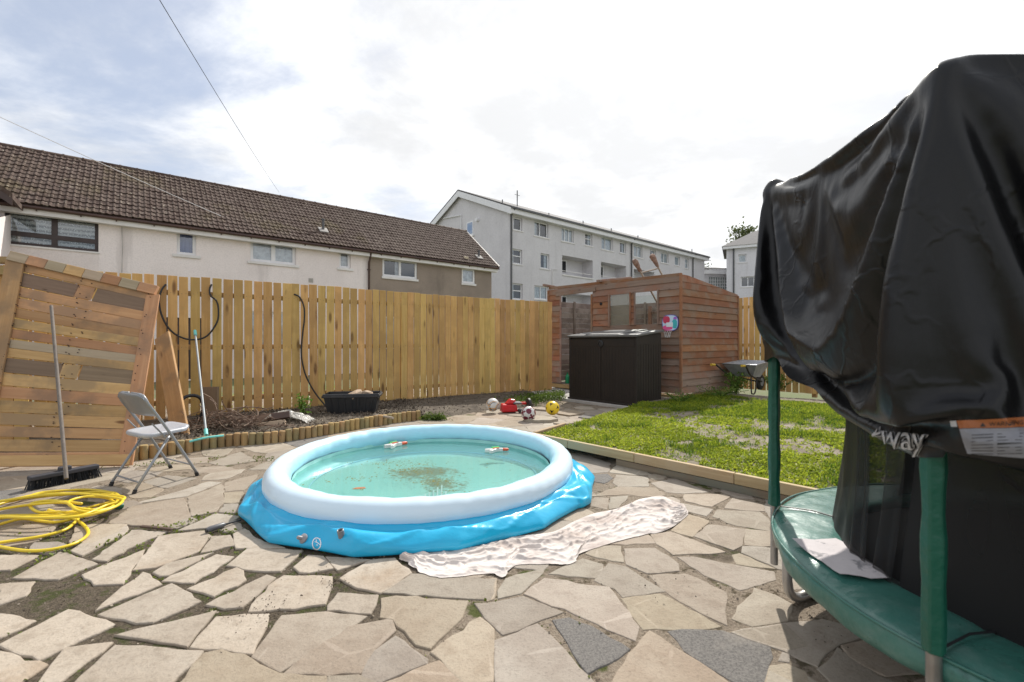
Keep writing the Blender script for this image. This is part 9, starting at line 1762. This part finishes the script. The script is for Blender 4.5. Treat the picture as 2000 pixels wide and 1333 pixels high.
-6,-16,-16,-21,-18,-18,-23,-13,-13,-11,-10,-10,-12,-11,-10,-9,-9,-10,-9,-9,-10,-12,-14,-15,-13,-11,-9,-10,-10,-10,-10,-9,-10,-10,-9,-10,-10,-9,-10,
-11,-11,-10,-11,-10,-7,-2,-2,-2,-2,-4,-9,-1,4,3,-1,-2,-3,-3,-3,-3,-3,-1,0,0,2,2,-2,-4,-8,-8,-6,-4,-2,-2,-1,-3,-3,-4,-2,-2,-1,-1,-2,-3,-4,-3,-2,-2,-3,
-2,-2,1,5,4,6,7,2,5,7,5,6,6,7,8,9,11,11,9,10,11,12,11,8,8,8,7,8,9,8,8,10,11,10,14,14,15,18,16,24,21,14,11,19,25,28,21,25,22,19,19,42,65,63,59,63,68,
22,18,13,14,7,-11,79,62,69,41,43,39,54,42,13,14,16,23,23,13,9,11,2,4,3,-11,-5,-7,-7,-1,1,0,-3,-5,-8,-10,-9,-8,-5,-4,-3,-3,-4,-2,-2,-2,-3,-3,-5,-5,-9,
-10,-8,-6,-4,-3,-4,-3,-4,-4,-3,-4,-3,-3,-4,-4,-5,-10,-11,-11,-14,-13,-12,-6,-11,-15,-14,-13,-11,-10,-10,-11,-10,-11,-11,-13,-15,-16,-13,-11,-11,-13,
-14,-12,-10,-10,-11,-10,-10,-9,-10,-10,-11,-11,-12,-10,-10,-10,-10,-10,-11,-11,-11,-11,-11,-12,-13,-14,-9,-9,-5,-5,-6,-8,-8,-10,-12,-13,-8,-3,-6,-9,
-10,-8,-6,-6,-6,-7,-6,-6,-6,-5,-6,-5,-4,-5,-15,-17,-13,-12,-15,-6,-7,-13,-14,4,-14,1,5,18,15,6,4,8,21,15,35,15,32,53,45,66,64,62,524,-3,-1,14,-12,-1,
-1,6,-23,0,-1,-1,-1,3,-3,1,7,-1,20,1,-5,0,-4,-4,-3,-4,3,4,0,-3,-3,0,1,2,2,2,1,2,2,3,4,7,6,4,1,-1,1,-1,0,2,3,3,2,1,0,1,1,4,3,3,2,1,0,1,3,4,4,2,-2,-4,
-3,-8,-8,-6,-5,-3,-3,-3,-3,-3,-2,-1,0,-4,-5,-4,-3,-4,-4,-4,-3,-3,-1,-2,-3,-3,-3,-1,-1,-1,-1,-4,-5,-4,-2,2,4,4,0,-3,-3,-2,-2,4,7,-6,-6,-5,-2,0,2,4,5,8,
4,1,-3,-5,-5,-4,-1,1,2,1,0,0,1,3,4,3,1,0,-4,6,10,-1,-1,1,4,6,320,-314,0,-5,-12,-4,0,0,2,0,1,2,-2,19,10,-32,5,12,0,499,6,7,0,-52,-49,-46,-51,-70,-14,
-14,-13,-14,-15,-17,-26,-18,-4,-25,2,-17,-18,-18,-18,-22,-14,-14,-10,-10,-10,-12,-12,-9,-9,-9,-9,-9,-10,-9,-12,-14,-16,-13,-11,-9,-10,-11,-12,-10,-9,
-10,-10,-9,-10,-9,-10,-9,-11,-11,-10,-11,-11,-7,-2,-2,-3,-2,-2,-6,2,0,-3,-4,-5,-4,-3,-4,-3,-3,-2,1,2,1,0,-2,-5,-7,-5,-3,-2,-2,-3,-2,-1,-1,-1,-2,-2,-2,
-3,-2,0,0,1,-2,-3,-4,-3,3,2,4,3,-1,12,6,2,4,7,6,6,6,7,7,8,8,9,11,14,15,11,9,7,7,8,7,8,8,7,8,7,8,17,20,15,16,18,26,15,11,15,19,23,26,21,25,22,19,19,41,
66,62,59,62,73,31,-1,12,16,6,-10,79,60,69,43,42,39,50,38,13,13,16,23,23,12,11,12,5,6,7,-10,-10,-8,-7,-8,-1,1,-2,-5,-8,-10,-10,-8,-5,-4,-3,-3,-3,-3,-1,
-2,-1,-3,-4,-6,-8,-8,-5,-4,-3,-4,-4,-3,-4,-3,-4,-3,-4,-3,-4,-3,-5,-8,-11,-12,-13,-14,-12,-8,-12,-14,-15,-12,-11,-10,-11,-10,-10,-11,-11,-13,-16,-15,
-13,-11,-11,-13,-14,-13,-11,-10,-10,-10,-10,-10,-10,-10,-11,-11,-11,-10,-11,-11,-10,-10,-10,-12,-11,-8,-10,-12,-14,-14,-6,-9,-10,-5,-3,-4,-3,-10,-13,
-13,-13,-9,-6,-6,-6,-6,-5,-6,-6,-7,-7,-6,-6,-6,-8,-8,-8,-7,-12,-10,-14,-15,-11,-5,-17,-15,-4,8,-17,6,5,18,15,6,5,7,20,16,33,16,30,52,44,64,62,62,511,
-3,-1,14,-12,-1,0,7,-11,0,0,-1,-1,0,1,3,1,16,-9,1,-6,-1,-3,-4,4,4,0,-1,-1,-1,1,1,1,1,2,2,2,1,2,2,3,3,5,4,2,-1,-1,-2,0,2,3,3,2,1,0,1,2,3,4,3,2,1,0,2,3,
3,4,2,-1,-2,-5,-8,-7,-5,-3,-3,-3,-2,-3,-3,-3,-3,-1,0,-3,-4,-5,-8,-7,-5,-3,-3,-1,-2,-4,-4,-2,-2,-1,-1,-2,-3,-4,-2,-1,1,2,4,6,3,2,3,4,0,2,1,-6,-6,-6,-8,
-1,0,3,4,4,0,-2,-4,-2,-1,-1,0,1,0,0,0,1,1,2,4,3,-3,-2,5,9,1,2,-3,5,6,331,-333,13,-6,-8,4,0,0,0,2,0,8,-6,-1,22,-28,3,3,3,491,11,6,4,-55,-50,-46,-52,
-71,-14,-14,-14,-14,-15,-18,-25,-11,-13,-16,5,-18,-19,-18,-17,-21,-13,-13,-11,-9,-12,-12,-11,-10,-9,-9,-9,-9,-9,-9,-12,-14,-15,-14,-11,-10,-11,-13,
-12,-10,-9,-10,-9,-9,-10,-9,-10,-9,-10,-11,-10,-10,-11,-9,-3,-2,-2,-3,-2,-2,-3,-4,-6,-6,-5,-4,-4,-3,-4,-3,-2,1,2,2,1,-1,-3,-3,-1,-1,0,-1,-2,-2,-1,0,0,
-1,-2,-3,-2,-2,0,1,1,-1,-4,-5,-4,-3,-1,2,0,9,12,-1,5,8,8,7,6,6,7,7,7,8,8,12,15,14,11,9,7,7,7,8,7,8,7,7,8,7,18,19,16,15,19,21,15,14,9,23,26,19,21,25,
23,19,18,40,66,62,59,61,72,34,-6,10,14,6,-10,80,59,69,40,40,38,50,39,12,13,15,22,22,13,14,7,3,18,6,-7,-9,-7,-8,-10,-6,-3,-4,-5,-8,-10,-9,-6,-4,-3,-4,
-3,-3,-3,-3,-2,-2,-2,-3,-4,-5,-5,-5,-3,-3,-4,-4,-3,-4,-3,-3,-4,-4,-4,-4,-4,-3,-8,-11,-12,-12,-14,-12,-11,-12,-15,-14,-13,-11,-10,-10,-10,-11,-10,-11,
-13,-15,-16,-13,-11,-12,-14,-15,-14,-10,-10,-10,-10,-10,-10,-11,-10,-10,-11,-11,-10,-11,-10,-11,-10,-10,-11,-12,-10,-10,-13,-14,25,-8,-45,7,-5,-5,-4,
-6,-8,-12,-14,-13,-9,-7,-6,-5,-6,-5,-5,-7,-7,-6,-6,-6,-7,-7,-9,-9,-8,-11,-9,-13,-17,-10,-17,-17,-10,-4,13,-17,2,11,18,13,6,5,9,20,16,28,18,16,69,40,
63,61,61,502,-6,-1,13,-10,0,0,8,-12,0,0,1,4,1,0,-4,6,489,-484,-7,-6,0,-3,-3,3,5,4,2,0,0,-1,-1,-1,0,2,2,3,2,2,4,4,4,3,3,0,-1,-3,-1,0,2,3,3,2,1,1,0,3,3,
4,3,2,1,1,1,3,4,4,2,-1,-3,-3,-7,-5,-3,-3,-3,-2,-3,-3,-3,-4,-3,-3,-2,-3,-5,-7,-8,-7,-4,-3,-2,-2,-2,-3,-2,-3,-1,-2,-1,-2,-2,-2,-2,-2,0,1,2,2,3,3,4,476,
0,-469,3,-1,0,-5,-4,-4,-3,0,1,2,0,-1,-2,-2,-1,0,0,0,0,1,0,1,0,2,1,2,0,2,3,6,2,-7,-2,5,6,344,-344,11,1,4,8,0,0,-2,2,0,13,-7,-22,20,-6,0,-3,2,]
# ---------------------------------------------------------------- trampoline
TC = Vector((2.03, 1.50, 0)); tr_o = thing('trampoline', 'small round trampoline with a teal edge pad, foam-covered poles and a black net', 'trampoline', TC)
PADH = .42
def td(th): return Vector((math.cos(th), math.sin(th), 0))
k = NB('teal_pad_vinyl', .32); co = k.coords((1, 1, 1), False); c = k.mix(k.rng(k.noise(co, 2.0, 5, .6), .35, .7), (.034, .140, .112), (.055, .175, .145)); c = k.mix(k.math('MULTIPLY', k.rng(k.noise(co, 5, 7, .7), .5, .72), .5), c, (.15, .24, .215)); c = k.mix(k.math('MULTIPLY', k.rng(k.noise(co, 22, 5, .7), .58, .7), .4), c, (.02, .05, .04)); k.col(c); k.set(k.b.inputs['Roughness'], k.rng(k.noise(co, 7, 5), .35, .7, .25, .48)); k.bump(k.noise(k.coords((1, 1, 1), False), 8, 6, .55), .35, .03); M_PAD = k.m
M_FOAM = pvc('green_foam_sleeve', (.004, .085, .055), (.007, .105, .068), .42, 0, 14, .35)
M_STEEL = plain('galvanised_steel', (.42, .41, .40), (.30, .285, .27), .38, 9, metal=.75, bump=.15, bscale=60); M_MESHM = plain('jump_mat', (.012, .013, .013), (.018, .018, .018), .95, 40, bump=.3, bscale=240, spec=.05)
poles = {}
for dg_ in (20, 80, 139, 200, 260, 320):
    r_ = 1.03; th = R(dg_); p = TC + td(th) * r_; top_ = {200: 1.70, 260: 1.5}.get(dg_, 1.80)
    q = MB(); q.tube([p + ZU * .14, p + ZU * top_], .0165, 10); o = q.build('pole', M_STEEL, tr_o, auto=50)
    q = MB(); n = 22; path = [p + ZU * (.42 + (top_ - .43) * k / n) for k in range(n + 1)]; q.tube(path, [.0262 + .0020 * math.sin(k * 1.9 + dg_) + .001 * math.sin(k * 5) for k in range(n + 1)], 6); q.build('foam_sleeve', M_FOAM, o, bevel=.004, auto=20)
    q = MB(); q.box(p - td(th) * .03 + ZU * .24, (.07, .035, .03), (td(th), Vector((-td(th).y, td(th).x, 0)), ZU)); q.build('bracket', M_STEEL, o)
for a, b in ((145, 86), (206, 260), (320, 20)):
    A, B = TC + td(R(a)) * .975, TC + td(R(b)) * .975; D_ = (B - A).normalized(); A, B = A + D_ * .02, B - D_ * .02; pth = [A + ZU * .37, A + ZU * .12] + smooth_path([A + ZU * .12, A + D_ * .02 + ZU * .055, A + D_ * .075 + ZU * .022, A + D_ * .14 + ZU * .022], 4)[1:] + smooth_path([B - D_ * .14 + ZU * .022, B - D_ * .075 + ZU * .022, B - D_ * .02 + ZU * .055, B + ZU * .12], 4) + [B + ZU * .37]
    q = MB(); q.tube(pth, .0205, 12); q.build('leg', M_STEEL, tr_o, smooth=True)
q = MB(); q.tube([TC + td(t) * .955 + ZU * .375 for t in np.linspace(0, 2 * math.pi, 64, endpoint=False)], .021, 10, closed=True); q.build('frame_ring', M_STEEL, tr_o, smooth=True)
V = np.zeros((14, 240, 3)); prof_ = [(.745, .385), (.750, .405), (.765, .418), (.80, .424), (.86, .426), (.92, .425), (.97, .421), (1.0, .414), (1.018, .404), (1.022, .388), (1.020, .36), (1.012, .335), (1.003, .315), (.985, .305)]
for j in range(240):
    th = 2 * math.pi * j / 240; seam = max(0, 1 - abs(((math.degrees(th) - 19) % 60) - .0) / 1.6)
    for i, (r_, h_) in enumerate(prof_):
        h_ += (.006 * fbm(math.cos(th) * 3, math.sin(th) * 3, i * .35, 1.4) if i < 9 else .012 * fbm(th * 3, i * .5, 3)) ; rr = r_ + (.010 * fbm(th * 5, i * .3, 7, 1.2) if i > 8 else 0) - .010 * max(0, math.sin(th * 17 + i * .4)) * (1 if i > 10 else 0)
        p = TC + td(th) * rr; V[i, j] = (p.x, p.y, h_ - .010 * seam)
pad = rowsmesh('edge_pad', V, M_PAD, tr_o, closed_v=True, subsurf=1)
q = MB(); q.tube([TC + td(t) * 1.018 + ZU * (.409 + .004 * math.sin(t * 9)) for t in np.linspace(0, 2 * math.pi, 160, endpoint=False)], .005, 6, closed=True); q.build('piping', M_PAD, pad, smooth=True)
for dg_ in (139, 200, 80, 260, 20, 320):
    q = MB(); t_ = R(dg_); q.tube([TC + td(t_) * 1.0 + ZU * .421, TC + td(t_) * .88 + ZU * .431, TC + td(t_ + .02) * .765 + ZU * .424], .0035, 5); q.build('tie_cord', M_CABLE, pad)
V = np.zeros((10, 72, 3))
for i in range(10):
    for j in range(72): p = TC + td(2 * math.pi * j / 72) * (.76 * i / 9 + .001); V[i, j] = (p.x, p.y, .385)
rowsmesh('jump_mat', V, M_MESHM, tr_o, closed_v=True)
# net: fine black mesh, gathered in folds; denser where it is seen edge-on
def net_mat(name, tr0):
  k = NB(name, .6, 0, .3); k.col((.010, .010, .011)); t_ = k.t; tp_ = k.n('ShaderNodeBsdfTransparent'); g_ = k.n('ShaderNodeNewGeometry')
  dtp = k.n('ShaderNodeVectorMath', operation='DOT_PRODUCT'); k.l(g_.outputs['Incoming'], dtp.inputs[0]); k.l(g_.outputs['Normal'], dtp.inputs[1])
  ab = k.math('MAXIMUM', k.math('ABSOLUTE', dtp.outputs['Value']), .22); dens_ = k.math('SUBTRACT', 1.0, k.math('POWER', tr0, k.math('DIVIDE', 1.0, ab)), True)
  ms = k.n('ShaderNodeMixShader'); k.l(dens_, ms.inputs[0]); k.l(tp_.outputs[0], ms.inputs[1]); k.l(k.b.outputs[0], ms.inputs[2]); k.l(ms.outputs[0], t_.nodes['Material Output'].inputs[0]); return k.m
M_NETB = net_mat('safety_net', .55); M_NETD = net_mat('safety_net_dense', .12)
V = np.zeros((40, 360, 3))
for j in range(360):
    th = 2 * math.pi * j / 360; dgr = math.degrees(th)
    for i in range(40):
        v = i / 39; fold_ = (.007 * math.sin(th * 9 + 1.2 * v) + .022 * fbm(th * 3, v * 1.2, 5, 1, 2)) * (.4 + .9 * (1 - v))
        sag = .05 * math.sin(math.pi * v); pin = .10 * max(0, v - .5) * 2; r_ = .80 - sag + pin * .5 + fold_; p = TC + td(th) * r_; V[i, j] = (p.x, p.y, .41 + (1.42 - .41) * v)
k0, k1 = 96, 184
rowsmesh('net', V[:, k0:k1 + 1], M_NETB, tr_o)['label'] = 'thin see-through side of the black net'
rowsmesh('net', np.concatenate([V[:, k1:], V[:, :k0 + 1]], 1), M_NETD, tr_o)
for th0, wd in ((R(166), .06), (R(180), .05)):       # doubled, gathered edges of the net's opening
    V = np.zeros((26, 9, 3))
    for i in range(26):
        v = i / 25
        for j in range(9):
            th = th0 + (j / 8 - .5) * wd * 2 + .10 * (1 - v) ** 2 * math.sin(th0 * 7); r_ = .815 - .05 * math.sin(math.pi * v) + .004 * math.sin(j * 1.1) ; p = TC + td(th) * r_; V[i, j] = (p.x, p.y, .425 + .95 * v)
    rowsmesh('net_edge', V, M_NETB, tr_o)
q = MB(); A, B = P(1945, 922, 1.25), P(2100, 1030, 1.15); q.tube([A, B], .007, 8); q.build('rod', M_STEEL, tr_o)

# black weather cover draped over the poles (shape settled by its own weight, stored as a height-of-cloth grid)
crows = list(range(20, 50, 2)) + list(range(50, 67))
ccols = np.array([c for c in range(300) if 95 <= c * 1.2 <= 236 or (60 <= c * 1.2 <= 276 and c % 2 == 0) or c % 6 == 0]); e_ = np.array(COVER).reshape(len(crows), 3, len(ccols)).transpose(0, 2, 1)
cv0 = np.cumsum(e_, axis=1) * .002
def cubic(A, x0_, x1_):
    """Catmull-Rom resampling of the rows of A from positions x0_ to x1_"""
    o = []
    for x in x1_:
        i = int(min(max(np.searchsorted(x0_, x, 'right') - 1, 0), len(x0_) - 2)); t = (x - x0_[i]) / (x0_[i + 1] - x0_[i]); p0, p1, p2, p3 = A[max(i - 1, 0)], A[i], A[i + 1], A[min(i + 2, len(A) - 1)]
        h1 = x0_[i + 1] - x0_[i]; m1_ = (p2 - p0) / (x0_[i + 1] - x0_[max(i - 1, 0)]) * h1; m2_ = (p3 - p1) / (x0_[min(i + 2, len(A) - 1)] - x0_[i]) * h1
        o.append((2 * t ** 3 - 3 * t ** 2 + 1) * p1 + (t ** 3 - 2 * t ** 2 + t) * m1_ + (-2 * t ** 3 + 3 * t ** 2) * p2 + (t ** 3 - t ** 2) * m2_)
    return np.array(o)
wrap = np.concatenate([cv0[:, -2:], cv0, cv0[:, :2]], 1); wx0 = np.concatenate([ccols[-2:] - 300, ccols, ccols[:2] + 300])
cv = cubic(wrap.transpose(1, 0, 2), wx0, range(300)).transpose(1, 0, 2); cv = cubic(cv, np.array(crows), range(20, 67))
V = np.concatenate([cv, ], 0) + np.array([TC.x, TC.y, 0])
capr = V[0].mean(0); V = np.concatenate([(V[:1] * .05 + capr * .95), (V[:1] * .5 + capr * .5), V], 0)
k = NB('black_cover_vinyl', .30, 0, .34); co = k.coords((1, 1, 1), False); k.col(k.mix(k.rng(k.noise(co, 3, 5), .4, .7), (.006, .006, .007), (.011, .0105, .011)))
w1 = k.noise(k.coords((1, 1, .22), False), 7, 4, .5, .4); w2 = k.noise(co, 40, 4, .6); vo = k.n('ShaderNodeTexVoronoi', feature='DISTANCE_TO_EDGE'); nz = k.n('ShaderNodeTexNoise'); nz.inputs['Scale'].default_value = 3.0; nz.inputs['Detail'].default_value = 4; k.l(co, nz.inputs[0]); vm_ = k.n('ShaderNodeVectorMath', operation='MULTIPLY_ADD'); k.l(nz.outputs['Color'], vm_.inputs[0]); vm_.inputs[1].default_value = (.35, .35, .35); k.l(k.coords((1, 1, .5), False), vm_.inputs[2]); k.l(vm_.outputs[0], vo.inputs[0]); vo.inputs['Scale'].default_value = 7
cz_ = k.rng(vo.outputs[0], 0, .07, 1, 0); cz_ = k.math('MULTIPLY', cz_, k.rng(k.noise(co, 2.2, 3), .42, .62))
hh_ = k.math('ADD', k.math('ADD', k.math('MULTIPLY', w1, .8), k.math('MULTIPLY', w2, .06)), k.math('MULTIPLY', cz_, .22)); k.bump(hh_, .42, .02)
k.set(k.b.inputs['Roughness'], k.rng(k.noise(co, 3, 4, .6), .35, .7, .33, .46))
cover = rowsmesh('trampoline_cover', V, k.m, None, closed_v=True, subsurf=1); tag(cover, 'glossy black tarpaulin cover draped in folds over the trampoline poles', 'cover')
bpy.context.view_layer.update(); cb_ = bvh_of(cover)
# print on the cover's hem
M_LW = plain('print_white', (.50, .49, .50), None, .5, 3, bump=0); M_LO = plain('print_orange', (.40, .12, .03), None, .5, 3, bump=0); M_LG = plain('print_grey', (.20, .20, .22), (.17, .17, .19), .5, 30, bump=0); M_LK = plain('print_black', (.012, .012, .012), None, .5, 3, bump=0)
def grid(quad, nu, nv):
    a, b, c, d = quad; f = lambda u, v: ((a[0] * (1 - u) + b[0] * u) * (1 - v) + (d[0] * (1 - u) + c[0] * u) * v, (a[1] * (1 - u) + b[1] * u) * (1 - v) + (d[1] * (1 - u) + c[1] * u) * v)
    return [[f(i / nu, j / nv), f((i + 1) / nu, j / nv), f((i + 1) / nu, (j + 1) / nv), f(i / nu, (j + 1) / nv)] for i in range(nu) for j in range(nv)]
def hem_y(px):
    for py in range(960, 780, -1):
        if hit(cb_, px, py)[0] is not None: return py
    return 900
hA_, hB_ = hem_y(1890), hem_y(1990); OY = min(0, hem_y(1900) - 912)
lab = [(1868, 838 + OY), (2060, 826 + OY), (2060, 930 + OY), (1893, 900 + OY)]
q_ = decal(cb_, grid([(1870, 838 + OY), (2060, 828 + OY), (2060, 850 + OY), (1875, 853 + OY)], 20, 3), 'label_header', M_LO, cover, .003)
q_ = decal(cb_, grid([(1875, 854 + OY), (2060, 851 + OY), (2060, 915 + OY), (1890, 902 + OY)], 20, 8), 'label_body', M_LG, cover, .003)
q_ = decal(cb_, grid([(1857, 838 + OY), (1869, 838 + OY), (1872, 850 + OY), (1860, 850 + OY)], 2, 2), 'label_tab', M_LW, cover, .003)
decal(cb_, [[(1914, 850 + OY), (1925, 849.5 + OY), (1919.5, 841 + OY)]], 'warning_triangle', M_LK, cover, .0045)
def text_decal(txt, x, y, h, mat, name, shear=0, dy=0, off=.0045, offset=0, clip=None):
    cu = bpy.data.curves.new('t', 'FONT'); cu.body = txt; cu.size = 1; cu.offset = offset; cu.resolution_u = 3; o = bpy.data.objects.new('t', cu); COL.objects.link(o); bpy.context.view_layer.update()
    m = o.evaluated_get(bpy.context.evaluated_depsgraph_get()).to_mesh(); bm = bmesh.new(); bm.from_mesh(m); bmesh.ops.triangulate(bm, faces=bm.faces); bmesh.ops.subdivide_edges(bm, edges=[e for e in bm.edges if e.calc_length() > .25], cuts=2)
    vs, ok = [], []
    for v in bm.verts:
        px = x + v.co.x * h + shear * v.co.y * h; py = y - v.co.y * h + dy * v.co.x * h; p, n_ = hit(cb_, px, py); ok.append(p is not None); vs.append(p + n_ * off if p is not None else Vector())
    bm.verts.index_update(); fs = [tuple(v.index for v in f.verts) for f in bm.faces if all(ok[v.index] for v in f.verts)]
    bm.free(); bpy.data.objects.remove(o); bpy.data.curves.remove(cu)
    if not fs: return
    q = MB(); q.add(vs, fs); use = sorted({i for f in fs for i in f}); re_ = {a: b for b, a in enumerate(use)}; q.v = [q.v[i] for i in use]; q.f = [tuple(re_[i] for i in f) for f in q.f]; q.build(name, mat, cover)
text_decal('WARNING', 1932, 849 + OY, 13, M_LK, 'warning_text', 0, -.04)
for k_ in range(7):
    decal(cb_, lineq(1898, 866 + OY + k_ * 6, 1940, 865 + OY + k_ * 6, 1.2) + lineq(1948, 865 + OY + k_ * 6, 1995, 864 + OY + k_ * 6, 1.2), 'small_print', M_LK, cover, .004)
HY = hem_y(1714) + 14
text_decal('tway', 1706, HY, 54, M_LW, 'brand_print', .12, .08, .004, .045); text_decal('tway', 1706, HY, 54, M_LK, 'brand_print_outline', .12, .08, .0065, .020); text_decal('tway', 1706, HY, 54, M_LW, 'brand_print_letters', .12, .08, .009, .0)

# newspaper sheet on the pad
ps = [G(x, y, .432) for x, y in ((1546, 1054), (1590, 1056), (1632, 1052), (1652, 1062), (1694, 1096), (1737, 1131), (1700, 1133), (1668, 1128), (1640, 1124), (1606, 1100), (1572, 1076))]
cx_ = sum(ps, Vector()) / len(ps); q = MB(); N_ = 5; rings_ = []
vs = [cx_ + ZU * .004]
for r_ in range(1, N_ + 1):
    for i in range(len(ps) * 3):
        a = i / 3; p = ps[int(a) % len(ps)].lerp(ps[(int(a) + 1) % len(ps)], a % 1); w = cx_.lerp(p, r_ / N_); vs.append(w + ZU * (.004 + .006 * fbm(w.x, w.y, 5, 7) + (.003 * fbm(w.x, w.y, 6, 30) if r_ == N_ else 0)))
M3 = len(ps) * 3; fs = [(0, 1 + i, 1 + (i + 1) % M3) for i in range(M3)] + [(1 + (r_ - 1) * M3 + i, 1 + r_ * M3 + i, 1 + r_ * M3 + (i + 1) % M3, 1 + (r_ - 1) * M3 + (i + 1) % M3) for r_ in range(1, N_) for i in range(M3)]
q.add(vs, fs); k = NB('paper', .85, 0, .2); co = k.coords((1, 1, 1), False); k.col(k.mix(k.rng(k.noise(co, 11, 6, .65, .5), .54, .64), (.60, .56, .56), (.26, .25, .26))); k.bump(k.noise(co, 14, 5), .5, .01)
tag(q.build('paper_sheet', k.m, None, smooth=True), 'pale soggy sheet of paper lying on the teal trampoline pad', 'paper')
